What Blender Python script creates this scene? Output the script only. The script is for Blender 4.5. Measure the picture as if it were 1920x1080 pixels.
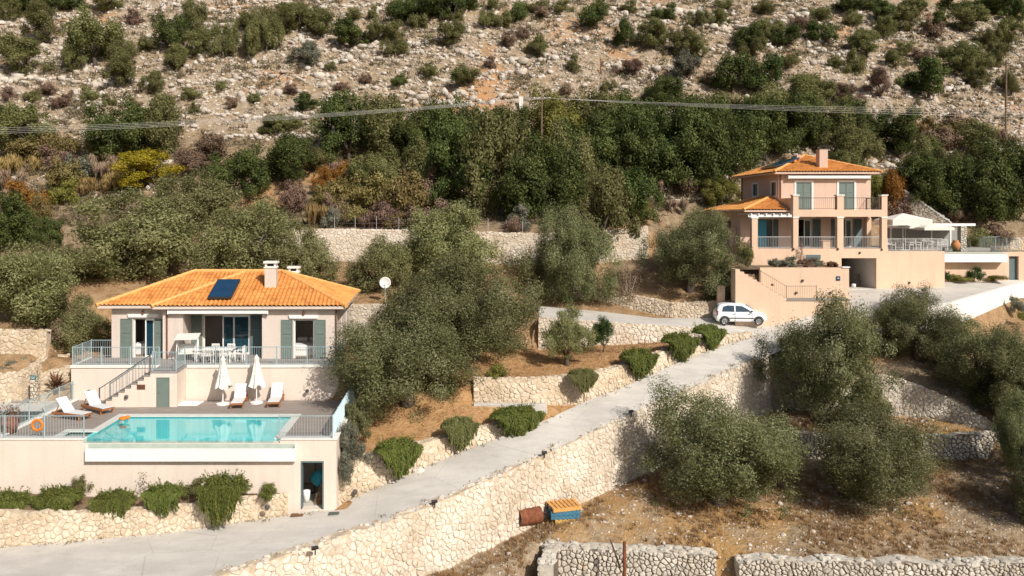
import bpy, math, random
import numpy as np
from mathutils import Vector, Matrix, noise
from mathutils.bvhtree import BVHTree
from mathutils.geometry import delaunay_2d_cdt, intersect_point_tri

for o in list(bpy.data.objects):
    bpy.data.objects.remove(o)
SC = bpy.context.scene
COL = SC.collection

# ------------------------------------------------------------------ camera, sky, sun, exposure
F, HZ, CZ = 1500.0, 402.0, 10.4          # focal length in photo pixels, horizon row, camera height
cam = bpy.data.cameras.new('camera')
cam.sensor_width = 36.0
cam.lens = 36.0 * F / 1920.0
cam.shift_y = -(540.0 - HZ) / 1920.0
cam.clip_start = 0.5
cam.clip_end = 2000
camo = bpy.data.objects.new('camera', cam)
COL.objects.link(camo)
camo.location = (0, 0, CZ)
camo.rotation_euler = (math.pi / 2, 0, 0)
SC.camera = camo

SUNV = Vector((0.72, -1.0, 0.93)).normalized()
el = math.asin(SUNV.z)
az = math.atan2(SUNV.x, SUNV.y)
w = bpy.data.worlds.new('World')
SC.world = w
w.use_nodes = True
nt = w.node_tree
bg = nt.nodes['Background']
sky = nt.nodes.new('ShaderNodeTexSky')
sky.sky_type = 'NISHITA'
sky.sun_disc = False
sky.sun_elevation = el
sky.sun_rotation = az
sky.air_density = 1.0
sky.dust_density = 3.0
sky.ozone_density = 0.4
nt.links.new(sky.outputs[0], bg.inputs[0])
bg.inputs[1].default_value = 0.085
sl = bpy.data.lights.new('sun', 'SUN')
sl.energy = 4.75
sl.angle = math.radians(0.5)
sl.color = (1.0, 0.945, 0.87)
so = bpy.data.objects.new('sun', sl)
COL.objects.link(so)
so.rotation_euler = SUNV.to_track_quat('Z', 'Y').to_euler()
so.location = (20, -20, 60)
SC.view_settings.view_transform = 'Standard'
SC.view_settings.look = 'None'
SC.view_settings.exposure = 0.0
SC.view_settings.gamma = 1.0
SC.render.engine = 'CYCLES'
SC.cycles.max_bounces = 6
SC.cycles.diffuse_bounces = 3
SC.cycles.transparent_max_bounces = 10
SC.cycles.use_denoising = True
SC.cycles.caustics_reflective = False
SC.cycles.caustics_refractive = False

rnd = random.Random(7)

# ------------------------------------------------------------------ helpers
def Pz(px, py, z):
    Y = F * (CZ - z) / (py - HZ)
    return Vector(((px - 960) / F * Y, Y, z))

def PY(px, py, Y):
    return Vector(((px - 960) / F * Y, Y, CZ - (py - HZ) / F * Y))

def XatY(px, Y):
    return (px - 960) / F * Y

def tag(o, label=None, cat=None, group=None, kind=None):
    if label: o['label'] = label
    if cat: o['category'] = cat
    if group: o['group'] = group
    if kind: o['kind'] = kind
    return o

def thing(name, loc, label, cat, group=None, rz=0.0):
    o = bpy.data.objects.new(name, None)
    o.empty_display_size = 0.3
    COL.objects.link(o)
    o.location = loc
    o.rotation_euler = (0, 0, rz)
    return tag(o, label, cat, group)

def kids(o):
    return list(o.children)

def dup(o, loc, rz, label, group=None, parent=None, scale=None):
    c = o.copy()
    COL.objects.link(c)
    if parent is None:
        c.location = loc
        c.rotation_euler = (0, 0, rz)
        if scale: c.scale = scale
        c['label'] = label
        if group: c['group'] = group
    else:
        c.parent = parent
    for k in kids(o):
        dup(k, None, 0, None, parent=c)
    return c

class Frame:
    """local x / y axes on the ground, for houses whose walls are not quite square to each other"""
    def __init__(s, o, ax, ay):
        s.o = Vector(o)
        a, b = math.radians(ax), math.radians(ay)
        s.ex = Vector((math.cos(a), math.sin(a), 0))
        s.ey = Vector((-math.sin(b), math.cos(b), 0))
    def __call__(s, v):
        return s.o + s.ex * v[0] + s.ey * v[1] + Vector((0, 0, v[2]))

class MB:
    def __init__(s, frame=None):
        s.v, s.f, s.m, s.fr = [], [], [], frame
    def add(s, vs, fs, m=0):
        b = len(s.v)
        s.v += [tuple(v) for v in vs]
        s.f += [tuple(b + i for i in f) for f in fs]
        s.m += [m] * len(fs)
        return s
    def box(s, x0, x1, y0, y1, z0, z1, m=0):
        return s.add([(x0,y0,z0),(x1,y0,z0),(x1,y1,z0),(x0,y1,z0),(x0,y0,z1),(x1,y0,z1),(x1,y1,z1),(x0,y1,z1)],
                     [(0,3,2,1),(4,5,6,7),(0,1,5,4),(1,2,6,5),(2,3,7,6),(3,0,4,7)], m)
    def prism(s, poly, z0, z1, m=0):
        n = len(poly)
        vs = [(p[0], p[1], z0) for p in poly] + [(p[0], p[1], z1) for p in poly]
        fs = [tuple(range(n))[::-1], tuple(range(n, 2*n))]
        fs += [(i, (i+1) % n, n + (i+1) % n, n + i) for i in range(n)]
        return s.add(vs, fs, m)
    def xz(s, poly, y0, y1, m=0):
        """polygon in the x-z plane, extruded along y"""
        n = len(poly)
        vs = [(p[0], y0, p[1]) for p in poly] + [(p[0], y1, p[1]) for p in poly]
        fs = [tuple(range(n)), tuple(range(n, 2*n))[::-1]]
        fs += [((i+1) % n, i, n + i, n + (i+1) % n) for i in range(n)]
        return s.add(vs, fs, m)
    def tube(s, pts, r, n=6, m=0, cap=True):
        pts = [Vector(p) for p in pts]
        rs = r if isinstance(r, (list, tuple)) else [r] * len(pts)
        vs, fs = [], []
        up = Vector((0.13, 0.31, 1)).normalized()
        for i, p in enumerate(pts):
            d = (pts[min(i+1, len(pts)-1)] - pts[max(i-1, 0)])
            if d.length < 1e-9: d = Vector((0,0,1))
            d.normalize()
            a = d.cross(up)
            if a.length < 0.05: a = d.cross(Vector((1, 0.2, 0)))
            a.normalize()
            b = d.cross(a)
            for k in range(n):
                t = 2 * math.pi * k / n
                vs.append(p + (a * math.cos(t) + b * math.sin(t)) * rs[i])
        for i in range(len(pts) - 1):
            for k in range(n):
                k2 = (k + 1) % n
                fs.append((i*n + k, i*n + k2, (i+1)*n + k2, (i+1)*n + k))
        if cap:
            fs.append(tuple(range(n))[::-1])
            fs.append(tuple((len(pts)-1)*n + k for k in range(n)))
        return s.add(vs, fs, m)
    def lathe(s, prof, c=(0,0,0), n=16, m=0):
        vs, fs = [], []
        for r, z in prof:
            for k in range(n):
                t = 2 * math.pi * k / n
                vs.append((c[0] + r * math.cos(t), c[1] + r * math.sin(t), c[2] + z))
        for i in range(len(prof) - 1):
            for k in range(n):
                k2 = (k+1) % n
                fs.append((i*n+k, i*n+k2, (i+1)*n+k2, (i+1)*n+k))
        fs.append(tuple(range(n))[::-1])
        fs.append(tuple((len(prof)-1)*n + k for k in range(n)))
        return s.add(vs, fs, m)
    def bar(s, p, q, wx, wz, m=0):
        """rectangular bar from p to q, wx across, wz tall"""
        p, q = Vector(p), Vector(q)
        d = (q - p).normalized()
        a = d.cross(Vector((0, 0, 1)))
        if a.length < 0.01: a = Vector((1, 0, 0))
        a.normalize()
        b = a.cross(d).normalized()
        vs = []
        for c in (p, q):
            for sa, sb in ((-1,-1),(1,-1),(1,1),(-1,1)):
                vs.append(c + a * sa * wx / 2 + b * sb * wz / 2)
        return s.add(vs, [(0,1,2,3),(7,6,5,4),(0,4,5,1),(1,5,6,2),(2,6,7,3),(3,7,4,0)], m)
    def wall(s, axis, a0, a1, t0, t1, z0, z1, openings=(), m=0):
        """wall slab along x ('x': thickness t0..t1 in y) or along y, with rectangular openings (a0,a1,z0,z1)"""
        cs = sorted({a0, a1, *[o[0] for o in openings], *[o[1] for o in openings]})
        zs = sorted({z0, z1, *[o[2] for o in openings], *[o[3] for o in openings]})
        for i in range(len(cs) - 1):
            run = None
            for j in range(len(zs) - 1):
                cx, cz = (cs[i] + cs[i+1]) / 2, (zs[j] + zs[j+1]) / 2
                hole = any(o[0] < cx < o[1] and o[2] < cz < o[3] for o in openings)
                if not hole:
                    run = (run[0], zs[j+1]) if run else (zs[j], zs[j+1])
                if (hole or j == len(zs) - 2) and run:
                    if axis == 'x': s.box(cs[i], cs[i+1], t0, t1, run[0], run[1], m)
                    else: s.box(t0, t1, cs[i], cs[i+1], run[0], run[1], m)
                    run = None
        return s
    def build(s, name, mats, parent=None, origin=(0, 0, 0), smooth=False, bevel=0.0):
        me = bpy.data.meshes.new(name)
        org = Vector(origin)
        vs = [(s.fr(v) - org) if s.fr else (Vector(v) - org) for v in s.v]
        me.from_pydata([tuple(v) for v in vs], [], s.f)
        if not isinstance(mats, (list, tuple)): mats = [mats]
        for mm in mats: me.materials.append(mm)
        if len(mats) > 1:
            me.polygons.foreach_set('material_index', s.m)
        if smooth:
            me.polygons.foreach_set('use_smooth', [True] * len(me.polygons))
        me.update()
        o = bpy.data.objects.new(name, me)
        COL.objects.link(o)
        if parent: o.parent = parent
        elif any(origin): o.location = org
        if bevel:
            md = o.modifiers.new('bevel', 'BEVEL')
            md.width = bevel
            md.segments = 2
            md.limit_method = 'ANGLE'
        return o

def np_mesh(name, verts, faces, mats, attrs=None, smooth=False):
    """fast mesh from arrays; faces (n,3) or (n,4)"""
    me = bpy.data.meshes.new(name)
    nv, (nf, k) = len(verts), faces.shape
    me.vertices.add(nv)
    me.vertices.foreach_set('co', np.ascontiguousarray(verts, dtype=np.float32).ravel())
    me.loops.add(nf * k)
    me.loops.foreach_set('vertex_index', np.ascontiguousarray(faces, dtype=np.int32).ravel())
    me.polygons.add(nf)
    me.polygons.foreach_set('loop_start', np.arange(0, nf * k, k, dtype=np.int32))
    if smooth: me.polygons.foreach_set('use_smooth', np.ones(nf, dtype=bool))
    for an, (dom, vals) in (attrs or {}).items():
        at = me.attributes.new(an, 'FLOAT', dom)
        at.data.foreach_set('value', np.ascontiguousarray(vals, dtype=np.float32))
    me.update(calc_edges=True)
    for mm in mats: me.materials.append(mm)
    return me

def link(name, me, parent=None, loc=None):
    o = bpy.data.objects.new(name, me)
    COL.objects.link(o)
    if parent: o.parent = parent
    if loc is not None: o.location = loc
    return o

# ------------------------------------------------------------------ materials
class NG:
    def __init__(s, name):
        s.mat = bpy.data.materials.new(name)
        s.mat.use_nodes = True
        s.t = s.mat.node_tree
        s.b = s.t.nodes['Principled BSDF']
        s.out = s.t.nodes['Material Output']
        tc = s.t.nodes.new('ShaderNodeTexCoord')
        s.obj = tc.outputs['Object']
    def n(s, typ, **kw):
        nd = s.t.nodes.new('ShaderNode' + typ)
        for k, v in kw.items():
            if k.startswith('i_'):
                key = k[2:]
                nd.inputs[int(key) if key.isdigit() else key].default_value = v
            else: setattr(nd, k, v)
        return nd
    def l(s, a, b):
        s.t.links.new(a, b)
    def noise(s, scale, detail=4, vec=None, rough=0.6):
        nd = s.n('TexNoise', i_Scale=scale, i_Detail=detail, i_Roughness=rough)
        s.l(vec if vec is not None else s.obj, nd.inputs['Vector'])
        return nd.outputs['Fac']
    def scale(s, v, vec=None):
        nd = s.n('Mapping')
        nd.inputs['Scale'].default_value = v
        s.l(vec if vec is not None else s.obj, nd.inputs['Vector'])
        return nd.outputs[0]
    def ramp(s, fac, stops, interp='LINEAR'):
        nd = s.n('ValToRGB')
        cr = nd.color_ramp
        cr.interpolation = interp
        while len(cr.elements) < len(stops): cr.elements.new(0.5)
        for e, (p, c) in zip(cr.elements, stops):
            e.position = p
            e.color = (c[0], c[1], c[2], 1) if hasattr(c, '__len__') else (c, c, c, 1)
        s.l(fac, nd.inputs[0])
        return nd.outputs[0]
    def mix(s, fac, a, b, mode='MIX'):
        nd = s.n('Mix', data_type='RGBA', blend_type=mode)
        for val, key in ((fac, 0), (a, 6), (b, 7)):
            if hasattr(val, 'is_linked'): s.l(val, nd.inputs[key])
            elif hasattr(val, '__len__'): nd.inputs[key].default_value = (*val[:3], 1)
            else: nd.inputs[key].default_value = val
        return nd.outputs[2]
    def math(s, op, a, b=0.0, clamp=False):
        nd = s.n('Math', operation=op, use_clamp=clamp)
        for i, val in enumerate((a, b)):
            if hasattr(val, 'is_linked'): s.l(val, nd.inputs[i])
            else: nd.inputs[i].default_value = val
        return nd.outputs[0]
    def attr(s, name):
        return s.n('Attribute', attribute_name=name).outputs['Fac']
    def bump(s, h, dist=0.02, strength=1.0):
        nd = s.n('Bump')
        nd.inputs['Distance'].default_value = dist
        nd.inputs['Strength'].default_value = strength
        s.l(h, nd.inputs['Height'])
        s.l(nd.outputs[0], s.b.inputs['Normal'])
    def color(s, c):
        if hasattr(c, 'is_linked'): s.l(c, s.b.inputs['Base Color'])
        else: s.b.inputs['Base Color'].default_value = (*c[:3], 1)
    def fin(s, rough=0.8, spec=0.3, metal=0.0):
        s.b.inputs['Roughness'].default_value = rough
        s.b.inputs['Specular IOR Level'].default_value = spec
        s.b.inputs['Metallic'].default_value = metal
        return s.mat

def sc(c, k):
    return tuple(min(1.0, x * k) for x in c)

def plain(name, c, rough=0.7, var=0.12, scale=4.0, bump=0.0, bscale=30, metal=0.0, spec=0.35):
    g = NG(name)
    f = g.noise(scale, 5)
    g.color(g.ramp(f, [(0.3, sc(c, 1 - var)), (0.7, sc(c, 1 + var))]))
    if bump: g.bump(g.noise(bscale, 3), bump)
    return g.fin(rough, spec, metal)

def plaster(name, c):
    g = NG(name)
    a = g.ramp(g.noise(0.55, 6), [(0.3, sc(c, 0.93)), (0.7, sc(c, 1.04))])
    st = g.noise(1.0, 5, g.scale((2.2, 2.2, 0.16)))
    a = g.mix(g.math('MULTIPLY', g.ramp(st, [(0.50, 0.0), (0.72, 1.0)]), 0.42), a, sc(c, 0.74))
    sp = g.noise(9, 4)
    a = g.mix(0.12, a, g.ramp(sp, [(0.35, sc(c, 0.7)), (0.65, sc(c, 1.15))]))
    g.color(a)
    g.bump(g.noise(28, 4), 0.012)
    return g.fin(0.9, 0.15)

def stone(name, tones, mortar, scale=3.4, edge=0.06, depth=0.09, warp=0.12):
    """rubble masonry: stones of several sizes and tones between joints"""
    g = NG(name)
    nz = g.n('TexNoise', i_Scale=1.7, i_Detail=2.0)
    g.l(g.obj, nz.inputs['Vector'])
    ad = g.n('VectorMath', operation='MULTIPLY_ADD')
    g.l(nz.outputs['Color'], ad.inputs[0])
    ad.inputs[1].default_value = (warp * 4,) * 3
    g.l(g.scale((1, 1, 1.3)), ad.inputs[2])
    vec = ad.outputs[0]
    v1 = g.n('TexVoronoi', feature='F1', i_Scale=scale, i_Randomness=0.9)
    v2 = g.n('TexVoronoi', feature='DISTANCE_TO_EDGE', i_Scale=scale, i_Randomness=0.9)
    g.l(vec, v1.inputs['Vector']); g.l(vec, v2.inputs['Vector'])
    sep = g.n('SeparateColor')
    g.l(v1.outputs['Color'], sep.inputs[0])
    n = len(tones)
    c = g.ramp(sep.outputs[0], [(i / n, t) for i, t in enumerate(tones)], 'CONSTANT')
    c = g.mix(0.55, c, g.ramp(g.noise(5.5, 5), [(0.3, sc(tones[0], 0.62)), (0.68, sc(tones[0], 1.2))]), 'MULTIPLY')
    c = g.mix(0.45, c, g.ramp(g.noise(0.5, 3), [(0.35, sc(tones[0], 0.85)), (0.65, tones[1 % n])]))
    d = v2.outputs['Distance']
    mk = g.ramp(d, [(edge * 0.35, 1.0), (edge, 0.0)])
    g.color(g.mix(mk, c, mortar))
    h = g.ramp(d, [(0.0, 0.0), (edge * 1.2, 0.6), (0.25, 1.0)])
    h2 = g.math('ADD', h, g.math('MULTIPLY', g.noise(14, 4), 0.35))
    h3 = g.math('ADD', h2, g.math('MULTIPLY', sep.outputs[1], 0.5))
    g.bump(h3, depth)
    return g.fin(0.9, 0.2)

def leaf(name, stops, transl=0.3, rough=0.55, hue=0.024):
    g = NG(name)
    c = g.ramp(g.attr('rnd'), stops)
    oi = g.n('ObjectInfo')
    hs = g.n('HueSaturation')
    g.l(g.math('ADD', g.math('MULTIPLY', oi.outputs['Random'], hue), 0.503 - hue), hs.inputs['Hue'])
    g.l(g.math('ADD', g.math('MULTIPLY', oi.outputs['Random'], 0.32), 0.86), hs.inputs['Value'])
    g.l(c, hs.inputs['Color'])
    cc = hs.outputs[0]
    g.color(cc)
    g.fin(rough, 0.12)
    tr = g.n('BsdfTranslucent')
    g.l(cc, tr.inputs[0])
    mx = g.n('MixShader')
    mx.inputs[0].default_value = transl
    g.l(g.b.outputs[0], mx.inputs[1]); g.l(tr.outputs[0], mx.inputs[2])
    g.l(mx.outputs[0], g.out.inputs[0])
    return g.mat

M = {}
M['cream'] = plaster('plaster_cream', (0.74, 0.635, 0.545))
M['creamhouse'] = plaster('plaster_pinkish', (0.67, 0.575, 0.505))
M['peach'] = plaster('plaster_peach', (0.71, 0.515, 0.375))
M['peachhouse'] = plaster('plaster_salmon', (0.64, 0.465, 0.37))
M['white'] = plain('white_paint', (0.80, 0.79, 0.76), 0.6, 0.05, 1.5)
M['whitewall'] = plaster('white_render', (0.80, 0.77, 0.71))
M['offwhite'] = plain('off_white', (0.70, 0.69, 0.66), 0.7, 0.06, 3)
M['shutter'] = plain('shutter_green', (0.155, 0.20, 0.175), 0.55, 0.08, 2)
M['shutterdark'] = plain('shutter_dark_green', (0.11, 0.16, 0.17), 0.55, 0.08, 2)
M['rail'] = plain('blue_grey_metal', (0.37, 0.47, 0.49), 0.45, 0.06, 2, metal=0.2)
M['raildark'] = plain('dark_brown_metal', (0.10, 0.085, 0.08), 0.5, 0.1, 3, metal=0.3)
M['brownmetal'] = plain('brown_downpipe', (0.17, 0.075, 0.045), 0.5, 0.1, 3)
M['dark'] = plain('dark_metal', (0.035, 0.035, 0.035), 0.5, 0.2, 6, metal=0.4)
M['teak'] = plain('teak', (0.33, 0.13, 0.05), 0.55, 0.25, 9)
M['sling'] = plain('white_sling_fabric', (0.66, 0.66, 0.65), 0.85, 0.05, 10)
M['canvas'] = plain('canvas', (0.70, 0.68, 0.62), 0.9, 0.07, 5, 0.01, 20)
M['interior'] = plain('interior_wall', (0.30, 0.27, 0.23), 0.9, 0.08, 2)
M['interiorlight'] = plain('interior_pale_wall', (0.58, 0.55, 0.52), 0.9, 0.06, 2)
M['floor'] = plain('interior_floor', (0.24, 0.18, 0.13), 0.6, 0.1, 4)
M['linen'] = plain('white_linen', (0.8, 0.79, 0.77), 0.9, 0.04, 5, 0.02, 8)
M['orange'] = plain('orange_plastic', (0.72, 0.20, 0.02), 0.4, 0.05, 4)
M['rust'] = plain('rust', (0.19, 0.065, 0.03), 0.85, 0.45, 7, 0.01, 40)
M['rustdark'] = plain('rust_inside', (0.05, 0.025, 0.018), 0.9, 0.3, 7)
M['palletor'] = plain('orange_pallet_wood', (0.62, 0.32, 0.10), 0.8, 0.22, 9)
M['palletbl'] = plain('blue_pallet_wood', (0.055, 0.17, 0.25), 0.8, 0.25, 9)
M['palletye'] = plain('yellow_pallet_wood', (0.58, 0.36, 0.10), 0.8, 0.22, 9)
M['terracotta'] = plain('terracotta', (0.50, 0.22, 0.09), 0.8, 0.15, 6)
M['trunk'] = plain('bark', (0.105, 0.08, 0.06), 0.95, 0.4, 8, 0.03, 14)
M['trunkpale'] = plain('pale_bark', (0.30, 0.25, 0.20), 0.95, 0.3, 8, 0.03, 14)
M['polewood'] = plain('weathered_pole_wood', (0.17, 0.115, 0.08), 0.9, 0.3, 5)
M['galv'] = plain('galvanised_post', (0.55, 0.55, 0.53), 0.5, 0.06, 5, metal=0.3)
M['wire'] = plain('aluminium_cable', (0.55, 0.54, 0.51), 0.45, 0.03, 5)
M['matbrown'] = plain('brown_mat', (0.17, 0.085, 0.04), 0.95, 0.2, 20)
M['matgreen'] = plain('grey_green_mat', (0.10, 0.115, 0.095), 0.95, 0.2, 20)
M['carpaint'] = plain('white_car_paint', (0.82, 0.83, 0.85), 0.22, 0.02, 1, spec=0.6)
M['tyre'] = plain('tyre_rubber', (0.03, 0.03, 0.03), 0.85, 0.2, 10)
M['rim'] = plain('silver_rim', (0.45, 0.45, 0.46), 0.35, 0.08, 5, metal=0.7)
M['redlens'] = plain('red_lens', (0.35, 0.02, 0.02), 0.25, 0.1, 5)
M['lens'] = plain('clear_lens', (0.65, 0.66, 0.68), 0.2, 0.05, 5)
M['signgreen'] = plain('teal_sign', (0.02, 0.14, 0.16), 0.5, 0.1, 8)
M['signblue'] = plain('dark_blue_sign', (0.03, 0.055, 0.10), 0.5, 0.1, 8)
M['bluetoy'] = plain('turquoise_plastic', (0.03, 0.36, 0.50), 0.4, 0.08, 5)
M['soil'] = plain('planter_soil', (0.20, 0.135, 0.08), 0.95, 0.3, 5, 0.05, 12)
M['panelframe'] = plain('panel_frame', (0.06, 0.065, 0.07), 0.4, 0.05, 5, metal=0.5)
M['greypaint'] = plain('grey_paint', (0.40, 0.41, 0.41), 0.6, 0.06, 4)
M['curtain'] = plain('curtain', (0.62, 0.60, 0.57), 0.9, 0.06, 6)
M['bluepaint'] = plain('blue_door_glass', (0.035, 0.30, 0.45), 0.25, 0.12, 2)
M['greyshelter'] = plain('grey_shelter', (0.30, 0.29, 0.28), 0.8, 0.1, 3)

M['stone'] = stone('pale_rubble_stone', [(0.62,0.49,0.34),(0.70,0.60,0.46),(0.56,0.41,0.25),(0.74,0.66,0.54),(0.64,0.50,0.34),(0.52,0.40,0.27),(0.68,0.57,0.43)], (0.50, 0.39, 0.27), 4.3, 0.045)
M['stonewhite'] = stone('white_rubble_stone', [(0.66,0.58,0.46),(0.74,0.68,0.58),(0.60,0.48,0.34),(0.78,0.73,0.65),(0.68,0.58,0.44),(0.55,0.47,0.37),(0.72,0.64,0.52)], (0.58, 0.48, 0.36), 4.0, 0.045)
M['drystone'] = stone('grey_dry_stone', [(0.56,0.50,0.41),(0.64,0.60,0.52),(0.48,0.42,0.33),(0.66,0.62,0.55),(0.58,0.49,0.37)], (0.10, 0.085, 0.065), 4.2, 0.075, 0.12)
M['stonegrey'] = stone('grey_rubble_stone', [(0.58,0.53,0.45),(0.66,0.62,0.55),(0.50,0.44,0.36),(0.68,0.65,0.58)], (0.42, 0.37, 0.30), 4.0, 0.045)

def stonepiece(name, tones):
    g = NG(name)
    n = len(tones)
    c = g.ramp(g.attr('rnd'), [(i / (n - 1), t) for i, t in enumerate(tones)])
    c = g.mix(0.6, c, g.ramp(g.noise(6, 6), [(0.28, sc(tones[0], 0.6)), (0.5, sc(tones[1], 0.95)), (0.72, sc(tones[-1], 1.12))]))
    c = g.mix(0.35, c, g.ramp(g.noise(0.45, 4), [(0.38, sc(tones[0], 0.8)), (0.62, tones[-1])]))
    c = g.mix(g.math('MULTIPLY', g.ramp(g.noise(1.1, 5), [(0.6, 0.0), (0.72, 1.0)]), 0.45), c, (0.50, 0.33, 0.17))
    g.color(c)
    g.bump(g.noise(13, 5), 0.03)
    return g.fin(0.92, 0.18)
M['pc_stone'] = stonepiece('pale_wall_stones', [(0.46,0.35,0.22), (0.58,0.465,0.33), (0.66,0.56,0.43), (0.75,0.67,0.55)])
M['pc_stonewhite'] = stonepiece('white_wall_stones', [(0.48,0.385,0.27), (0.60,0.515,0.41), (0.69,0.62,0.52), (0.79,0.74,0.66)])
M['pc_stonegrey'] = stonepiece('grey_wall_stones', [(0.44,0.38,0.30), (0.54,0.48,0.40), (0.62,0.57,0.50), (0.68,0.65,0.58)])
M['pc_drystone'] = stonepiece('dry_wall_stones', [(0.42,0.37,0.30), (0.53,0.48,0.40), (0.62,0.58,0.50), (0.70,0.66,0.59)])
M['mortar'] = plain('lime_mortar', (0.52, 0.42, 0.30), 0.95, 0.25, 3, 0.03, 14)
M['gapdark'] = plain('earth_in_joints', (0.16, 0.125, 0.09), 0.95, 0.35, 5, 0.03, 14)

def concrete(name, c):
    g = NG(name)
    a = g.ramp(g.noise(0.35, 7, rough=0.65), [(0.3, sc(c, 0.80)), (0.7, sc(c, 1.10))])
    b = g.ramp(g.noise(0.9, 6, g.scale((0.6, 1.6, 1))), [(0.40, sc(c, 0.68)), (0.6, sc(c, 1.05))])
    a = g.mix(0.45, a, b)
    a = g.mix(0.22, a, g.ramp(g.noise(22, 4), [(0.35, sc(c, 0.72)), (0.65, sc(c, 1.2))]))
    vo = g.n('TexVoronoi', feature='DISTANCE_TO_EDGE', i_Scale=0.22)
    g.l(g.obj, vo.inputs['Vector'])
    a = g.mix(g.math('MULTIPLY', g.ramp(vo.outputs['Distance'], [(0.0, 1.0), (0.005, 0.0)]), 0.5), a, sc(c, 0.55))
    sp = g.ramp(g.noise(0.17, 5), [(0.56, 0.0), (0.66, 1.0)])
    a = g.mix(g.math('MULTIPLY', sp, 0.35), a, sc(c, 0.62))
    a = g.mix(g.math('MULTIPLY', g.ramp(g.noise(2.7, 6), [(0.62, 0.0), (0.7, 1.0)]), 0.3), a, (0.40, 0.31, 0.21))
    g.color(a)
    g.bump(g.noise(16, 5), 0.015)
    return g.fin(0.85, 0.25)
M['concrete'] = concrete('driveway_concrete', (0.60, 0.565, 0.51))
M['pathgrey'] = concrete('ramp_paving', (0.30, 0.275, 0.25))

def planks(name, c, wid=0.14, ax=0):
    g = NG(name)
    br = g.n('TexBrick', offset=0.37, i_Scale=1.0)
    br.inputs['Brick Width'].default_value = 1.9
    br.inputs['Row Height'].default_value = wid
    br.inputs['Mortar Size'].default_value = 0.008
    br.inputs['Color1'].default_value = (*sc(c, 0.82), 1)
    br.inputs['Color2'].default_value = (*sc(c, 1.18), 1)
    br.inputs['Mortar'].default_value = (*sc(c, 0.3), 1)
    g.l(g.obj, br.inputs['Vector'])
    a = g.mix(0.5, br.outputs[0], g.ramp(g.noise(1.2, 6, g.scale((1, 5, 1))), [(0.3, sc(c, 0.7)), (0.7, sc(c, 1.25))]))
    g.color(a)
    return g.fin(0.75, 0.25)
M['deck'] = planks('deck_boards', (0.31, 0.262, 0.228))
M['terrace'] = planks('terrace_tiles', (0.31, 0.285, 0.27), 0.4)

def tiles():
    g = NG('terracotta_roof_tiles')
    vo = g.n('TexVoronoi', feature='F1', i_Scale=3.6)
    g.l(g.obj, vo.inputs['Vector'])
    sp = g.n('SeparateColor'); g.l(vo.outputs['Color'], sp.inputs[0])
    c = g.ramp(sp.outputs[0], [(0.0, (0.42,0.15,0.035)), (0.3, (0.62,0.255,0.06)), (0.7, (0.72,0.335,0.095)), (1.0, (0.54,0.205,0.05))])
    c = g.mix(0.35, c, g.ramp(g.noise(0.8, 5), [(0.35, (0.40,0.16,0.05)), (0.65, (0.80,0.41,0.14))]))
    g.color(c)
    g.bump(g.noise(40, 3), 0.006)
    return g.fin(0.75, 0.25)
M['tile'] = tiles()
M['tilecap'] = plain('ridge_cap_tiles', (0.72, 0.37, 0.125), 0.75, 0.2, 5)

def glass(name, tint=(0.03, 0.05, 0.06), t=0.35):
    """window glass: mirror-like at grazing angles, otherwise mostly see-through with a tint"""
    g = NG(name)
    g.color(tint); g.fin(0.04, 0.8)
    tr = g.n('BsdfTransparent'); tr.inputs[0].default_value = (0.75, 0.85, 0.88, 1)
    mx = g.n('MixShader'); mx.inputs[0].default_value = t
    g.l(g.b.outputs[0], mx.inputs[1]); g.l(tr.outputs[0], mx.inputs[2])
    g.l(mx.outputs[0], g.out.inputs[0])
    return g.mat
M['glass'] = glass('window_glass', (0.012, 0.055, 0.085), 0.25)
M['carglass'] = glass('car_glass', (0.02, 0.05, 0.08), 0.1)
M['collector'] = plain('solar_collector_glass', (0.012, 0.045, 0.10), 0.12, 0.15, 1.5, spec=0.6)

def water():
    g = NG('pool_water')
    gl = g.n('BsdfGlossy'); gl.inputs['Roughness'].default_value = 0.03
    tr = g.n('BsdfTransparent'); tr.inputs[0].default_value = (0.62, 0.95, 0.97, 1)
    lw = g.n('LayerWeight'); lw.inputs[0].default_value = 0.5
    fres = g.math('ADD', g.math('MULTIPLY', g.math('POWER', lw.outputs['Facing'], 3.8), 1.0), 0.02)
    bp = g.n('Bump'); bp.inputs['Distance'].default_value = 0.008
    bp.inputs['Strength'].default_value = 0.5
    g.l(g.noise(2.6, 3), bp.inputs['Height'])
    g.l(bp.outputs[0], gl.inputs['Normal']); g.l(bp.outputs[0], lw.inputs['Normal'])
    mx = g.n('MixShader')
    g.l(fres, mx.inputs[0]); g.l(tr.outputs[0], mx.inputs[1]); g.l(gl.outputs[0], mx.inputs[2])
    g.l(mx.outputs[0], g.out.inputs[0])
    return g.mat
M['water'] = water()

def mosaic():
    g = NG('pool_mosaic')
    br = g.n('TexBrick', offset=0.0, i_Scale=1.0)
    br.inputs['Brick Width'].default_value = 0.3; br.inputs['Row Height'].default_value = 0.3
    br.inputs['Mortar Size'].default_value = 0.012
    br.inputs['Color1'].default_value = (0.13, 0.55, 0.57, 1); br.inputs['Color2'].default_value = (0.18, 0.62, 0.62, 1)
    br.inputs['Mortar'].default_value = (0.26, 0.66, 0.66, 1)
    g.l(g.obj, br.inputs['Vector'])
    g.color(br.outputs[0])
    return g.fin(0.5, 0.3)
M['mosaic'] = mosaic()
M['coping'] = plain('pool_coping_stone', (0.62, 0.62, 0.57), 0.7, 0.07, 3)
M['wetstone'] = plain('overflow_tiles', (0.44, 0.50, 0.44), 0.35, 0.1, 3)

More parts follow.
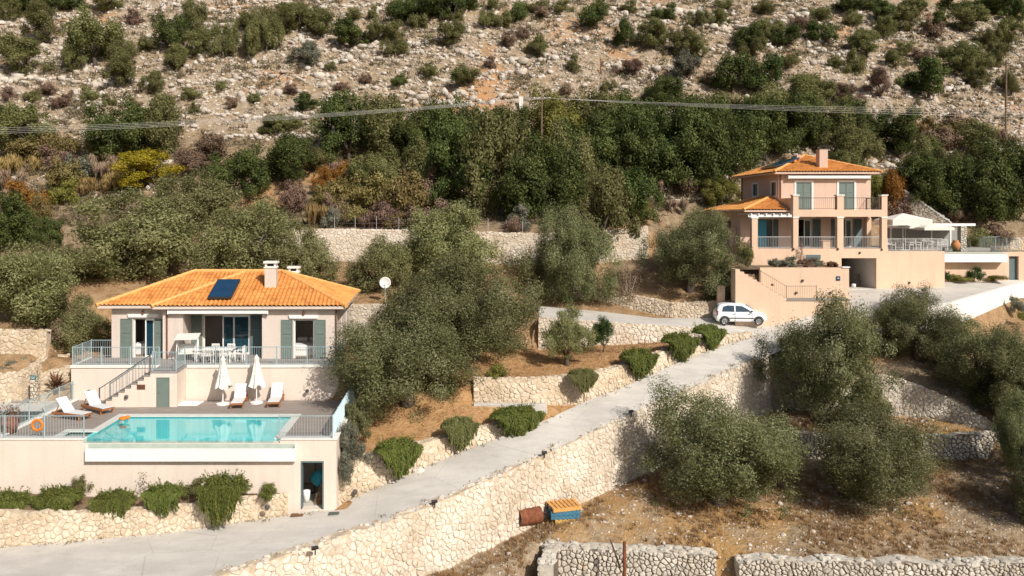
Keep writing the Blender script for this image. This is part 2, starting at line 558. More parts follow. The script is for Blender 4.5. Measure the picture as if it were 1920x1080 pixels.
OL = [(0.0, (0.082,0.096,0.038)), (0.4, (0.160,0.175,0.072)), (0.75, (0.25,0.262,0.128)), (1.0, (0.40,0.405,0.26))]
M['olive'] = leaf('olive_leaves', OL, 0.38)
M['olivelight'] = leaf('olive_leaves_light', [(0.0, (0.12,0.134,0.050)), (0.5, (0.232,0.240,0.098)), (1.0, (0.41,0.41,0.21))], 0.4)
M['oak'] = leaf('oak_leaves', [(0.0, (0.036,0.058,0.018)), (0.5, (0.092,0.124,0.037)), (1.0, (0.21,0.24,0.076))], 0.36)
M['mid'] = leaf('mid_green_leaves', [(0.0, (0.096,0.108,0.037)), (0.5, (0.195,0.20,0.075)), (1.0, (0.33,0.325,0.145))], 0.4)
M['yellow'] = leaf('yellow_autumn_leaves', [(0.0, (0.20,0.18,0.02)), (0.5, (0.48,0.38,0.035)), (1.0, (0.66,0.52,0.07))], 0.4, hue=0.0)
M['orangeleaf'] = leaf('orange_autumn_leaves', [(0.0, (0.16,0.085,0.022)), (0.5, (0.33,0.18,0.035)), (1.0, (0.42,0.26,0.06))], 0.3, hue=0.02)
M['yellowgreen'] = leaf('yellow_green_leaves', [(0.0, (0.10,0.11,0.022)), (0.5, (0.20,0.20,0.045)), (1.0, (0.33,0.31,0.09))], 0.3)
M['broom'] = leaf('broom_stems', [(0.0, (0.13,0.095,0.038)), (0.5, (0.25,0.18,0.068)), (1.0, (0.38,0.29,0.11))], 0.2)
M['broomgreen'] = leaf('broom_green', [(0.0, (0.115,0.098,0.036)), (0.5, (0.21,0.175,0.06)), (1.0, (0.33,0.28,0.11))], 0.25)
M['dry'] = leaf('dry_brown_twigs', [(0.0, (0.12,0.085,0.058)), (0.5, (0.22,0.155,0.105)), (1.0, (0.33,0.24,0.16))], 0.15, hue=0.03)
M['grey'] = leaf('grey_green_leaves', [(0.0, (0.10,0.105,0.075)), (0.5, (0.19,0.195,0.14)), (1.0, (0.31,0.31,0.24))], 0.25)
M['rosemary'] = leaf('rosemary_leaves', [(0.0, (0.058,0.080,0.018)), (0.5, (0.125,0.158,0.036)), (1.0, (0.25,0.27,0.075))], 0.25, hue=0.03)
M['citrus'] = leaf('citrus_leaves', [(0.0, (0.022,0.05,0.014)), (0.5, (0.045,0.09,0.022)), (1.0, (0.10,0.16,0.045))], 0.25, hue=0.02)
M['redplant'] = leaf('reddish_leaves', [(0.0, (0.10,0.045,0.025)), (0.5, (0.17,0.085,0.04)), (1.0, (0.16,0.15,0.06))], 0.2, hue=0.03)
M['drygrass'] = leaf('dry_grass', [(0.0, (0.20,0.125,0.055)), (0.5, (0.36,0.24,0.11)), (1.0, (0.52,0.38,0.20))], 0.2, hue=0.02)
M['scrub'] = leaf('low_scrub', [(0.0, (0.13,0.095,0.055)), (0.35, (0.20,0.16,0.095)), (0.7, (0.16,0.155,0.08)), (1.0, (0.30,0.23,0.15))], 0.2, hue=0.02)

def rockmat():
    g = NG('limestone')
    c = g.ramp(g.attr('rnd'), [(0.0, (0.37,0.305,0.235)), (0.35, (0.50,0.435,0.36)), (0.8, (0.66,0.605,0.53)), (1.0, (0.47,0.33,0.21))])
    c = g.mix(0.4, c, g.ramp(g.noise(2.5, 5), [(0.3, (0.34,0.30,0.26)), (0.7, (0.66,0.60,0.53))]))
    g.color(c)
    g.bump(g.noise(5, 5), 0.12)
    return g.fin(0.95, 0.15)
M['rock'] = rockmat()

def groundmat():
    g = NG('ground')
    n1, n2, n3 = g.noise(0.22, 6), g.noise(1.6, 6), g.noise(7, 5)
    def tri(cols):
        a = g.ramp(n2, [(0.32, cols[0]), (0.5, cols[1]), (0.68, cols[2])])
        return g.mix(0.4, a, g.ramp(n3, [(0.3, sc(cols[0], 0.8)), (0.7, sc(cols[2], 1.1))]))
    hillrock = tri([(0.205,0.15,0.095), (0.33,0.255,0.18), (0.47,0.395,0.31)])
    scrub = tri([(0.17,0.115,0.065), (0.27,0.19,0.115), (0.37,0.285,0.19)])
    soil = tri([(0.28,0.145,0.06), (0.43,0.235,0.10), (0.53,0.34,0.175)])
    field = tri([(0.16,0.105,0.06), (0.285,0.20,0.118), (0.44,0.35,0.245)])
    brown = g.ramp(g.noise(0.5, 6), [(0.42, 0.0), (0.6, 0.75)])
    hillrock = g.mix(brown, hillrock, tri([(0.165,0.115,0.06), (0.28,0.195,0.11), (0.40,0.30,0.185)]))
    c = g.mix(g.attr('w_rock'), scrub, hillrock)
    redp = g.ramp(g.noise(0.075, 5), [(0.55, 0.0), (0.66, 1.0)])
    c = g.mix(g.math('MULTIPLY', g.math('MULTIPLY', redp, 0.75), g.math('SUBTRACT', 1.0, g.attr('w_field'))), c, (0.46, 0.235, 0.10))
    c = g.mix(g.attr('w_field'), c, field)
    goldp = g.ramp(g.noise(0.16, 4), [(0.5, 0.0), (0.62, 1.0)])
    c = g.mix(g.math('MULTIPLY', g.math('MULTIPLY', goldp, g.attr('w_field')), 0.7), c, (0.44, 0.25, 0.085))
    c = g.mix(g.attr('w_soil'), c, soil)
    g.color(c)
    g.bump(g.math('ADD', n2, g.math('MULTIPLY', n3, 0.6)), 0.16)
    return g.fin(0.97, 0.1)
M['ground'] = groundmat()
# ------------------------------------------------------------------ terrain control lines (world metres)
RI = [Pz(*p) for p in [(-220,1052,-3.8),(0,1028,-3.6),(280,1003,-3.35),(540,968,-3.05),(628,952,-2.9),(700,918,-2.55),(770,890,-2.15),
      (860,850,-1.65),(1020,790,-.7),(1100,752,-.2),(1150,735,.1),(1260,685,1.0),(1350,650,1.7),(1420,630,2.15)]]
RO = [Pz(*p) for p in [(150,1180,-3.75),(420,1080,-3.4),(560,1035,-3.15),(700,988,-2.85),(820,945,-2.5),(1020,855,-1.6),
      (1190,775,-.55),(1290,732,.15),(1400,682,1.0),(1440,668,1.35)]]
RO[0:0] = [Vector((-30, 26.5, -4.0))]
FO = [RO[-1], PY(1590,603,55.2), PY(1700,585,54.1), PY(1790,570,54.5), PY(1905,536,65.0), PY(2010,515,68)]
HOUSEFOOT = [PY(2010,520,67), PY(1910,525,66.1), PY(1770,528,66.1), PY(1766,538,62.4), PY(1645,541,62.4), PY(1592,545,62.4)]
ORFOOT = [PY(1592,563,57.3), PY(1530,582,57.3), PY(1450,597,57.3)]
DFOOT = [PY(1450,597,57.7), PY(1340,597,57.8), PY(1260,596,58.4), PY(1200,580,60.5), PY(1120,560,62.5), PY(1020,557,63)]
DTOP = [PY(1450,566,58.1), PY(1340,566,58.3), PY(1260,570,59.0), PY(1180,554,61.2), PY(1120,543,63.1), PY(1020,536,63.6)]
CTOP = [PY(1345,622,54.6), PY(1250,615,54.2), PY(1130,607,54.5), PY(1010,597,55.2)]
CFOOT = [PY(1345,634,53.3), PY(1250,640,53.6), PY(1130,648,53.9), PY(1010,655,54.6)]
BRBACK = [PY(1340,597,57.6), PY(1230,597,58.2), PY(1140,586,60), PY(1010,574,61.5)]

def resample(pl, step=0.5):
    out = [Vector(pl[0])]
    for a, b in zip(pl[:-1], pl[1:]):
        a, b = Vector(a), Vector(b)
        n = max(1, int((b - a).xy.length / step + 0.5))
        for i in range(1, n + 1): out.append(a.lerp(b, i / n))
    return out

def offset(pl, d, zs=None, dz=0.0):
    """shift a line sideways (positive = to the left of its direction); zs gives new heights"""
    out = []
    for i, p in enumerate(pl):
        t = (pl[min(i+1, len(pl)-1)] - pl[max(i-1, 0)]).xy.normalized()
        out.append(Vector((p.x - t.y * d, p.y + t.x * d, (zs[i] if zs else p.z + dz))))
    return out

C = []                                           # control points
def line(pl, step=0.45, dz=0.0):
    for p in resample(pl, step): C.append((p.x, p.y, p.z + dz))
def pts(*ps):
    for p in ps: C.append(tuple(p))

WALLS = {}
def step(key, top, fz, batter, thick):
    """terrain step hidden inside a wall: face bottom at -batter, wall back at +thick"""
    top = resample_with(top, fz)
    tp, fz2 = top
    line(offset(tp, thick), dz=-0.05)
    lo = offset(tp, -batter + 0.22, fz2)
    line(lo)
    WALLS[key] = (tp, fz2)
def resample_with(top, fz, stp=0.45):
    tp, zz = [], []
    for a, b, fa, fb in zip(top[:-1], top[1:], fz[:-1], fz[1:]):
        n = max(1, int((Vector(b) - Vector(a)).xy.length / stp + 0.5))
        for i in range(n):
            tp.append(Vector(a).lerp(Vector(b), i / n)); zz.append(fa + (fb - fa) * i / n)
    tp.append(Vector(top[-1])); zz.append(fz[-1])
    return tp, zz
line(RI, dz=-0.2); line(offset(RO, 2.0), dz=-0.25)
BIGFOOT = offset(RO, -0.75, [-6.2,-6.0,-5.7,-5.5,-5.3,-5.05,-4.3,-3.7,-3.0,-2.1,-1.95])
step('big', RO, [p.z - .25 for p in BIGFOOT], 0.45, 0.7)
line(offset(RO, -2.2, [p.z for p in BIGFOOT]))
# wall A (lower garden wall beside the drive), index 4..9 of RI
ia = RI[4:9]
ATOP = offset(ia, 0.45, [-1.25,-1.2,-1.1,-.95,-.55])
step('a', ATOP, [p.z - .15 for p in ia], 0.3, 0.5)
ib = RI[9:14]
BTOP = offset(ib, 0.45, [1.1,1.15,1.75,2.2,2.2])
BLEFT = [PY(888,714,44.3), PY(1000,714,44.5)]
BFOOT = [PY(888,757,43.8), PY(1000,757,44.0), PY(1075,757,44.2)]
BFOOT[2].z -= .35
step('bl', BLEFT + BTOP[:1], [p.z - .1 for p in BFOOT], 0.2, 0.5)
step('b', BTOP, [p.z - .15 for p in ib], 0.3, 0.5)
line([p + Vector((0, -.35, 0)) for p in BFOOT])
pts(PY(700,800,42), PY(750,790,42.1), PY(850,775,43), PY(670,745,43.6), PY(655,800,40.5), PY(640,860,37.6))
pts(PY(900,690,46.5), PY(950,690,47.6), PY(1050,680,48.5), PY(1150,665,50.2), PY(1230,655,51.6), PY(1300,640,52.6), PY(820,700,46.5), PY(800,690,48))
step('c', CTOP[::-1], [p.z - .1 for p in CFOOT][::-1], 0.3, 0.5)
line([p + Vector((0, -.6, 0)) for p in CFOOT])
line(BRBACK, dz=-.2); line([p + Vector((0,-.45,0)) for p in DFOOT], dz=-.1)
step('d', DTOP[::-1], [p.z - .1 for p in DFOOT][::-1], 0.25, 0.5)
line(offset(FO, .5), dz=-0.25)
line(ORFOOT, dz=-.2); line(HOUSEFOOT, dz=-0.2)
ROADIN = [PY(1400,620,55.5), PY(1440,612,56.5), PY(1520,590,56.5)]
pts(*[p + Vector((0,0,-.2)) for p in ROADIN])
# below the forecourt parapet
line(offset(FO[1:], -0.6, [0.9, 1.1, 1.3, 2.6, 2.7]))
# right stone wall and the terraces under it
FW_T = [PY(1432,683,51.4), PY(1620,700,50.5), PY(1690,715,50), PY(1780,750,48.5), PY(1860,800,46.5), PY(2000,835,45)]
FW_F = [PY(1450,768,50.7), PY(1600,772,49.9), PY(1700,783,49.3), PY(1780,792,47.9), PY(1860,812,46.0), PY(2000,850,44.4)]
step('f', FW_T, [p.z - .1 for p in FW_F], 0.3, 0.5); line([p + Vector((0,-.5,0)) for p in FW_F])
pts(Vector((20,53,0.7)), Vector((26,52,0.7)), Vector((32,51,0.6)), Vector((38,54,1.2)), Vector((44,56,1.6)), Vector((34,48.5,-0.4)), Vector((40,48,-0.8)))
G_T = [PY(1425,810,46.9), PY(1560,820,46.5), PY(1740,822,46.2), PY(1870,815,45.6), PY(2000,835,43.5)]
G_F = [PY(1425,850,46.5), PY(1560,862,46.0), PY(1740,866,45.6), PY(1870,862,45.0), PY(2000,880,42.9)]
step('g', G_T, [p.z - .1 for p in G_F], 0.3, 0.5); line([p + Vector((0,-.5,0)) for p in G_F])
# lower field
pts(PY(1000,1010,37.7), PY(1100,960,40), PY(1300,1000,37.9), PY(1450,930,41.5), PY(1600,1010,37.5), PY(1750,980,38.6), PY(1900,1000,37.6), PY(1900,920,41.8), PY(1250,930,41.3), PY(1600,930,41.8))
pts(PY(950,1060,36), PY(870,1075,35.2))
W1_T = [PY(1022,1036,36.2), PY(1180,1042,36.1), PY(1342,1050,36)]
W2_T = [PY(1385,1060,35.5), PY(1440,1053,35.5), PY(1500,1062,35.5), PY(1560,1054,35.5), PY(1640,1066,35.5), PY(1700,1058,35.5), PY(1760,1068,35.4), PY(1850,1060,35.4), PY(1960,1064,35.4)]
step('w1', W1_T, [p.z - 1.45 for p in W1_T], 0.1, 0.75); step('w2', W2_T, [p.z - 1.2 for p in W2_T], 0.1, 0.7)
line([v + Vector((0, -0.6, -1.45)) for v in W1_T]); line([v + Vector((0, -0.6, -1.2)) for v in W2_T])
for x in range(-10, 44, 6): pts((x, 32, -6.7), (x, 26, -7.6), (x, 12, -10))
# house platforms and ground behind the left villa
for x in (-27, -23.9, -20, -16, -12, -8.6):
    pts((x, 36.4, -3.5), (x, 40, -3.4), (x, 43.3, -2.8))
line([Vector((-34, 35.6, -3.1)), Vector((-23, 35.6, -3.0)), Vector((-10, 35.8, -3.1)), Vector((-8, 35.8, -3.05))])
pts((-9.5, 36.3, -3.6), (-8.6, 36.3, -3.6), (-9, 38, -3.6))
line([Vector((-7.7, 36.5, -2.4)), Vector((-7.7, 40, -1.0)), Vector((-7.9, 43.6, -.2))])
for x in (-24.5, -20, -16, -11): pts((x, 44.4, 1.2), (x, 47, 1.8), (x, 52, 1.85))
line([Vector((-26, 53.9, 1.9)), Vector((-5.8, 54.0, 1.9))])
HB = [Vector((-26, 54.4, 4.15)), Vector((-9.4, 54.7, 4.15)), Vector((-5.6, 54.6, 4.1))]
step('hb', HB, [1.75, 1.8, 1.8], 0.05, 0.4)
pts((-9, 50, 1.9), (-7.2, 46, 0.9), (-5, 50, 2.0), (-2, 52, 2.2), (0, 58, 3.6), (-6, 58, 4.9), (-14, 59, 5.1), (-22, 59, 5.2))
# left of the villa
pts((-24.4, 42, -.1), (-27, 43, .2), (-30, 42, .1), (-36, 42.5, .2), (-30, 39, -.6), (-36, 38, -.8), (-26.2, 47, 1.3), (-25.6, 50, 2.0))
HL_T = [PY(-40,706,43.3), PY(40,702,43.3), PY(66,690,44.3), PY(105,660,47.5)]
step('h', HL_T, [HL_T[0].z - 1.6, HL_T[1].z - 1.6, HL_T[2].z - 1.5, HL_T[3].z - .6], 0.1, 0.4)
step('i', [PY(-60,620,46.0), PY(88,620,46.2)], [PY(-60,620,46.0).z - 1.4, PY(88,620,46.2).z - 1.4], 0.1, 0.45); line([PY(-40,664,45.3), PY(85,664,45.4)])
pts((-28, 49, 4.0), (-34, 49, 4.1), (-40, 50, 4.3), (-30, 54, 4.7), (-38, 56, 5.2), (-48, 50, 4.4), (-48, 58, 5.6))
# terrace above wall D, then wall E at the back
pts((0, 64.2, 5.2), (6, 64.4, 5.2), (12, 62, 4.9), (16, 60.5, 4.7))
E_T = [PY(380,440,64.6), PY(600,432,65), PY(760,433,65.2), PY(1000,440,65.6), PY(1120,436,66), PY(1215,427,66.5)]
E_F = [v + Vector((0, -.5, -2.5)) for v in E_T]
step('e', E_T, [p.z - .1 for p in E_F], 0.2, 0.5); line([p + Vector((0,-.5,0)) for p in E_F])
pts((-40, 64, 6.8), (-34, 66, 7.9), (-60, 64, 7.2))
# right house platform
pts((16.5, 60, 6.1), (18, 59, 6.15), (22, 59, 6.2), (23.3, 60, 6.2), (23.3, 62, 6.2), (18, 62, 6.2))
line([Vector((24.0, 57.8, 4.1)), Vector((24.1, 62.4, 4.3))])
line([Vector((16.2, 57.9, 6.1)), Vector((23.2, 57.9, 6.2))])
pts((25.5, 62, 4.4), (28.6, 62, 4.4), (25.5, 66, 4.4), (28.6, 66, 4.4), (31, 62, 4.4))
for x in (18.5, 22, 26, 30, 34, 38): pts((x, 69, 6.6), (x, 73.5, 7.0))
pts((34, 67, 5.0), (38, 67, 5.0), (16.8, 66, 7.4), (16.5, 70, 8.2), (14, 66, 7.8))
for p in [(1700,360,79),(1783,418,75)]: pass
line([Vector((18, 75.2, 9.4)), Vector((30, 75.2, 9.6)), Vector((36, 75, 9.0)), Vector((44, 74.4, 8.4)), Vector((50, 74, 8.2))])
line([Vector((24, 74.6, 7.2)), Vector((36, 74.4, 7.2)), Vector((50, 73.4, 7.2))])
pts((44, 68, 5.2), (50, 66, 5.0), (50, 60, 3.5), (60, 60, 3.5), (60, 70, 7))

HP = [(60,8.2),(66,8.95),(70,9.7),(75,10.9),(80,12.9),(85,15.6),(90,19.0),(95,22.8),(105,31.0),(115,39.2),(125,47.0),(140,57.5),(165,68),(200,74),(260,78)]
def hillprof(x, y):
    t = min(1, max(0, (y - 66) / 22))
    ye = y - (0.10 * x if x > 0 else 0.045 * x) * t
    for (a, za), (b, zb) in zip(HP[:-1], HP[1:]):
        if ye <= b: return za + (zb - za) * (ye - a) / (b - a)
    return HP[-1][1]
for y in list(range(78, 130, 4)) + list(range(130, 250, 12)):
    for x in range(-150, 180, 8): pts((x, y, hillprof(x, y)))
for x in range(-150, -48, 8):
    for y in (67, 70, 74): pts((x, y, hillprof(x, y)))
for x in range(-48, 16, 6):
    for y in (68, 70, 74): pts((x, y, hillprof(x, y)))
for x in range(56, 180, 8):
    for y in (73, 76): pts((x, y, hillprof(x, y) - 1.0))
for x in range(-150, -50, 12):
    pts((x, 10, -5), (x, 30, -3), (x, 42, 1), (x, 52, 4.5), (x, 60, 6.5))
for x in range(50, 180, 12):
    pts((x, 10, -9), (x, 30, -6.5), (x, 40, -4), (x, 52, 0), (x, 62, 3.5))
pts((-30, 20, -5), (-20, 15, -7))

# triangulate the control points
seen, CP = set(), []
for p in C:
    k = (round(p[0] / 0.08), round(p[1] / 0.08))
    if k in seen: continue
    seen.add(k); CP.append(p)
_r = delaunay_2d_cdt([Vector((p[0], p[1])) for p in CP], [], [], 0, 1e-4)
_zi = []
for i, orig in enumerate(_r[3]): _zi.append(CP[orig[0]][2])
TV = [Vector((v[0], v[1], z)) for v, z in zip(_r[0], _zi)]
TIN = BVHTree.FromPolygons(TV, _r[2])
def gz(x, y):
    h = TIN.ray_cast(Vector((x, y, 500)), Vector((0, 0, -1)))
    return h[0].z if h[0] else -5.0

ROADP = [p for pl in (RI, RO, FO, HOUSEFOOT, ORFOOT, BRBACK, CTOP) for p in resample(pl, 0.8)] + ROADIN
_r = delaunay_2d_cdt([p.xy for p in ROADP], [], [], 0, 1e-4)
RTIN = BVHTree.FromPolygons([Vector((v[0], v[1], ROADP[o[0]].z)) for v, o in zip(_r[0], _r[3])], _r[2])
def rz(x, y):
    h = RTIN.ray_cast(Vector((x, y, 500)), Vector((0, 0, -1)))
    if h[0]: return h[0].z
    return RTIN.find_nearest(Vector((x, y, gz(x, y))))[0].z

def axis(segs):
    out = []
    for a, b, s in segs:
        n = max(1, int(round((b - a) / s)))
        out += [a + (b - a) * i / n for i in range(n)]
    return np.array(out + [segs[-1][1]])
gx = axis([(-148, -75, 2.4), (-75, -34, 0.9), (-34, 46, 0.42), (46, 95, 0.9), (95, 176, 2.4)])
gy = axis([(11, 28, 1.6), (28, 68, 0.42), (68, 132, 0.75), (132, 238, 3.0)])

def gnoise(x, y, z):
    """small relief: strong on the rocky hill, slight near the houses"""
    a = min(1, max(0, (y - 68) / 14))
    v = Vector((x, y, 0))
    h = noise.fractal(v * 0.16, 1.0, 2.0, 5) * 0.85 * a
    h += noise.fractal(v * 0.9 + Vector((7, 3, 1)), 1.0, 2.1, 4) * (0.22 * a + 0.03)
    return h
nx, ny = len(gx), len(gy)
GV = np.zeros((ny, nx, 3))
wr, wf, ws = np.zeros((ny, nx)), np.zeros((ny, nx)), np.zeros((ny, nx))
ROx = [p.x for p in RO] ; ROy = [p.y for p in RO]
def smooth(a, b, t):
    t = min(1, max(0, (t - a) / (b - a)))
    return t * t * (3 - 2 * t)
for j in range(ny):
    for i in range(nx):
        x, y = gx[i], gy[j]
        z = gz(x, y)
        GV[j, i] = (x, y, z + gnoise(x, y, z))
        ye = y - 0.10 * max(0, x)
        nz = noise.fractal(Vector((x * 0.07, y * 0.07, 3)), 1.0, 2.0, 3) * 5
        wr[j, i] = smooth(84, 92, ye + nz)
        roy = float(np.interp(x, ROx, ROy)) if x < 16.4 else 52.5 + 0 * x
        wf[j, i] = 1.0 - smooth(-0.3, 0.5, y - roy)
        if y < 64 and wf[j, i] < 0.5:
            ws[j, i] = (1.0 - smooth(54, 56, y)) * smooth(-9.5, -7.5, x) * (1 - smooth(17, 19, x)) * 0.95
            ws[j, i] = max(ws[j, i], 0.45 * (1 - smooth(60, 66, y)))
idx = np.arange(ny * nx).reshape(ny, nx)
fcs = np.stack([idx[:-1, :-1], idx[:-1, 1:], idx[1:, 1:], idx[1:, :-1]], -1).reshape(-1, 4)
gme = np_mesh('ground', GV.reshape(-1, 3), fcs, [M['ground']],
              {'w_rock': ('POINT', wr.ravel()), 'w_field': ('POINT', wf.ravel()), 'w_soil': ('POINT', ws.ravel())}, True)
tag(link('ground', gme), 'rocky hillside stepping down in terraces of dry grass and orange soil', 'ground', kind='structure')
GB = BVHTree.FromPolygons([Vector(v) for v in GV.reshape(-1, 3)], [tuple(f) for f in fcs])
def gh(x, y):
    h = GB.ray_cast(Vector((x, y, 500)), Vector((0, 0, -1)))
    return h[0].z if h[0] else -5.0
def hit(px, py):
    """where the sight line through a photo pixel meets the ground"""
    d = Vector(((px - 960) / F, 1, -(py - HZ) / F)).normalized()
    h = GB.ray_cast(Vector((0, 0, CZ)), d)
    return h[0]

# ------------------------------------------------------------------ driveway, paths
def sheet(name, poly, mat, dz=0.05, step=0.6, zf=None):
    """ground-hugging paved sheet inside a polygon"""
    b = resample([Vector((p[0], p[1], 0)) for p in poly] + [Vector((poly[0][0], poly[0][1], 0))], step)[:-1]
    n = len(b)
    pin = [Vector((p.x, p.y)) for p in b]
    xs, ys = [p.x for p in pin], [p.y for p in pin]
    def inside(x, y):
        r = False
        j = n - 1
        for i in range(n):
            if (ys[i] > y) != (ys[j] > y) and x < (xs[j]-xs[i]) * (y-ys[i]) / (ys[j]-ys[i]) + xs[i]: r = not r
            j = i
        return r
    x = min(xs)
    ex = []
    while x < max(xs):
        y = min(ys)
        while y < max(ys):
            if inside(x, y) and min((p - Vector((x, y))).length_squared for p in pin) > (step * 0.5) ** 2: ex.append(Vector((x, y)))
            y += step
        x += step
    r = delaunay_2d_cdt(pin + ex, [], [list(range(n))], 1, 1e-5)
    z = zf or gz
    vs = [(v[0], v[1], z(v[0], v[1]) + dz) for v in r[0]]
    m = MB(); m.add(vs, r[2])
    return m.build(name, mat, smooth=True)

drive = RO + FO[1:] + HOUSEFOOT + ORFOOT + BRBACK + CTOP[::-1] + RI[::-1]
def dz_drive(x, y):
    return gz(x, y)
tag(sheet('driveway', drive, M['concrete'], 0.02, 0.6, rz), 'pale concrete driveway climbing past both villas', 'driveway', kind='structure')
path = [(-36, 41.0), (-23.9, 41.2), (-23.9, 43.6), (-26.4, 43.4), (-36, 43.2)]
tag(sheet('path', path, M['concrete'], 0.0, 0.6, lambda x, y: 0.26), 'pale concrete path at the left edge beside the pool deck', 'path', kind='structure')
RAMP = [PY(20,757,43.0), PY(58,757,43.0), PY(86,706,45.6), PY(130,660,49.5), PY(100,652,49.9), PY(62,690,46)]
_r = delaunay_2d_cdt([p.xy for p in RAMP], [], [], 0, 1e-4)
RAT = BVHTree.FromPolygons([Vector((v[0], v[1], RAMP[o[0]].z)) for v, o in zip(_r[0], _r[3])], _r[2])
def raz(x, y):
    h = RAT.find_nearest(Vector((x, y, 1.5)))
    g = RAT.ray_cast(Vector((x, y, 500)), Vector((0, 0, -1)))
    return g[0].z if g[0] else h[0].z
tag(sheet('ramp', RAMP, M['pathgrey'], 0.05, 0.5, raz), 'grey paved ramp rising between stone walls left of the villa', 'ramp', kind='structure')

# ------------------------------------------------------------------ stone walls
def stone_wall(name, top, foot_z, thick, mat, label, side=1, cap=None, jit=0.06, seed=1, group=None, batter=0.0, cat='wall'):
    """rubble wall along a line of top points; foot_z is a list of foot heights or a depth below the top"""
    tp = [Vector(p) for p in top]
    fz = foot_z if isinstance(foot_z, list) else [p.z - foot_z for p in tp]
    full = [Vector((p.x, p.y, p.z)) for p in tp]
    out, zz = [], []
    for a, b, fa, fb in zip(full[:-1], full[1:], fz[:-1], fz[1:]):
        n = max(1, int((b - a).length / 0.3))
        for i in range(n):
            t = i / n
            out.append(a.lerp(b, t)); zz.append(fa + (fb - fa) * t)
    out.append(full[-1]); zz.append(fz[-1])
    f1 = offset(out, -0.02 * side)
    f2 = offset(out, thick * side)
    fb_ = offset(out, -batter * side)
    m = MB()
    R = random.Random(seed)
    vs, n = [], len(out)
    plainwall = jit == 0.0
    for i in range(n):
        zt = out[i].z
        j1 = R.uniform(-jit, jit) * .5
        vs += [(fb_[i].x, fb_[i].y, zz[i] - .15), (f1[i].x, f1[i].y, zt + j1), (f2[i].x, f2[i].y, zt + j1), (f2[i].x, f2[i].y, zz[i] - .15)]
    fs = []
    for i in range(n - 1):
        for k in range(3):
            a, b = i * 4 + k, (i + 1) * 4 + k
            fs.append((a, a + 1, b + 1, b) if side > 0 else (a, b, b + 1, a + 1))
    fs.append((0, 1, 2, 3)); fs.append(tuple((n-1)*4 + k for k in range(4))[::-1])
    dry_ = M['drystone'] is mat
    m.add(vs, fs)
    if 'pc_' + [k for k in M if M[k] is mat][0] in M and jit:
        m.m[-1] = m.m[-2] = 1
        if dry_:
            for q in range(1, len(fs) - 2, 3): m.m[q] = 1
    key = [k for k in M if M[k] is mat][0]
    if plainwall or 'pc_' + key not in M:
        return tag(m.build(name, mat), label, cat, group, 'thing')
    dry = key == 'drystone'
    nv0 = len(m.v)
    S = [0.0]
    for i in range(1, n): S.append(S[-1] + (out[i] - out[i-1]).xy.length)
    rv = [0.5] * len(m.f)
    def P3(s, h, d):
        """point on the wall face: s metres along, h metres up, d metres proud"""
        s = min(max(s, 0), S[-1]); i = min(n - 2, max(0, int(np.searchsorted(S, s)) - 1))
        t = (s - S[i]) / max(1e-6, S[i+1] - S[i])
        H = (out[i].z - zz[i]) * (1 - t) + (out[i+1].z - zz[i+1]) * t
        tt = h / max(.05, H)
        lo, hi = fb_[i].lerp(fb_[i+1], t), f1[i].lerp(f1[i+1], t)
        q = lo.lerp(hi, min(1.15, tt)); z0 = zz[i] * (1 - t) + zz[i+1] * t
        u = (f1[i] - f2[i]); u.z = 0; u.normalize()
        return (q.x + u.x * d, q.y + u.y * d, z0 + h)
    def HH(s):
        i = min(n - 2, max(0, int(np.searchsorted(S, s)) - 1)); t = (s - S[i]) / max(1e-6, S[i+1] - S[i])
        return (out[i].z - zz[i]) * (1 - t) + (out[i+1].z - zz[i+1]) * t
    ca, cb = (.25, .115) if dry else (.235, .175)
    Hm = max(out[i].z - zz[i] for i in range(n))
    seeds = {}
    nr, nc = int(Hm / cb) + 2, int(S[-1] / ca) + 2
    for r in range(-1, nr + 1):
        for c in range(-1, nc + 1):
            if R.random() < .34: continue
            seeds[(r, c)] = ((c + .5 * (r % 2) + R.uniform(-.49, .49)) * ca, (r + .5 + R.uniform(-.42, .42)) * cb)
    gap = .014 if dry else .008
    for (r, c), (sx, sy) in seeds.items():
        if sx < 0 or sx > S[-1] or sy < 0.02: continue
        H = HH(sx)
        if sy > H + .02: continue
        poly = [(-.45, -.36), (.45, -.36), (.45, .36), (-.45, .36)]
        for dr in range(-3, 4):
            for dc in range(-3, 4):
                if (dr, dc) == (0, 0) or (r + dr, c + dc) not in seeds: continue
                qx, qy = seeds[(r + dr, c + dc)]; dx, dy = qx - sx, qy - sy
                L2 = math.hypot(dx, dy); 
                if L2 < 1e-4: continue
                nx_, ny_, lim = dx / L2, dy / L2, L2 / 2 - gap
                new = []
                for k in range(len(poly)):
                    A, B = poly[k], poly[(k + 1) % len(poly)]
                    da, db = A[0]*nx_ + A[1]*ny_ - lim, B[0]*nx_ + B[1]*ny_ - lim
                    if da <= 0: new.append(A)
                    if (da < 0) != (db < 0) and abs(da - db) > 1e-9:
                        t = da / (da - db); new.append((A[0] + (B[0]-A[0])*t, A[1] + (B[1]-A[1])*t))
                poly = new
                if len(poly) < 3: break
            if len(poly) < 3: break
        if len(poly) < 3: continue
        ch_ = []
        for q in range(len(poly)):                               # knock the corners off
            A, B = poly[q], poly[(q + 1) % len(poly)]
            if math.hypot(A[0]-B[0], A[1]-B[1]) < .03: ch_.append(((A[0]+B[0])/2, (A[1]+B[1])/2)); continue
            for t in (R.uniform(.14, .30), R.uniform(.70, .86)): ch_.append((A[0] + (B[0]-A[0])*t, A[1] + (B[1]-A[1])*t))
        poly = ch_
        k = len(poly); proud = R.uniform(.015, .055) if not dry else R.uniform(.03, .12)
        tx, ty = R.uniform(-.12, .12), R.uniform(-.12, .12)
        top_extra = H + (R.uniform(-.03, .10) if not dry else R.uniform(-.05, .13))
        base = len(m.v)
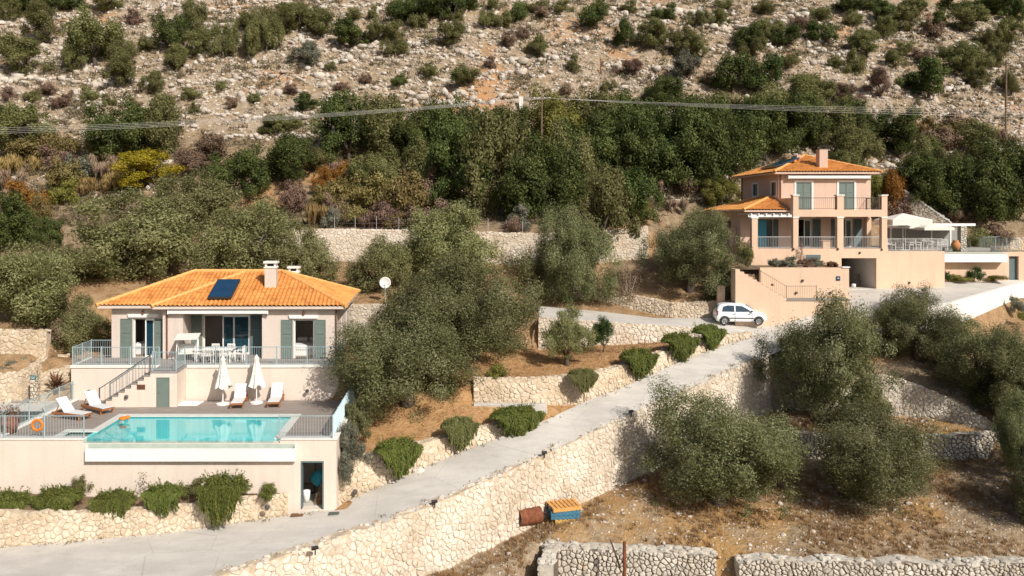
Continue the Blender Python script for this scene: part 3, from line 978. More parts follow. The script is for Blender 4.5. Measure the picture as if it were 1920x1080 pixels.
        ring = [(A[0] * R.uniform(.93, 1.0), A[1] * R.uniform(.93, 1.0)) for A in poly]
        for A in ring: m.v.append(P3(sx + A[0], max(-.05, min(top_extra, sy + A[1])), -.02))
        for A in ring: m.v.append(P3(sx + A[0] * .94, max(-.05, min(top_extra, sy + A[1] * .94)), proud * .62 + tx * A[0] + ty * A[1]))
        for A in ring: m.v.append(P3(sx + A[0] * .66, max(-.05, min(top_extra, sy + A[1] * .66)), proud * R.uniform(.88, 1.08) + tx * A[0] + ty * A[1]))
        cv = R.random()
        for lev in (0, 1):
            for j in range(k):
                a, b = base + lev * k + j, base + lev * k + (j + 1) % k
                f = (a, b, b + k, a + k)
                m.f.append(f if side > 0 else f[::-1]); m.m.append(1); rv.append(cv)
        f = tuple(base + 2 * k + j for j in range(k)); m.f.append(f if side > 0 else f[::-1]); m.m.append(1); rv.append(cv)
    # loose stones along the head of the wall
    for q in range(int(S[-1] / (.10 if dry else .13))):
        sx = R.uniform(0, S[-1]); dp = R.uniform(.02, thick * .95)
        c_ = P3(sx, HH(sx), -dp); rr_ = R.uniform(.06, .17 if not dry else .22); fl = R.uniform(.45, .8)
        b0 = len(m.v); cv = R.random(); ro = R.uniform(0, 3)
        for e in (-.45, .5):
            for j in range(6):
                a_ = ro + 2 * math.pi * j / 6; r3 = rr_ * R.uniform(.75, 1.2) * math.cos(e)
                m.v.append((c_[0] + r3 * math.cos(a_) * 1.15, c_[1] + r3 * math.sin(a_), c_[2] - .01 + rr_ * fl * math.sin(e) * 1.3))
        m.v.append((c_[0], c_[1], c_[2] + rr_ * fl * R.uniform(.75, .95)))
        for j in range(6):
            for f in ((b0 + j, b0 + (j+1) % 6, b0 + 6 + (j+1) % 6, b0 + 6 + j), (b0 + 6 + j, b0 + 6 + (j+1) % 6, b0 + 12)):
                m.f.append(f); m.m.append(1); rv.append(cv)
    o = m.build(name, [M['gapdark'] if dry else M['mortar'], M['pc_' + key]])
    at = o.data.attributes.new('rnd', 'FLOAT', 'FACE'); at.data.foreach_set('value', rv)
    return tag(o, label, cat, group, 'thing')

G_RW = 'rubble stone retaining walls'
stone_wall('stone_wall', [p + Vector((0,0,.04)) for p in RO], [p.z - .3 for p in BIGFOOT], 0.5, M['stonewhite'],
           'long tall pale stone retaining wall below the outer edge of the driveway', 1, seed=3, batter=0.45, group=G_RW)
stone_wall('stone_wall', [p + Vector((0,0,.12)) for p in ATOP], [p.z - .1 for p in ia], 0.5, M['stone'],
           'low stone wall with trailing shrubs beside the drive, right of the pool wall', 1, seed=4, batter=0.3, group=G_RW)
stone_wall('stone_wall', [p + Vector((0,0,.12)) for p in BTOP], [p.z - .1 for p in ib], 0.5, M['stone'],
           'low stone wall climbing beside the upper drive towards the white car', 1, seed=5, batter=0.3, group=G_RW)
stone_wall('stone_wall', [p + Vector((0,0,.1)) for p in BLEFT + BTOP[:1]], [p.z - .1 for p in BFOOT], 0.5, M['stone'],
           'straight neat stone wall holding the orange garden under the small olive', 1, seed=6, batter=0.2, group=G_RW)
stone_wall('stone_wall', [p + Vector((0,0,.08)) for p in CTOP][::-1], [p.z - .1 for p in CFOOT][::-1], 0.45, M['stonewhite'],
           'pale low stone wall between the orange garden and the upper lane', 1, seed=7, batter=0.3, group=G_RW)
stone_wall('stone_wall', [p + Vector((0,0,.05)) for p in DTOP][::-1], [p.z - .1 for p in DFOOT][::-1], 0.45, M['stone'],
           'curving stone retaining wall running behind the white car', 1, seed=8, batter=0.25, group=G_RW)
stone_wall('stone_wall', [p + Vector((0,0,.08)) for p in E_T], [p.z for p in E_F], 0.5, M['stonewhite'],
           'high pale stone terrace wall topped by wire fence posts below the woods', 1, seed=9, batter=0.2, group=G_RW)
stone_wall('stone_wall', [p + Vector((0,0,.06)) for p in FW_T], [p.z - .1 for p in FW_F], 0.5, M['stonegrey'],
           'shaded stone retaining wall behind the olives at the right', 1, seed=10, batter=0.3, group=G_RW)
stone_wall('dry_stone_wall', [p + Vector((0,0,.08)) for p in G_T], [p.z - .1 for p in G_F], 0.5, M['drystone'],
           'rough grey dry stone terrace wall across the middle of the olive grove', 1, seed=11, jit=0.14, batter=0.3, group='dry stone walls')
stone_wall('dry_stone_wall', [p + Vector((0,0,.22)) for p in W1_T], [p.z - 1.5 for p in W1_T], 0.75, M['drystone'],
           'dry stone wall at the bottom edge behind the rusty post', 1, seed=12, jit=0.12, batter=0.1, group='dry stone walls')
stone_wall('dry_stone_wall', [p + Vector((0,0,.1)) for p in W2_T], [p.z - 1.3 for p in W2_T], 0.7, M['drystone'],
           'crumbling dry stone wall along the lower right edge of the field', 1, seed=13, jit=0.16, batter=0.1, group='dry stone walls')
e0 = W1_T[0] + Vector((0.05, 0.2, .26)); e1 = e0 + Vector((-.35, -1.9, -.1))
stone_wall('dry_stone_wall', [e0, e1], 1.5, 0.6, M['drystone'],
           'short end return of dry stone wall at the bottom edge, turning towards the viewer', 1, seed=14, jit=0.1, group='dry stone walls')
# left of the villa
stone_wall('stone_wall', [p + Vector((0,0,.08)) for p in HL_T], [HL_T[0].z - 1.7, HL_T[1].z - 1.7, HL_T[2].z - 1.6, HL_T[3].z - .6], 0.4, M['stone'],
           'stone wall at the left edge beside the grey ramp', 1, seed=15, batter=0.1, group=G_RW)
stone_wall('stone_wall', [PY(-60,620,46.0), PY(88,620,46.2)], 1.5, 0.45, M['stone'],
           'upper stone wall at the left edge below an olive tree', 1, seed=16, batter=0.1, group=G_RW)
stone_wall('stone_wall', [PY(37,680,45.4), PY(70,668,46.6), PY(96,660,47.6)], [2.0-.4, 2.2-.3, 2.4-.3], 0.35, M['stone'],
           'short low stone wall along the far side of the grey ramp', 1, seed=17, group=G_RW)
stone_wall('stone_wall', [PY(75,702,43.6), PY(100,696,44.0), PY(131,686,44.6)], [0.1, .2, .6], 0.35, M['stone'],
           'stone garden wall behind the reddish spiky plant, left of the villa', 1, seed=18, group=G_RW)
stone_wall('stone_wall', [PY(88,674,46.8), PY(131,664,47.6)], [1.2, 1.3], 0.35, M['stone'],
           'low stone wall between the ramp and the blue railing of the villa', 1, seed=19, group=G_RW)
stone_wall('stone_wall', [p + Vector((0,0,.06)) for p in HB], 2.5, 0.4, M['stonegrey'],
           'stone retaining wall behind the left villa, below the satellite dish', 1, seed=20, group=G_RW)
# planter in front of the pool wall
PT = [Pz(-60,958,-2.55), PY(60,964,35.6), PY(200,960,35.2), PY(300,954,34.9), PY(420,940,35.0), PY(540,926,35.35)]
pf = [Pz(-60,1033,-3.7), Pz(60,1022,-3.55), Pz(200,1010,-3.45), Pz(300,1001,-3.33), Pz(420,985,-3.2), Pz(540,966,-3.08)]
PT = [Vector((a.x, min(a.y, b.y) + 0.05 if i else b.y, a.z)) for i, (a, b) in enumerate(zip(PT, pf))]
PT = [PY(px, py, q.y + .1) for (px, py), q in zip([(-60,958),(60,964),(200,960),(300,954),(420,940),(540,926)], pf)]
stone_wall('planter_wall', PT, [p.z - .1 for p in pf], 0.4, M['stone'],
           'stone planter wall with trailing shrubs under the white pool beam', 1, seed=21, batter=0.15, group=G_RW)
m = MB()
back = [Vector((p.x, 35.9, 0)) for p in PT]
vs = []
for p, q in zip(PT, back):
    vs += [(p.x, p.y + .3, p.z - .1), (q.x, q.y, p.z + .05)]
m.add(vs, [(2*i, 2*i+2, 2*i+3, 2*i+1) for i in range(len(PT) - 1)])
tag(m.build('planter_soil', M['soil']), 'brown soil filling the stone planter along the pool wall', 'soil', kind='structure')
# concrete strip at the foot of the straight garden wall
s0, s1 = PY(888,760,43.5), PY(1026,764,43.4)
m = MB()
m.prism([(s0.x, s0.y), (s1.x, s1.y), (s1.x - .1, s1.y + .45), (s0.x, s0.y + .45)], min(s0.z, s1.z) - .35, max(s0.z, s1.z) + .06)
tag(m.build('kerb', M['concrete'], bevel=.02), 'pale concrete kerb at the foot of the straight garden wall', 'kerb')
# ------------------------------------------------------------------ building kit
def slope(mb, A, B, C_, D, pitch=0.25, amp=0.075, row=0.42, m=0):
    """tiled roof slope: barrel tiles running up from the eave A-B to the top D-C_"""
    A, B, C_, D = map(Vector, (A, B, C_, D))
    e = (B - A); L = e.length; e.normalize()
    t = (D - A) - e * (D - A).dot(e)
    if t.length < 0.01: t = (C_ - A) - e * (C_ - A).dot(e)
    V = t.length; t.normalize()
    n = e.cross(t).normalized()
    if n.z < 0: n = -n
    uD, uC = (D - A).dot(e), (C_ - A).dot(e)
    us = np.arange(min(0, uD), max(L, uC) + 0.001, pitch / 5)
    rows = max(1, int(V / row))
    vs, fs = [], []
    W = len(us)
    for r in range(rows):
        for (v, hh) in ((V * r / rows, 0.035), (V * (r + 1) / rows, 0.0)):
            lo, hi = uD * v / V, L + (uC - L) * v / V
            for u in us:
                uu = min(max(u, lo), hi)
                ph = (uu / pitch) % 1.0
                h = amp * (0.5 + 0.5 * math.cos(2 * math.pi * ph)) + hh
                vs.append(A + e * uu + t * v + n * h)
    for r in range(2 * rows - 1):
        lo0, hi0 = None, None
        for i in range(W - 1):
            a = r * W + i
            if (vs[a] - vs[a+1]).length < 1e-4 and (vs[a+W] - vs[a+W+1]).length < 1e-4: continue
            fs.append((a, a + 1, a + W + 1, a + W))
    mb.add(vs, fs, m)

def ridge(mb, p, q, r=0.12, m=0):
    p, q = Vector(p), Vector(q)
    n = max(2, int((q - p).length / 0.4))
    for i in range(n):
        a, b = p.lerp(q, i / n), p.lerp(q, (i + 1.12) / n)
        mb.tube([a, b], [r * 1.08, r * 0.9], 8, m)

def shutter(fr, org, parent, x0, x1, z0, z1, y, mat, thick=0.05):
    m = MB(fr)
    b = 0.055
    m.box(x0, x0 + b, y - thick, y, z0, z1); m.box(x1 - b, x1, y - thick, y, z0, z1)
    zm = z0 + (z1 - z0) * 0.62
    for z in (z0, zm, z1 - b): m.box(x0 + b, x1 - b, y - thick + .002, y - .002, z, z + b)
    n = int((z1 - z0) / 0.075)
    for i in range(n):
        z = z0 + b + (z1 - z0 - 2 * b) * (i + .5) / n
        m.add([(x0+b, y-thick+.006, z-.03), (x1-b, y-thick+.006, z-.03), (x1-b, y-.01, z+.035), (x0+b, y-.01, z+.035)], [(0,1,2,3)])
    return m.build('shutter', mat, parent, org)

def glazed(fr, org, parent, x0, x1, z0, z1, y, leaves, name='window_door', fw=0.07, mat=None):
    """white frame with panes; leaves is a list of (x0, x1) glazed leaves in it"""
    m = MB(fr)
    m.box(x0, x0 + fw, y, y + .1, z0, z1); m.box(x1 - fw, x1, y, y + .1, z0, z1); m.box(x0 + fw, x1 - fw, y, y + .1, z1 - fw, z1)
    for a, b in leaves:
        m.box(a, a + fw, y + .02, y + .08, z0, z1 - fw - .003); m.box(b - fw, b, y + .02, y + .08, z0, z1 - fw - .003)
        m.box(a + fw, b - fw, y + .02, y + .08, z0, z0 + .1); m.box(a + fw, b - fw, y + .02, y + .08, z1 - 2*fw - .003, z1 - fw - .003)
    f = m.build(name, mat or M['white'], parent, org)
    for a, b in leaves:
        p = MB(fr); p.box(a + fw, b - fw, y + .045, y + .055, z0 + .1, z1 - 2*fw)
        p.build('pane', M['glass'], f)
        f.children[-1].location = (0, 0, 0)
        me = f.children[-1].data
        for v in me.vertices: v.co -= Vector(org)
    return f

def railing(pts_, h, label, mat, parent_name='railing', gap=0.125, post=1.6, group='railings', top_r=0.022, cat='railing', post_r=0.03, bar_r=0.009):
    p = [Vector(q) for q in pts_]
    t = thing(parent_name, p[0], label, cat, group)
    fr, bars = MB(), MB()
    up = Vector((0, 0, h))
    for a, b in zip(p[:-1], p[1:]):
        fr.tube([a + up, b + up], top_r, 6)
        fr.tube([a + Vector((0,0,.09)), b + Vector((0,0,.09))], top_r * .7, 5)
        L = (b - a).length
        n = max(1, int(round(L / post)))
        for i in range(n + (1 if b is p[-1] else 0)):
            q = a.lerp(b, i / n)
            m = MB(); m.tube([q, q + up + Vector((0,0,.05))], post_r, 6)
            m.build('post', mat, t, p[0])
        k = max(2, int(L / gap))
        for i in range(1, k):
            q = a.lerp(b, i / k)
            bars.tube([q + Vector((0,0,.09)), q + up], bar_r, 4, cap=False)
    fr.build('rail', mat, t, p[0]); bars.build('bars', mat, t, p[0])
    return t

def disc_lamp(p, nrm, label, r=0.11, mat=None, group='round wall lamps'):
    p, nrm = Vector(p), Vector(nrm).normalized()
    m = MB()
    m.tube([p - nrm * .02, p + nrm * .05, p + nrm * .09], [r, r, r * .55], 12)
    t = tag(m.build('wall_lamp', mat or M['dark'], smooth=False), label, 'lamp', group)
    return t

# ------------------------------------------------------------------ left villa
FL = Frame((-23.2, 46.0, 2.09), 0.6, 6.2)
LO = FL.o
vl = thing('villa', LO, 'single storey cream villa with orange hipped tile roof above the turquoise pool', 'villa')
HW, HD, HH = 13.1, 8.0, 3.0
ops_l = [(1.25, 2.46, 0.0, 2.28)]
ops_r = [(10.62, 11.8, 0.0, 2.25)]
ops_m = [(5.03, 7.8, 0.0, 2.36)]
m = MB(FL)
m.wall('x', 0, 3.4, .45, .75, -.1, HH, ops_l)
m.box(3.1, 3.4, 0, .45, -.1, HH)
m.box(3.4, 4.26, 0, .30, -.1, HH)
m.box(4.26, 8.8, 0, .30, 2.62, HH)
m.box(3.96, 4.26, .30, 1.4, -.1, HH)
m.wall('x', 3.96, 9.1, 1.4, 1.7, -.1, HH, ops_m)
m.box(8.8, 9.1, .3, 1.4, -.1, HH)
m.wall('x', 8.8, HW, 0, .3, -.1, HH, ops_r)
m.wall('y', .75, HD, 0, .3, -.1, HH)
m.wall('y', .3, HD, HW - .3, HW, -.1, HH, [(2.2, 3.0, 0, 2.2), (5.2, 6.0, 1.1, 2.2)])
m.box(.3, HW - .3, HD - .3, HD, -.1, HH)
m.build('wall', M['creamhouse'], vl, LO)
m = MB(FL)
m.box(.3, HW - .3, 4.6, 4.75, 0, HH - .1); m.box(4.1, 4.25, 1.7, 4.6, 0, HH - .1); m.box(9.2, 9.35, 1.7, 4.6, 0, HH - .1)
m.box(.3, HW - .3, .75, 4.6, HH - .12, HH - .05)
m.build('interior_partition', M['interiorlight'], vl, LO)
m = MB(FL); m.box(.3, HW - .3, 1.7, 4.6, -.05, .012); m.box(.3, 3.95, .75, 1.7, -.05, .012); m.box(9.1, HW-.3, .3, 1.7, -.05, .012)
m.build('interior_floor', M['floor'], vl, LO)
# roof
E = HH + .06
def RZ(t): return E + .37 * t
rf = MB(FL)
xA, xB, yF, yB = -.7, 13.7, -.5, 8.5
tip1, tip2 = (3.8, 4.0, RZ(4.5)), (9.2, 4.0, RZ(4.5))
slope(rf, (2.6, yF, E), (xB, yF, E), tip2, (7.1, 4.0, RZ(4.5)))
slope(rf, (xA, -.05, E), (2.9, -.05, E), (6.95, 4.0, RZ(4.5) - .02), (3.8, 4.0, RZ(4.5) - .02))
slope(rf, (xB, yF, E), (xB, yB, E), tip2, tip2)
slope(rf, (xA, yB, E), (xA, -.05, E), tip1, tip1)
slope(rf, (xB, yB, E), (xA, yB, E), tip1, tip2)
roof = rf.build('roof', M['tile'], vl, LO, smooth=False)
m = MB(FL)
m.box(xA + .06, 2.62, .0, yB - .06, E - .16, E - .005); m.box(2.62, xB - .06, yF + .06, yB - .06, E - .16, E - .005)
m.build('eaves', M['creamhouse'], roof)
def rebase(o, org):
    for v in o.data.vertices: v.co -= Vector(org)
rebase(roof.children[-1], LO)
m = MB(FL)
ridge(m, (xB, yF, E + .03), (tip2[0], tip2[1], tip2[2] + .05)); ridge(m, (xB, yB, E + .03), (tip2[0], tip2[1], tip2[2] + .05))
ridge(m, (xA, -.05, E + .03), (tip1[0], tip1[1], tip1[2] + .05)); ridge(m, (xA, yB, E + .03), (tip1[0], tip1[1], tip1[2] + .05))
ridge(m, (tip1[0], 4, tip1[2] + .05), (tip2[0], 4, tip2[2] + .05)); ridge(m, (2.6, yF, E + .03), (6.9, 3.8, RZ(4.3) + .06))
m.build('ridge_tiles', M['tilecap'], roof, smooth=False); rebase(roof.children[-1], LO)
def chimney(fr, org, par, x0, x1, y0, y1, z0, z1, mat, capmat, dark_top=False):
    m = MB(fr)
    m.box(x0, x1, y0, y1, z0, z1 - .34)
    c = m.build('chimney', mat, par); rebase(c, org)
    m = MB(fr)
    for a, b in ((x0, y0), (x1 - .14, y0), (x0, y1 - .14), (x1 - .14, y1 - .14)): m.box(a + .01, a + .13, b + .01, b + .13, z1 - .34, z1 - .12)
    m.box(x0 + .14, x1 - .14, y0 + .05, y0 + .2, z1 - .34, z1 - .3)
    m.box(x0 - .07, x1 + .07, y0 - .07, y1 + .07, z1 - .12, z1)
    m.box(x0 - .04, x1 + .04, y0 - .04, y1 + .04, z1 - .40, z1 - .335)
    k = m.build('chimney_cap', capmat, c); rebase(k, org)
    m = MB(fr); m.box(x0 + .16, x1 - .16, y0 + .16, y1 - .16, z1 - .34, z1 - .13)
    k = m.build('flue', M['dark'], c); rebase(k, org)
    return c
chimney(FL, LO, vl, 8.6, 9.28, 1.75, 2.4, 3.3, 5.5, M['creamhouse'], M['whitewall'])
chimney(FL, LO, vl, 9.46, 10.1, 5.0, 5.6, 3.3, 4.98, M['whitewall'], M['whitewall'])
def slope_panel(fr, org, par, x0, x1, t0, t1, y_eave, z_eave, k, lift):
    def P(x, t, d): return (x, y_eave + t - d * k * .94, z_eave + k * t + d * .94)
    m = MB(fr)
    vs = [P(x0,t0,lift), P(x1,t0,lift), P(x1,t1,lift), P(x0,t1,lift), P(x0,t0,lift+.1), P(x1,t0,lift+.1), P(x1,t1,lift+.1), P(x0,t1,lift+.1)]
    m.add(vs, [(0,3,2,1),(4,5,6,7),(0,1,5,4),(1,2,6,5),(2,3,7,6),(3,0,4,7)])
    for x in (x0 + .1, x1 - .1): m.bar(P(x, t0 + .2, 0), P(x, t0 + .2, lift), .04, .04); m.bar(P(x, t1 - .2, 0), P(x, t1 - .2, lift), .04, .04)
    p = m.build('solar_panel', M['panelframe'], par); rebase(p, org)
    m = MB(fr); b = .06
    m.add([P(x0+b,t0+b,lift+.103), P(x1-b,t0+b,lift+.103), P(x1-b,t1-b,lift+.103), P(x0+b,t1-b,lift+.103)], [(0,1,2,3)])
    g = m.build('collector', M['collector'], p); rebase(g, org)
    return p
slope_panel(FL, LO, vl, 5.65, 7.02, .62, 2.95, yF, E, .37, .16)
# windows and shutters
w1 = glazed(FL, LO, vl, 1.25, 2.46, 0, 2.28, .55, [(1.9, 2.43)])
w2 = glazed(FL, LO, vl, 10.62, 11.8, 0, 2.25, .1, [])
w3 = glazed(FL, LO, vl, 5.03, 7.8, 0, 2.36, 1.5, [(6.15, 6.85), (6.8, 7.75)], 'sliding_door')
shutter(FL, LO, vl, .52, 1.2, .02, 2.26, .445, M['shutter']); shutter(FL, LO, vl, 2.5, 3.08, .02, 2.26, .445, M['shutter'])
shutter(FL, LO, vl, 9.9, 10.56, .02, 2.24, -.005, M['shutter']); shutter(FL, LO, vl, 11.84, 12.46, .02, 2.24, -.005, M['shutter'])
shutter(FL, LO, vl, 4.33, 4.98, .02, 2.34, 1.395, M['shutter']); shutter(FL, LO, vl, 7.84, 8.6, .02, 2.34, 1.395, M['shutterdark'])
for (x0, x1, y, z) in ((1.0, 2.7, .445, 2.34), (10.4, 12.0, -.005, 2.32)):
    m = MB(FL); m.xz([(x0, z), (x1, z), (x1 + .06, z + .2), (x0 - .06, z + .2)], y - .1, y)
    m.build('lintel', M['white'], vl, LO)
m = MB(FL); m.box(5.0, 8.0, 1.34, 1.395, 2.4, 2.58); m.build('lintel', M['white'], vl, LO)
m = MB(FL); m.box(3.5, 9.15, -.32, -.02, 2.62, 2.86); m.box(3.45, 3.5, -.34, -.01, 2.58, 2.9); m.box(9.15, 9.2, -.34, -.01, 2.58, 2.9)
m.build('awning', M['white'], vl, LO, bevel=.02)
for x, y in ((3.36, -.06), (13.06, -.06)):
    m = MB(FL); m.tube([(x, y, 0), (x, y, 2.8), (x, y - .3, 2.95)], .045, 8); m.build('downpipe', M['brownmetal'], vl, LO)
for x, y in ((1.85, .44), (11.2, -.01)):
    m = MB(FL); m.tube([(x, y, 2.78), (x, y - .14, 2.8), (x, y - .14, 2.72)], .018, 6); m.lathe([(.03, .2), (.075, .16), (.06, 0), (.02, -.02)], (x, y - .14, 2.53), 8)
    m.build('lantern', M['brownmetal'], vl, LO)
# beds seen through the open doors
for (x, y, lab) in ((1.6, 1.5, 'white made bed inside the left bedroom of the villa'), (10.9, .9, 'white made bed inside the right bedroom of the villa')):
    t = thing('bed', FL((x, y, 0)), lab, 'bed', 'beds inside the villa')
    m = MB(); m.box(-.8, .9, 0, 2, .0, .32); m.build('bed_base', M['linen'], t)
    m = MB(); m.box(-.82, .92, -.02, 2, .32, .62); m.build('mattress', M['linen'], t, bevel=.08)
    m = MB(); m.box(-.65, .0, 1.5, 1.95, .63, .85); m.box(.1, .75, 1.5, 1.95, .63, .85); m.build('pillow', M['linen'], t, bevel=.08)

# upper terrace with stair block
ut = thing('terrace', LO, 'raised cream terrace with steps and a green store door in front of the villa', 'terrace')
ZB = -2.1
m = MB(FL)
m.box(-1.24, 13.4, -2.05, -1.75, ZB, -.12); m.box(-1.24, -.94, -1.75, .6, ZB, -.12)
m.box(13.1, 13.4, -1.75, .6, ZB, -.12)
m.wall('x', 3.65, 5.05, -3.7, -3.5, ZB, -.12, [(3.95, 4.66, ZB, -.33)])
m.box(4.85, 5.05, -3.5, -2.05, ZB, -.12); m.box(3.65, 3.85, -3.5, -2.05, ZB, -.12)
N = 9
for i in range(N - 1):
    x1 = 3.65 - i * .335
    m.box(x1 - .335, x1, -3.7, -2.06, ZB, -.21 * (i + 1) - .05)
m.build('retaining_wall', M['cream'], ut, LO)
m = MB(FL)
m.box(-1.24, HW + .3, -2.05, .46, -.115, 0); m.box(3.4, 8.8, .46, 1.41, -.115, 0)
m.box(3.65, 5.05, -3.7, -2.05, -.115, 0)
m.build('paving', M['terrace'], ut, LO)
m = MB(FL)
m.box(-1.28, 3.6, -2.11, -1.93, -.117, .03); m.box(5.1, 13.44, -2.11, -1.93, -.117, .03); m.box(-1.28, -1.12, -1.93, .5, -.117, .03)
m.build('edging', M['whitewall'], ut, LO)
for i in range(N - 1):
    m = MB(FL); x1 = 3.65 - i * .335
    m.box(x1 - .36, x1 + .0, -3.74, -2.07, -.21 * (i + 1) - .048, -.21 * (i + 1)); m.build('step', M['pathgrey'], ut, LO)
m = MB(FL); m.box(3.98, 4.63, -3.66, -3.62, ZB + .2, -.36); d = m.build('door', M['shutter'], ut, LO)
m = MB(FL); m.box(4.02, 4.06, -3.70, -3.66, -1.15, -1.1); m.tube([(4.04, -3.7, -1.12), (4.15, -3.7, -1.12)], .012, 6); h = m.build('handle', M['rim'], d); rebase(h, LO)
m = MB(FL); m.box(2.95, 3.38, -3.73, -3.69, -.95, -.7)
for i in range(5): m.box(2.97, 3.36, -3.745, -3.73, -.93 + i * .047, -.91 + i * .047)
m.build('vent_grille', M['brownmetal'], ut, LO)
G = M['rail']
railing([FL(p) for p in [(0, .5, 0), (-1.18, .5, 0), (-1.18, -2.0, 0), (3.55, -2.0, 0)]], 1.0, 'blue grey railing round the left corner of the upper terrace', G)
railing([FL(p) for p in [(3.75, -3.62, 0), (4.98, -3.62, 0), (4.98, -2.0, 0), (13.35, -2.0, 0), (13.35, .3, 0)]], 1.0, 'blue grey railing along the upper terrace from stair landing to olive tree', G)
railing([FL(p) for p in [(.95, -3.66, -1.87), (3.62, -3.66, -.1)]], .95, 'dark brown handrail on the outer side of the terrace steps', M['raildark'], gap=.33, post=4, post_r=.035)
railing([FL(p) for p in [(.95, -2.16, -1.87), (3.4, -2.16, -.2)]], .95, 'pale handrail on the wall side of the terrace steps', G, gap=.2, post=4)

# ------------------------------------------------------------------ pool deck and pool
FP = Frame((0, 36.0, 0.2), 0.0, 4.0)
PO = FP((-15, 0, 0))
pt = thing('pool_terrace', PO, 'lower cream walled terrace with brown deck round the swimming pool', 'terrace')
m = MB(FP)
T = -.09
m.box(-30, -23.55, 0, .38, -3.9, .05)
m.box(-23.55, -19.3, 0, .38, -3.6, .05)
m.box(-19.3, -10.45, 0, .38, -3.6, T)
m.wall('x', -10.45, -7.9, 0, .38, -3.6, .05, [(-9.47, -8.5, -3.08, -.92)])
m.box(-8.28, -7.9, .38, 8.2, -3.6, .05)
m.box(-23.55, -23.25, .38, 7.9, -3.3, .03)
m.build('retaining_wall', M['cream'], pt, PO)
m = MB(FP)
def deckbox(x0, x1, y0, y1): m.box(x0, x1, y0, y1, -.18, 0)
deckbox(-23.25, -20.97, .38, 7.9); deckbox(-20.97, -19.7, 1.9, 7.9); deckbox(-19.7, -10.4, 4.8, 7.9); deckbox(-10.4, -8.28, .38, 7.9)
m.build('deck', M['deck'], pt, PO)
m = MB(FP)
m.box(-10.35, -8.3, .385, 3.6, -3.35, -3.06); m.build('store_floor', M['concrete'], pt, PO)
m = MB(FP); m.box(-10.4, -10.3, .385, 3.6, -3.05, -.3); m.box(-10.3, -8.3, 3.5, 3.6, -3.05, -.3); m.box(-8.34, -8.285, .385, 3.5, -3.05, -.3); m.box(-10.3, -8.34, .385, 3.5, -.35, -.25)
m.build('store_wall', M['interiorlight'], pt, PO)
m = MB(FP); m.box(-9.5, -9.44, -.02, .3, -3.05, -.9); m.box(-8.53, -8.47, -.02, .3, -3.05, -.9); m.box(-9.44, -8.53, -.02, .3, -.97, -.9)
m.build('door_frame', M['shutterdark'], pt, PO)
for q in ((-30, -19.3, -.04, .42, .05), (-10.4, -7.86, -.04, .42, .05), (-8.32, -7.86, .42, 8.2, .05), (-23.6, -23.2, .42, 7.9, .03)):
    m = MB(FP); m.box(q[0], q[1], q[2], q[3], q[4], .085); m.build('wall_coping', M['whitewall'], pt, PO)

pool = thing('swimming_pool', PO, 'turquoise infinity pool with white overflow beam in front of the left villa', 'pool')
m = MB(FP)
m.box(-19.35, -10.75, .39, 4.45, -1.5, -1.3)
m.box(-19.55, -19.35, .38, 4.65, -1.5, -.03); m.box(-10.75, -10.55, .38, 4.65, -1.5, -.03); m.box(-19.35, -10.75, 4.45, 4.65, -1.5, -.03)
m.box(-19.3, -10.8, .383, .45, -1.3, -.10)
m.box(-19.35, -19.0, .45, 4.45, -1.3, -.55); m.box(-19.0, -18.65, .45, 4.45, -1.3, -.95)
m.box(-20.8, -19.55, .38, 1.75, -.5, -.3)
m.build('pool_basin', M['mosaic'], pool, PO)
m = MB(FP)
for q in ((-19.35, -10.75, .0, 4.45), (-20.8, -19.352, .385, 1.75)): m.add([(q[0], q[2], -.07), (q[1], q[2], -.07), (q[1], q[3], -.07), (q[0], q[3], -.07)], [(0,1,2,3)])
m.build('water', M['water'], pool, PO)
m = MB(FP)
m.box(-19.7, -10.4, 4.4, 4.8, -.03, .035); m.box(-19.7, -19.32, 1.9, 4.4, -.03, .035); m.box(-10.78, -10.4, .38, 4.4, -.03, .035)
m.box(-20.97, -19.32, 1.55, 1.9, -.03, .034); m.box(-20.97, -20.62, .42, 1.55, -.03, .034)
m.build('coping', M['coping'], pool, PO)
m = MB(FP)
m.box(-19.06, -9.74, -.06, -.003, -.42, -.115)
m.build('overflow_ledge', M['wetstone'], pool, PO)
m = MB(FP); m.box(-19.1, -9.7, -.26, -.003, -.84, -.421); m.box(-19.1, -9.7, -.26, -.2, -.42, -.27); m.box(-19.1, -19.062, -.2, -.003, -.42, -.13); m.box(-9.738, -9.7, -.2, -.003, -.42, -.13)
m.build('overflow_beam', M['white'], pool, PO)
R0 = .085
railing([FP(p) for p in [(-23.4, 7.6, R0), (-23.4, .2, R0)]], 1.0, 'blue grey railing along the left side of the pool deck', G)
railing([FP(p) for p in [(-26.5, .18, R0), (-19.35, .18, R0)]], 1.0, 'blue grey railing in front of the pool deck carrying the orange lifebuoy', G)
railing([FP(p) for p in [(-10.5, .18, R0), (-8.1, .18, R0)]], 1.0, 'short blue grey railing at the right front corner of the pool', G)
railing([FP(p) for p in [(-8.08, .25, R0), (-8.08, 7.5, R0)]], 1.0, 'pale blue railing along the right side of the pool deck beside the olive', plain('pale_blue_metal', (0.50, 0.63, 0.68), 0.5, 0.05), gap=.07, bar_r=.014)

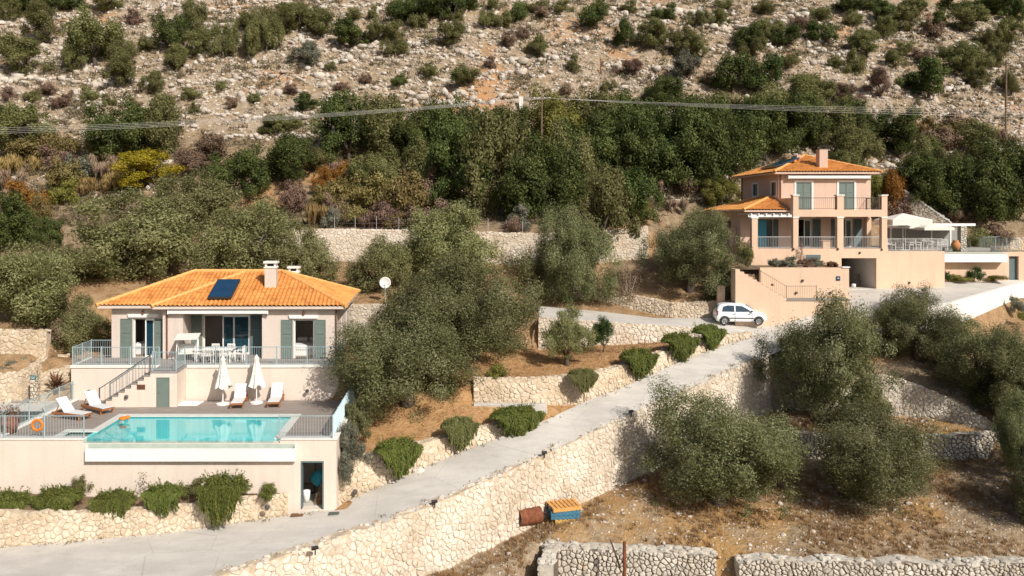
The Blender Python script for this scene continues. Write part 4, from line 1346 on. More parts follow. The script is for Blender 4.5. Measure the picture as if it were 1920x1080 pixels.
# ------------------------------------------------------------------ right house
FR = Frame((21.67, 65.0, 7.74), -0.6, 5.0)
QO = FR.o
vr = thing('house', QO, 'two storey salmon pink villa with balcony and orange hipped roof on the right', 'house')
m = MB(FR)
U0, U1 = 3.03, 6.02
W = 7.45
m.wall('x', 0, W, 0, .3, U0, U1, [(1.4, 2.65, U0, 5.26), (4.85, 6.1, U0, 5.26)])
m.wall('y', .3, 8, 0, .3, U0, U1, [(.45, 1.45, 4.2, 5.3), (4.3, 5.4, 4.3, 5.3)])
m.wall('y', .3, 8, W - .3, W, U0, U1); m.box(.3, W - .3, 7.7, 8, U0, U1)
m.wall('x', 0, W, 0, .3, 0, U0 - .001, [(1.5, 2.7, 0, 2.3), (4.9, 6.0, 0, 2.3)])
m.wall('y', .3, 8, 0, .3, 0, U0 - .001); m.wall('y', .3, 8, W - .3, W, 0, U0 - .001); m.box(.3, W - .3, 7.7, 8, 0, U0 - .001)
# left wing
m.wall('x', -3.1, 0, 0, .3, 0, 2.95, [(-1.75, -.5, 0, 2.25)])
m.wall('y', .3, 6.2, -3.1, -2.8, 0, 2.95, [(2.2, 3.2, .9, 2.1)]); m.box(-2.8, 0, 5.9, 6.2, 0, 2.95)
m.box(-3.6, -3.12, .9, 1.2, 0, 1.55)
m.build('wall', M['peachhouse'], vr, QO)
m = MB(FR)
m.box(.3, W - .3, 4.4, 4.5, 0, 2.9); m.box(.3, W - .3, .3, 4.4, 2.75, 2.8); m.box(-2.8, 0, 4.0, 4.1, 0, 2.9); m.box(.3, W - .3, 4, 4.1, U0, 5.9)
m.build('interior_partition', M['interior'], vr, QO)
# balcony
m = MB(FR)
m.box(0, 7.3, -2.7, -.003, 2.48, U0); m.box(0, .25, -2.28, -.003, U0, U0 + .92)
for x0, x1 in ((0, .42), (3.42, 3.92), (6.87, 7.3)): m.box(x0, x1, -2.7, -2.28, U0 + .002, U0 + 1.08)
m.build('balcony', M['peach'], vr, QO)
for x0, x1 in ((0, .42), (3.42, 3.92), (6.87, 7.3)):
    m = MB(FR); m.box(x0 - .05, x1 + .05, -2.75, -2.23, U0 + 1.082, U0 + 1.17); m.build('pillar_cap', M['white'], vr, QO)
    m = MB(FR); m.box(x0 + .01, x1 - .01, -2.69, -2.29, 0, 2.38); c = m.build('column', M['peach'], vr, QO)
    m = MB(FR); m.box(x0 - .03, x1 + .03, -2.73, -2.25, 2.38, 2.477); k = m.build('column_cap', M['white'], c); rebase(k, QO)
m = MB(FR); m.box(-3.2, -2.75, -2.69, -2.29, 0, 2.34); c = m.build('column', M['peach'], vr, QO)
m = MB(FR); m.box(-3.25, -2.7, -2.73, -2.25, 2.34, 2.44); k = m.build('column_cap', M['white'], c); rebase(k, QO)
m = MB(FR); m.box(6.95, 7.3, -.35, -.01, 0, 2.38); m.build('column', M['peach'], vr, QO)
m = MB(FR); m.box(-3.45, -.02, -2.6, -2.42, 2.45, 2.64)
for i in range(6): m.box(-3.3 + i * .58, -3.2 + i * .58, -2.75, -.01, 2.641, 2.74)
m.build('pergola_beam', M['white'], vr, QO)
# roofs
e2 = U1 + .06
rf = MB(FR)
x0, x1, y0, y1 = -.6, 8.05, -.6, 8.6
k = .37; hw = (x1 - x0) / 2; zt = e2 + k * hw
ta, tb = (x0 + hw, y0 + hw, zt), (x0 + hw, y1 - hw, zt)
slope(rf, (x0, y0, e2), (x1, y0, e2), ta, ta); slope(rf, (x0, y1, e2), (x0, y0, e2), ta, tb)
slope(rf, (x1, y0, e2), (x1, y1, e2), tb, ta); slope(rf, (x1, y1, e2), (x0, y1, e2), tb, tb)
r2 = rf.build('roof', M['tile'], vr, QO)
m = MB(FR)
for p in ((x0, y0), (x1, y0)): ridge(m, (*p, e2 + .03), (ta[0], ta[1], ta[2] + .05))
for p in ((x0, y1), (x1, y1)): ridge(m, (*p, e2 + .03), (tb[0], tb[1], tb[2] + .05))
ridge(m, (ta[0], ta[1], zt + .05), (tb[0], tb[1], zt + .05))
q = m.build('ridge_tiles', M['tilecap'], r2); rebase(q, QO)
m = MB(FR); m.box(x0 + .06, x1 - .06, y0 + .06, y1 - .06, e2 - .16, e2 - .005); q = m.build('eaves', M['peachhouse'], r2); rebase(q, QO)
rf = MB(FR)
ax, ay0, ay1, e3 = -3.7, -2.25, 6.9, 3.0
kk = .31
ap = (-.02, ay0 + 3.68, e3 + kk * 3.68); ap2 = (-.02, ay1 - 3.68, e3 + kk * 3.68)
slope(rf, (ax, ay0, e3), (-.02, ay0, e3), ap, ap); slope(rf, (ax, ay1, e3), (ax, ay0, e3), ap, ap2)
slope(rf, (-.02, ay1, e3), (ax, ay1, e3), ap2, ap2)
r3 = rf.build('roof', M['tile'], vr, QO)
for a_, b_ in (((ax, ay0, e3 + .03), (ap[0], ap[1], ap[2] + .05)), ((ax, ay1, e3 + .03), (ap2[0], ap2[1], ap2[2] + .05))):
    m = MB(FR); ridge(m, a_, b_)
    q = m.build('ridge_tiles', M['tilecap'], r3); rebase(q, QO)
m = MB(FR); m.box(ax + .06, -.02, ay0 + .06, ay1 - .06, e3 - .14, e3 - .005); q = m.build('eaves', M['peachhouse'], r3); rebase(q, QO)
ch = MB(FR); ch.box(3.45, 4.12, .3, .95, 6.2, 8.0); c = ch.build('chimney', M['peachhouse'], vr, QO)
m = MB(FR); m.box(3.4, 4.17, .25, 1.0, 8.0, 8.06)
for a in (3.45, 4.04):
    for b in (.3, .87): m.box(a, a + .08, b, b + .08, 8.06, 8.2)
m.box(3.38, 4.19, .23, 1.02, 8.2, 8.26); q = m.build('chimney_cap', M['dark'], c); rebase(q, QO)
# solar heater on the left slope
def PL(y, t, d): return (x0 + t - d * k * .94, y, e2 + k * t + d * .94)
m = MB(FR)
ya, yb, ta_, tb_ = 1.2, 4.6, 1.0, 2.9
vs = [PL(ya,ta_,.15), PL(yb,ta_,.15), PL(yb,tb_,.15), PL(ya,tb_,.15), PL(ya,ta_,.26), PL(yb,ta_,.26), PL(yb,tb_,.26), PL(ya,tb_,.26)]
m.add(vs, [(0,1,2,3),(4,7,6,5),(0,4,5,1),(1,5,6,2),(2,6,7,3),(3,7,4,0)])
sp = m.build('solar_panel', M['collector'], vr, QO)
m = MB(FR); m.tube([PL(2.2, 3.3, .22), PL(3.3, 3.3, .22)], .19, 12); q = m.build('water_tank', M['peachhouse'], sp); rebase(q, QO)
# doors and shutters
for a, b in ((1.4, 2.65), (4.85, 6.1)):
    m = MB(FR); m.box(a - .14, a, -.05, .06, U0 + .002, 5.26); m.box(b, b + .14, -.05, .06, U0 + .002, 5.26); m.box(a - .14, b + .14, -.05, .06, 5.26, 5.42)
    f = m.build('door_frame', M['white'], vr, QO)
    mid = (a + b) / 2
    shutter(FR, QO, vr, a + .01, mid - .01, U0 + .03, 5.24, .05, M['shutter']); shutter(FR, QO, vr, mid + .01, b - .01, U0 + .03, 5.24, .05, M['shutter'])
glazed(FR, QO, vr, 1.5, 2.7, 0, 2.3, .1, [(2.1, 2.66)], mat=M['offwhite']); glazed(FR, QO, vr, 4.9, 6.0, 0, 2.3, .1, [(5.45, 5.96)], mat=M['offwhite'])
shutter(FR, QO, vr, 2.74, 3.38, .02, 2.28, -.005, M['shutterdark']); shutter(FR, QO, vr, 4.22, 4.86, .02, 2.28, -.005, M['shutterdark']); shutter(FR, QO, vr, 6.04, 6.7, .02, 2.28, -.005, M['shutterdark'])
m = MB(FR); m.box(-1.7, -.95, .1, .16, .05, 2.2); m.build('glass_door', M['bluepaint'], vr, QO)
m = MB(FR); m.box(-.95, -.55, .12, .16, .05, 2.2); m.build('glass_door', M['glass'], vr, QO)
shutter(FR, QO, vr, -.46, -.04, .02, 2.24, -.005, M['shutterdark'])
for (a, b, z) in ((1.4, 3.0, 2.36), (4.7, 6.2, 2.36), (-1.9, -.4, 2.3)):
    m = MB(FR); m.box(a, b, -.06, -.004, z, z + .16); m.build('lintel', M['whitewall'], vr, QO)
for ya, yb, za, zb in ((.45, 1.45, 4.2, 5.3), (4.3, 5.4, 4.3, 5.3)):
    m = MB(FR); b = .14
    m.box(-.05, .04, ya - b, ya, za - b, zb + b); m.box(-.05, .04, yb, yb + b, za - b, zb + b); m.box(-.05, .04, ya, yb, za - b, za); m.box(-.05, .04, ya, yb, zb, zb + b)
    f = m.build('window', M['white'], vr, QO)
    m = MB(FR); m.box(.08, .1, ya, yb, za, zb); q = m.build('pane', M['glass'], f); rebase(q, QO)
    m = MB(FR); m.box(-.03, .03, ya + .02, (ya + yb) / 2 - .01, za + .02, zb - .02); q = m.build('shutter', M['shutter'], f); rebase(q, QO)
m = MB(FR); m.box(.65, 7.2, -.4, -.02, 5.56, 5.8); m.box(.6, .65, -.42, -.01, 5.52, 5.84); m.box(7.2, 7.25, -.42, -.01, 5.52, 5.84); m.build('awning', M['white'], vr, QO, bevel=.02)
m = MB(FR); m.tube([(.12, -.06, U0), (.12, -.06, 5.9)], .05, 8); m.build('downpipe', M['brownmetal'], vr, QO)
m = MB(FR); m.tube([(-.06, 7.9, 3.1), (-.06, 7.9, 5.9)], .05, 8); m.build('downpipe', M['brownmetal'], vr, QO)
# house base with garage
bs = thing('garage_base', QO, 'salmon pink walled base with open garage under the two storey villa', 'garage')
m = MB(FR)
m.wall('x', -3.3, 7.3, -2.75, -2.45, -3.4, -.001, [(3.72, 6.42, -3.4, -.74)])
m.box(7.3, 11.7, -2.75, -2.45, -3.4, -.2); m.box(11.4, 11.7, -2.45, 7.5, -3.4, -.2); m.box(-3.3, -3.0, -2.45, 7.5, -3.2, -.001)
m.build('wall', M['peach'], bs, QO)
m = MB(FR); m.box(-3.0, 7.3, -2.45, 7.5, -.25, 0); m.box(7.3, 11.4, -2.45, 9.0, -.45, -.2); m.box(11.4, 19.5, 3.6, 9.0, -.45, -.2)
m.build('paving', M['terrace'], bs, QO)
m = MB(FR); m.box(3.4, 3.7, -2.44, 3, -3.3, -.3); m.box(6.43, 6.7, -2.44, 3, -3.3, -.3); m.box(3.7, 6.43, 2.9, 3.0, -3.3, -.3); m.box(3.7, 6.43, -2.44, 2.9, -.4, -.26); m.box(5.0, 5.06, .2, 2.9, -3.1, -.4)
m.build('garage_wall', M['interiorlight'], bs, QO)
m = MB(FR); m.box(3.7, 6.43, -2.8, 2.9, -3.4, -3.12); m.build('garage_floor', M['concrete'], bs, QO)
m = MB(FR); m.box(.95, 2.1, -2.77, -2.74, -.82, -.48); m.build('low_window', M['shutterdark'], bs, QO)
# rails of the right house
def rail_r(pts_, lab, h=.95, mat=None, **kw):
    railing([FR(p) for p in pts_], h, lab, mat or M['greyrail'], group='railings', **kw)
M['greyrail'] = plain('pale_grey_metal', (0.55, 0.55, 0.54), 0.5, 0.05, 3)
rail_r([(.46, -2.5, U0), (3.4, -2.5, U0)], 'thin grey railing on the left half of the upper balcony', .92, M['raildark'], gap=.16, post=3)
rail_r([(3.95, -2.5, U0), (6.85, -2.5, U0)], 'thin grey railing on the right half of the upper balcony', .92, M['raildark'], gap=.16, post=3)
rail_r([(7.1, -2.25, U0), (7.1, -.05, U0)], 'dark railing on the right end of the upper balcony', .92, M['raildark'], gap=.14, post=3)
rail_r([(-2.72, -2.5, 0), (-.05, -2.5, 0)], 'pale railing between porch columns in front of the blue door', .9, post=3)
rail_r([(.44, -2.5, 0), (3.42, -2.5, 0)], 'pale railing in the left bay of the ground floor porch', .9, post=3)
rail_r([(3.94, -2.5, 0), (6.86, -2.5, 0)], 'pale railing in the right bay of the ground floor porch', .9, post=3)
rail_r([(7.35, -2.6, -.2), (11.55, -2.6, -.2), (11.55, 2.5, -.2)], 'pale railing round the parasol terrace beside the two storey villa', .95, post=1.4)
m = MB(FR); m.box(2.55, 3.25, -2.2, -1.75, 0, .55); m.box(2.5, 3.3, -2.25, -1.7, .55, .6); tag(m.build('planter_box', M['peach']), 'salmon planter box behind the ground floor porch railing', 'planter')

# second pool on the right
wy = 66.0
W2O = Vector((38, wy, 7.4))
p2 = thing('pool_terrace', W2O, 'salmon walled pool terrace with store door at the right edge', 'terrace')
m = MB()
m.wall('x', XatY(1768, wy) - .8, XatY(1922, wy), wy, wy + .35, 4.5, 7.3, [(XatY(1892, wy), XatY(1910, wy), 4.5, 6.95)])
m.box(XatY(1922, wy) - .35, XatY(1922, wy), wy + .35, 73.5, 4.5, 7.3)
m.build('wall', M['peach'], p2, W2O)
m = MB(); m.box(XatY(1892, wy) + .02, XatY(1910, wy) - .02, wy + .25, wy + .3, 4.6, 6.93); m.build('door', M['shutterdark'], p2, W2O)
m = MB(); m.box(41.2, 42, wy + .36, 73.4, 7.0, 7.32); m.box(34.8, 41.2, wy + 4.0, 73.4, 7.0, 7.32); m.build('paving', M['terrace'], p2, W2O)
q2 = thing('swimming_pool', W2O, 'small blue pool with white overflow beam at the right edge of the photo', 'pool')
m = MB(); m.box(34.9, 41.0, wy + .36, wy + 4.0, 6.3, 6.5); m.box(34.7, 34.9, wy + .36, wy + 4, 6.3, 7.3); m.box(41.0, 41.2, wy + .36, wy + 4, 6.3, 7.3); m.build('pool_basin', M['mosaic'], q2, W2O)
m = MB(); m.add([(34.901, wy + .0, 7.3), (40.999, wy + .0, 7.3), (40.999, wy + 3.99, 7.3), (34.901, wy + 3.99, 7.3)], [(0,1,2,3)]); m.build('water', M['water'], q2, W2O)
m = MB(); m.box(XatY(1770, 65.3), XatY(1889, 65.3), 65.3, 65.4, 6.5, 7.15); m.box(XatY(1770, 65.3), XatY(1889, 65.3), 65.4, 65.99, 6.5, 6.9); m.build('overflow_beam', M['white'], q2, W2O)
m = MB(); m.add([(XatY(1771,65.3), 65.4, 7.12), (XatY(1888,65.3), 65.4, 7.12), (XatY(1888,65.3), 65.99, 7.27), (XatY(1771,65.3), 65.99, 7.27)], [(0,1,2,3)]); m.build('overflow_ledge', M['wetstone'], q2, W2O)
railing([(41.9, 66.2, 7.32), (41.9, 72.5, 7.32), (46, 73, 7.4)], 1.0, 'blue grey railing beside the small pool at the right edge', M['rail'], gap=.18)
# orange garden wall with steps
OW = Vector((20, 57.5, 4.3))
ow = thing('garden_wall', OW, 'plain orange garden wall with a small dark blue sign and side steps', 'wall')
m = MB()
zt = 6.57
m.box(XatY(1425, 57.5), XatY(1592, 57.5), 57.5, 57.8, 2.4, zt)
m.box(XatY(1592, 57.5) - .3, XatY(1592, 57.5), 57.8, 61.6, 3.6, zt)
sx0 = XatY(1474, 56.4); xl, xr = sx0 - .90, XatY(1592, 56.4)
m.add([(xl, 56.3, 2.2), (xr, 56.3, 3.6), (xr, 57.49, 3.6), (xl, 57.49, 2.2), (xl, 56.3, 4.32), (xr, 56.3, 4.32), (xr, 57.49, 4.32), (xl, 57.49, 4.32)],
      [(0,3,2,1),(0,1,5,4),(1,2,6,5),(2,3,7,6),(3,0,4,7),(4,5,6,7)])
ns = 12
for i in range(ns):
    m.box(sx0 - (i + 1) * .30, sx0 - i * .30, 56.3, 57.49, 4.321 if i < 3 else 2.3, 4.32 + (i + 1) * .185)
m.box(XatY(1347, 57.5), XatY(1360, 57.5), 57.6, 58.0, 3.4, 5.25)
m.build('wall', M['peach'], ow, OW)
m = MB(); m.box(xl + .9, xr + .05, 56.25, 57.48, 4.322, 4.40); m.build('landing', M['pathgrey'], ow, OW)
m = MB(); m.box(XatY(1592, 57.5) - .5, XatY(1592, 57.5) + .05, 57.42, 57.85, zt, zt + .07); m.build('corner_cap', M['white'], ow, OW)
sg = MB(); a = PY(1569, 518, 57.45); b = PY(1574.5, 526, 57.45)
sg.box(a.x - .03, b.x + .04, 57.45, 57.495, b.z, a.z); s_ = tag(sg.build('sign', M['signblue']), 'small dark blue name plate on the orange garden wall', 'sign')
m = MB(); m.box(a.x + .04, b.x - .03, 57.445, 57.449, b.z + .14, b.z + .18); m.build('lettering', M['white'], s_)
railing([(XatY(1530, 56.4), 56.36, 4.4), (XatY(1474, 56.4), 56.36, 4.4), (sx0 - ns * .30, 56.36, 4.32 + ns * .185)], .95, 'thin brown railing down the steps of the orange garden wall', M['raildark'], gap=.16, post=2, top_r=.014, bar_r=.006, post_r=.022)
m = MB()
m.add([(15.8, 57.85, 6.42), (24.1, 57.85, 6.42), (24.4, 62.2, 6.45), (17.5, 62.2, 6.45)], [(0,1,2,3)])
tag(m.build('planter_soil', M['soil']), 'dry soil of the raised bed above the orange garden wall', 'soil', kind='structure')

# white parapet of the forecourt
stone_wall('parapet_wall', [p + Vector((0,0,.14)) for p in [FO[0].lerp(FO[1], .35)] + FO[1:]], [-.2, .6, .8, .9, 2.2, 2.4], 0.3, M['whitewall'], 'smooth white parapet wall along the forecourt, partly hidden by olives', 1, seed=31, jit=0.0)
G2 = 'rubble stone retaining walls'
stone_wall('stone_wall', [PY(1655,386,76.0), PY(1706,388,76.0)], 3.4, .4, M['stonegrey'], 'pale stone wall section just above the big white parasol', 1, seed=32, group=G2)
A_, B_ = PY(1697,357,76.4), PY(1786,419,74.6)
stone_wall('stone_wall', [A_, B_], [7.3, 7.3], .4, M['stonegrey'], 'sloping stone wall with a white coping line above the pergola', 1, seed=33, jit=.02, group=G2)
m = MB(); m.bar(A_ + Vector((0, .2, .07)), B_ + Vector((0, .2, .07)), .5, .12); tag(m.build('wall_coping', M['white']), 'white sloping coping on the stone wall above the pergola', 'coping')
stone_wall('stone_wall', [PY(1812,446,73.6), PY(2000,447,73.4)], 2.0, .4, M['stone'], 'golden stone wall behind the small pool at the right edge', 1, seed=34, group=G2)
# pergola
PG = Vector((36, 68, 7.5))
pg = thing('pergola', PG, 'white flat topped pergola with slim posts beside the two storey villa', 'pergola')
zb = 9.42
m = MB(); m.box(XatY(1666, 68), XatY(1828, 68), 67.9, 68.05, zb, zb + .18); m.box(XatY(1666, 71), XatY(1828, 71), 70.9, 71.05, zb, zb + .18)
m.box(XatY(1666, 68), XatY(1828, 68), 68.051, 70.899, zb + .06, zb + .16)
m.build('beam', M['white'], pg, PG)
for px in (1669, 1780): m = MB(); m.box(XatY(px, 68), XatY(px, 68) + .12, 67.9, 68.03, 7.4, zb); m.build('post', M['white'], pg, PG)
m = MB(); m.box(XatY(1800, 68), XatY(1811, 68), 67.85, 68.4, 7.3, zb - .001); m.build('stone_pillar', M['stonegrey'], pg, PG)
m = MB(); m.box(XatY(1664, 71), XatY(1796, 71), 71.1, 71.3, 7.3, 9.3); m.build('back_wall', M['greyshelter'], pg, PG)
# ------------------------------------------------------------------ furniture and small things
ZD = 0.2
def lounger():
    t = thing('sun_lounger', (0, 0, 0), 'x', 'sun lounger', 'wooden sun loungers by the pool')
    m = MB()
    for y in (-.33, .27): m.box(-1.0, 1.0, y, y + .06, .22, .32)
    for x in (-.98, -.2, .92): m.box(x, x + .06, -.27, .27, .23, .31)
    m.build('frame', M['teak'], t)
    for x, y in ((-.85, -.33), (-.85, .27), (.8, -.33), (.8, .27)):
        m = MB(); m.box(x, x + .07, y + .002, y + .058, 0, .22); m.build('leg', M['teak'], t)
    m = MB(); m.box(-.2, .98, -.30, .30, .325, .36); m.build('seat', M['sling'], t, bevel=.012)
    m = MB()
    c, s_ = math.cos(math.radians(48)), math.sin(math.radians(48))
    m.add([(-.2, -.30, .34), (-.2, .30, .34), (-.2 - .85*c, .30, .34 + .85*s_), (-.2 - .85*c, -.30, .34 + .85*s_),
           (-.17, -.30, .37), (-.17, .30, .37), (-.17 - .85*c, .30, .37 + .85*s_), (-.17 - .85*c, -.30, .37 + .85*s_)],
          [(0,1,2,3),(4,7,6,5),(0,4,5,1),(1,5,6,2),(2,6,7,3),(3,7,4,0)])
    m.build('backrest', M['sling'], t)
    m = MB()
    for y in (-.31, .28): m.bar((-.75, y + .015, .3), (-.55, y + .015, .66), .03, .04)
    m.build('prop', M['teak'], t)
    return t
L0 = lounger()
LS = [((443, 768), (459, 744), 'white sun lounger right beside the left closed parasol'), ((512, 766), (526, 743), 'white sun lounger at the foot of the right closed parasol, nearer the olive tree'),
      ((163, 788), (106, 781), 'white sun lounger nearest the orange lifebuoy, left of the pool'), ((203, 777), (150, 764), 'white sun lounger below the terrace steps, left of the pool')]
for i, (f_, h_, lab) in enumerate(LS):
    a, b = Pz(*f_, ZD), Pz(*h_, ZD)
    d = (a - b).normalized()
    c = a - d * 1.0
    rz_ = math.atan2(d.y, d.x)
    if i == 0: L0.location = c; L0.rotation_euler.z = rz_; L0['label'] = lab
    else: dup(L0, c, rz_, lab)

def parasol_closed():
    t = thing('parasol', (0, 0, 0), 'x', 'parasol', 'closed white parasols by the pool')
    m = MB(); m.lathe([(.34, 0), (.34, .07), (.1, .1), (.04, .14)], n=20); m.build('base', M['white'], t)
    m = MB(); m.tube([(0, 0, .1), (0, 0, 2.55)], .03, 8); m.build('pole', M['white'], t)
    m = MB()
    R = random.Random(3)
    n, vs, fs = 32, [], []
    prof = [(.035, 2.62), (.09, 2.50), (.15, 2.42), (.12, 2.34), (.15, 2.1), (.20, 1.75), (.26, 1.4), (.33, 1.12), (.38, .92)]
    for j, (r, z) in enumerate(prof):
        for k_ in range(n):
            a = 2 * math.pi * k_ / n
            fold = 1 + (.30 * math.cos(a * 8 + .4 * math.sin(a * 3)) if j > 3 else .1 * math.cos(a * 8)) * min(1, j / 6)
            hem = (.10 * math.cos(a * 4 + 1) + R.uniform(-.04, .04)) if j == len(prof) - 1 else 0
            vs.append((r * fold * math.cos(a) * 1.05, r * fold * math.sin(a), z + hem))
    for j in range(len(prof) - 1):
        for k_ in range(n):
            fs.append((j*n+k_, (j+1)*n+k_, (j+1)*n+(k_+1) % n, j*n+(k_+1) % n))
    fs.append(tuple(range(n)))
    m.add(vs, fs); m.build('canopy', M['canvas'], t, smooth=True)
    m = MB(); m.tube([(0, 0, 1.55), (0, 0, 1.61)], .255, 16); m.build('strap', M['offwhite'], t)
    return t
U0_ = parasol_closed()
p = PY(418, 763, 42.95); p.z = ZD; U0_.location = p; U0_['label'] = 'closed white parasol in front of the terrace wall, nearer the green door'
p = PY(481, 760, 43.25); p.z = ZD; dup(U0_, p, .9, 'closed white parasol with ragged hem between the two wall side loungers')

# dining table, chairs, swing seat on the upper terrace
tt = thing('dining_table', FL((6.55, -.75, 0)), 'white rectangular dining table behind the terrace railing', 'table')
m = MB(); m.box(-.85, .85, -.45, .45, .70, .75); m.build('table_top', M['white'], tt, bevel=.01)
for x in (-.75, .69):
    for y in (-.38, .32): m = MB(); m.box(x, x + .06, y, y + .06, 0, .70); m.build('leg', M['white'], tt)
def chair(mat=None):
    mat = mat or M['white']
    t = thing('patio_chair', (0, 0, 0), 'x', 'chair', 'chairs round the white dining table')
    m = MB(); m.box(-.22, .22, -.22, .22, .42, .46); m.build('seat', mat, t, bevel=.01)
    m = MB()
    m.box(-.22, -.18, .20, .24, .46, .86); m.box(.18, .22, .20, .24, .46, .86); m.box(-.18, .18, .2, .24, .80, .86)
    for i in range(4): m.box(-.15 + i * .085, -.11 + i * .085, .205, .235, .46, .80)
    m.build('backrest', mat, t)
    for x in (-.22, .18):
        for y in (-.22, .18): m = MB(); m.box(x, x + .04, y, y + .04, 0, .42); m.build('leg', mat, t)
    for x in (-.24, .2): m = MB(); m.box(x, x + .04, -.2, .22, .62, .65); m.box(x, x + .04, -.2, -.16, .46, .62); m.build('armrest', mat, t)
    return t
c0 = chair()
CH = [(6.1, -.15, 0, 'left white chair behind the dining table, facing the viewer'), (7.0, -.15, 0, 'right white chair behind the dining table, facing the viewer'),
      (6.1, -1.4, math.pi, 'left white chair on the railing side of the dining table'), (7.0, -1.4, math.pi, 'right white chair on the railing side of the dining table'),
      (5.45, -.75, math.pi / 2, 'white chair at the swing seat end of the dining table'), (7.7, -.75, -math.pi / 2, 'white chair at the right end of the dining table')]
for i, (x, y, r, lab) in enumerate(CH):
    if i == 0: c0.location = FL((x, y, 0)); c0.rotation_euler.z = r; c0['label'] = lab
    else: dup(c0, FL((x, y, 0)), r, lab)
sw = thing('swing_seat', FL((4.75, -.75, 0)), 'white canopied swing seat on the upper terrace left of the dining table', 'swing', rz=.2)
m = MB()
for x in (-.55, .55):
    m.tube([(x, -.45, 0), (x, 0, 1.35), (x, .45, 0)], .03, 6)
m.tube([(-.55, 0, 1.35), (.55, 0, 1.35)], .03, 6); m.tube([(-.55, .45, .05), (.55, .45, .05)], .02, 6)
m.build('frame', M['white'], sw)
m = MB(); m.add([(-.62, -.5, 1.28), (.62, -.5, 1.28), (.62, .5, 1.46), (-.62, .5, 1.46), (-.62, -.5, 1.33), (.62, -.5, 1.33), (.62, .5, 1.51), (-.62, .5, 1.51)],
    [(0,3,2,1),(4,5,6,7),(0,1,5,4),(1,2,6,5),(2,3,7,6),(3,0,4,7)]); m.build('canopy', M['canvas'], sw)
m = MB(); m.box(-.45, .45, -.25, .2, .42, .5); m.build('seat', M['canvas'], sw, bevel=.03)
m = MB(); m.box(-.45, .45, .2, .28, .46, .95); m.build('backrest', M['curtain'], sw, bevel=.03)
m = MB()
for x in (-.46, .46): m.tube([(x, 0, .48), (x, 0, 1.33)], .012, 5)
m.build('hanger', M['white'], sw)

# lifebuoy, toy, mats, pots
m = MB(); vs, fs = [], []
for i in range(28):
    a = 2 * math.pi * i / 28
    for j in range(10):
        b = 2 * math.pi * j / 10
        r = .23 + .058 * math.cos(b)
        vs.append((r * math.cos(a), .05 * math.sin(b), r * math.sin(a)))
for i in range(28):
    for j in range(10):
        fs.append((i*10+j, ((i+1) % 28)*10+j, ((i+1) % 28)*10+(j+1) % 10, i*10+(j+1) % 10))
m.add(vs, fs); o = m.build('lifebuoy', M['orange'], smooth=True); q = PY(70, 797, 36.08); o.location = q
tag(o, 'orange lifebuoy hung on the railing in front of the pool deck', 'lifebuoy')
m = MB(); m.lathe([(.02, -.02), (.16, .0), (.2, .07), (.16, .14), (.09, .15), (.07, .1)], n=14); m.lathe([(.02, .0), (.09, .05), (.11, .12), (.06, .2), (.01, .22)], (.22, .02, 0), 12)
o = m.build('pool_toy', M['orange'], smooth=True); q = Pz(231, 787, .24); o.location = q; tag(o, 'small orange inflatable toy on the pool coping at its far left corner', 'toy')
def boxthing(name, px, py, z, sx, sy, sz, mat, lab, cat, rz=0, bevel=.01, Y=None):
    p = Pz(px, py, z) if Y is None else PY(px, py, Y)
    m = MB(); m.box(-sx/2, sx/2, -sy/2, sy/2, 0, sz); o = m.build(name, mat, bevel=bevel); o.location = p; o.rotation_euler.z = rz
    return tag(o, lab, cat)
zm = rz(Pz(557, 966, -3.05).x, Pz(557, 966, -3.05).y) + .03
boxthing('door_mat', 557, 966, zm, .55, .34, .03, M['matbrown'], 'brown door mat on the drive left of the pool store doorway', 'mat', .1)
boxthing('drain_cover', 626, 963, rz(Pz(626, 963, -2.95).x, Pz(626, 963, -2.95).y) + .03, .46, .32, .03, M['matgreen'], 'grey green drain cover on the drive right of the pool store doorway', 'drain cover', .1)
o = boxthing('shower_tray', 355, 757, ZD + .002, 1.25, 1.0, .05, M['white'], 'flat white shower tray on the deck right of the green door', 'tray')
pot = thing('planter_pot', (-23.05 + .0, 36.75, ZD), 'large reddish brown pot behind the railing at the left edge', 'pot')
m = MB(); m.lathe([(.26, 0), (.36, .25), (.40, .55), (.36, .78), (.40, .84), (.33, .84), (.31, .7)], n=20)
m.build('pot', plain('dark_terracotta', (0.22, 0.10, 0.065), 0.85, .35, 7), pot, smooth=True)
pot.location = PY(17, 826, 37.3); pot.location.z = ZD
# store room things
def bucket(px, py, Y, r, h, lab, mat):
    m = MB(); m.lathe([(r * .8, 0), (r, h), (r * .93, h), (r * .75, .03)], n=14); o = m.build('bucket', mat, smooth=True)
    p = PY(px, py, Y); o.location = (p.x, p.y, -2.84); return tag(o, lab, 'bucket', 'buckets in the pool store')
bucket(575, 936, 36.9, .17, .5, 'tall white bucket just inside the pool store doorway', M['white'])
bucket(597, 934, 37.2, .13, .3, 'small white bucket on the right inside the pool store', M['offwhite'])
t = thing('paddling_pool', (0, 0, 0), 'folded turquoise inflatable hanging inside the pool store', 'inflatable')
m = MB(); vs, fs = [], []
for i in range(10):
    for j in range(14):
        a, b = math.pi * i / 9, 2 * math.pi * j / 14
        r = .33 * math.sin(a) * (1 + .2 * math.sin(3 * b + i))
        vs.append((r * math.cos(b), r * .6 * math.sin(b), .4 * math.cos(a)))
for i in range(9):
    for j in range(14): fs.append((i*14+j, (i+1)*14+j, (i+1)*14+(j+1) % 14, i*14+(j+1) % 14))
m.add(vs, fs); m.build('body', M['bluetoy'], t, smooth=True); p = PY(597, 897, 37.6); t.location = p
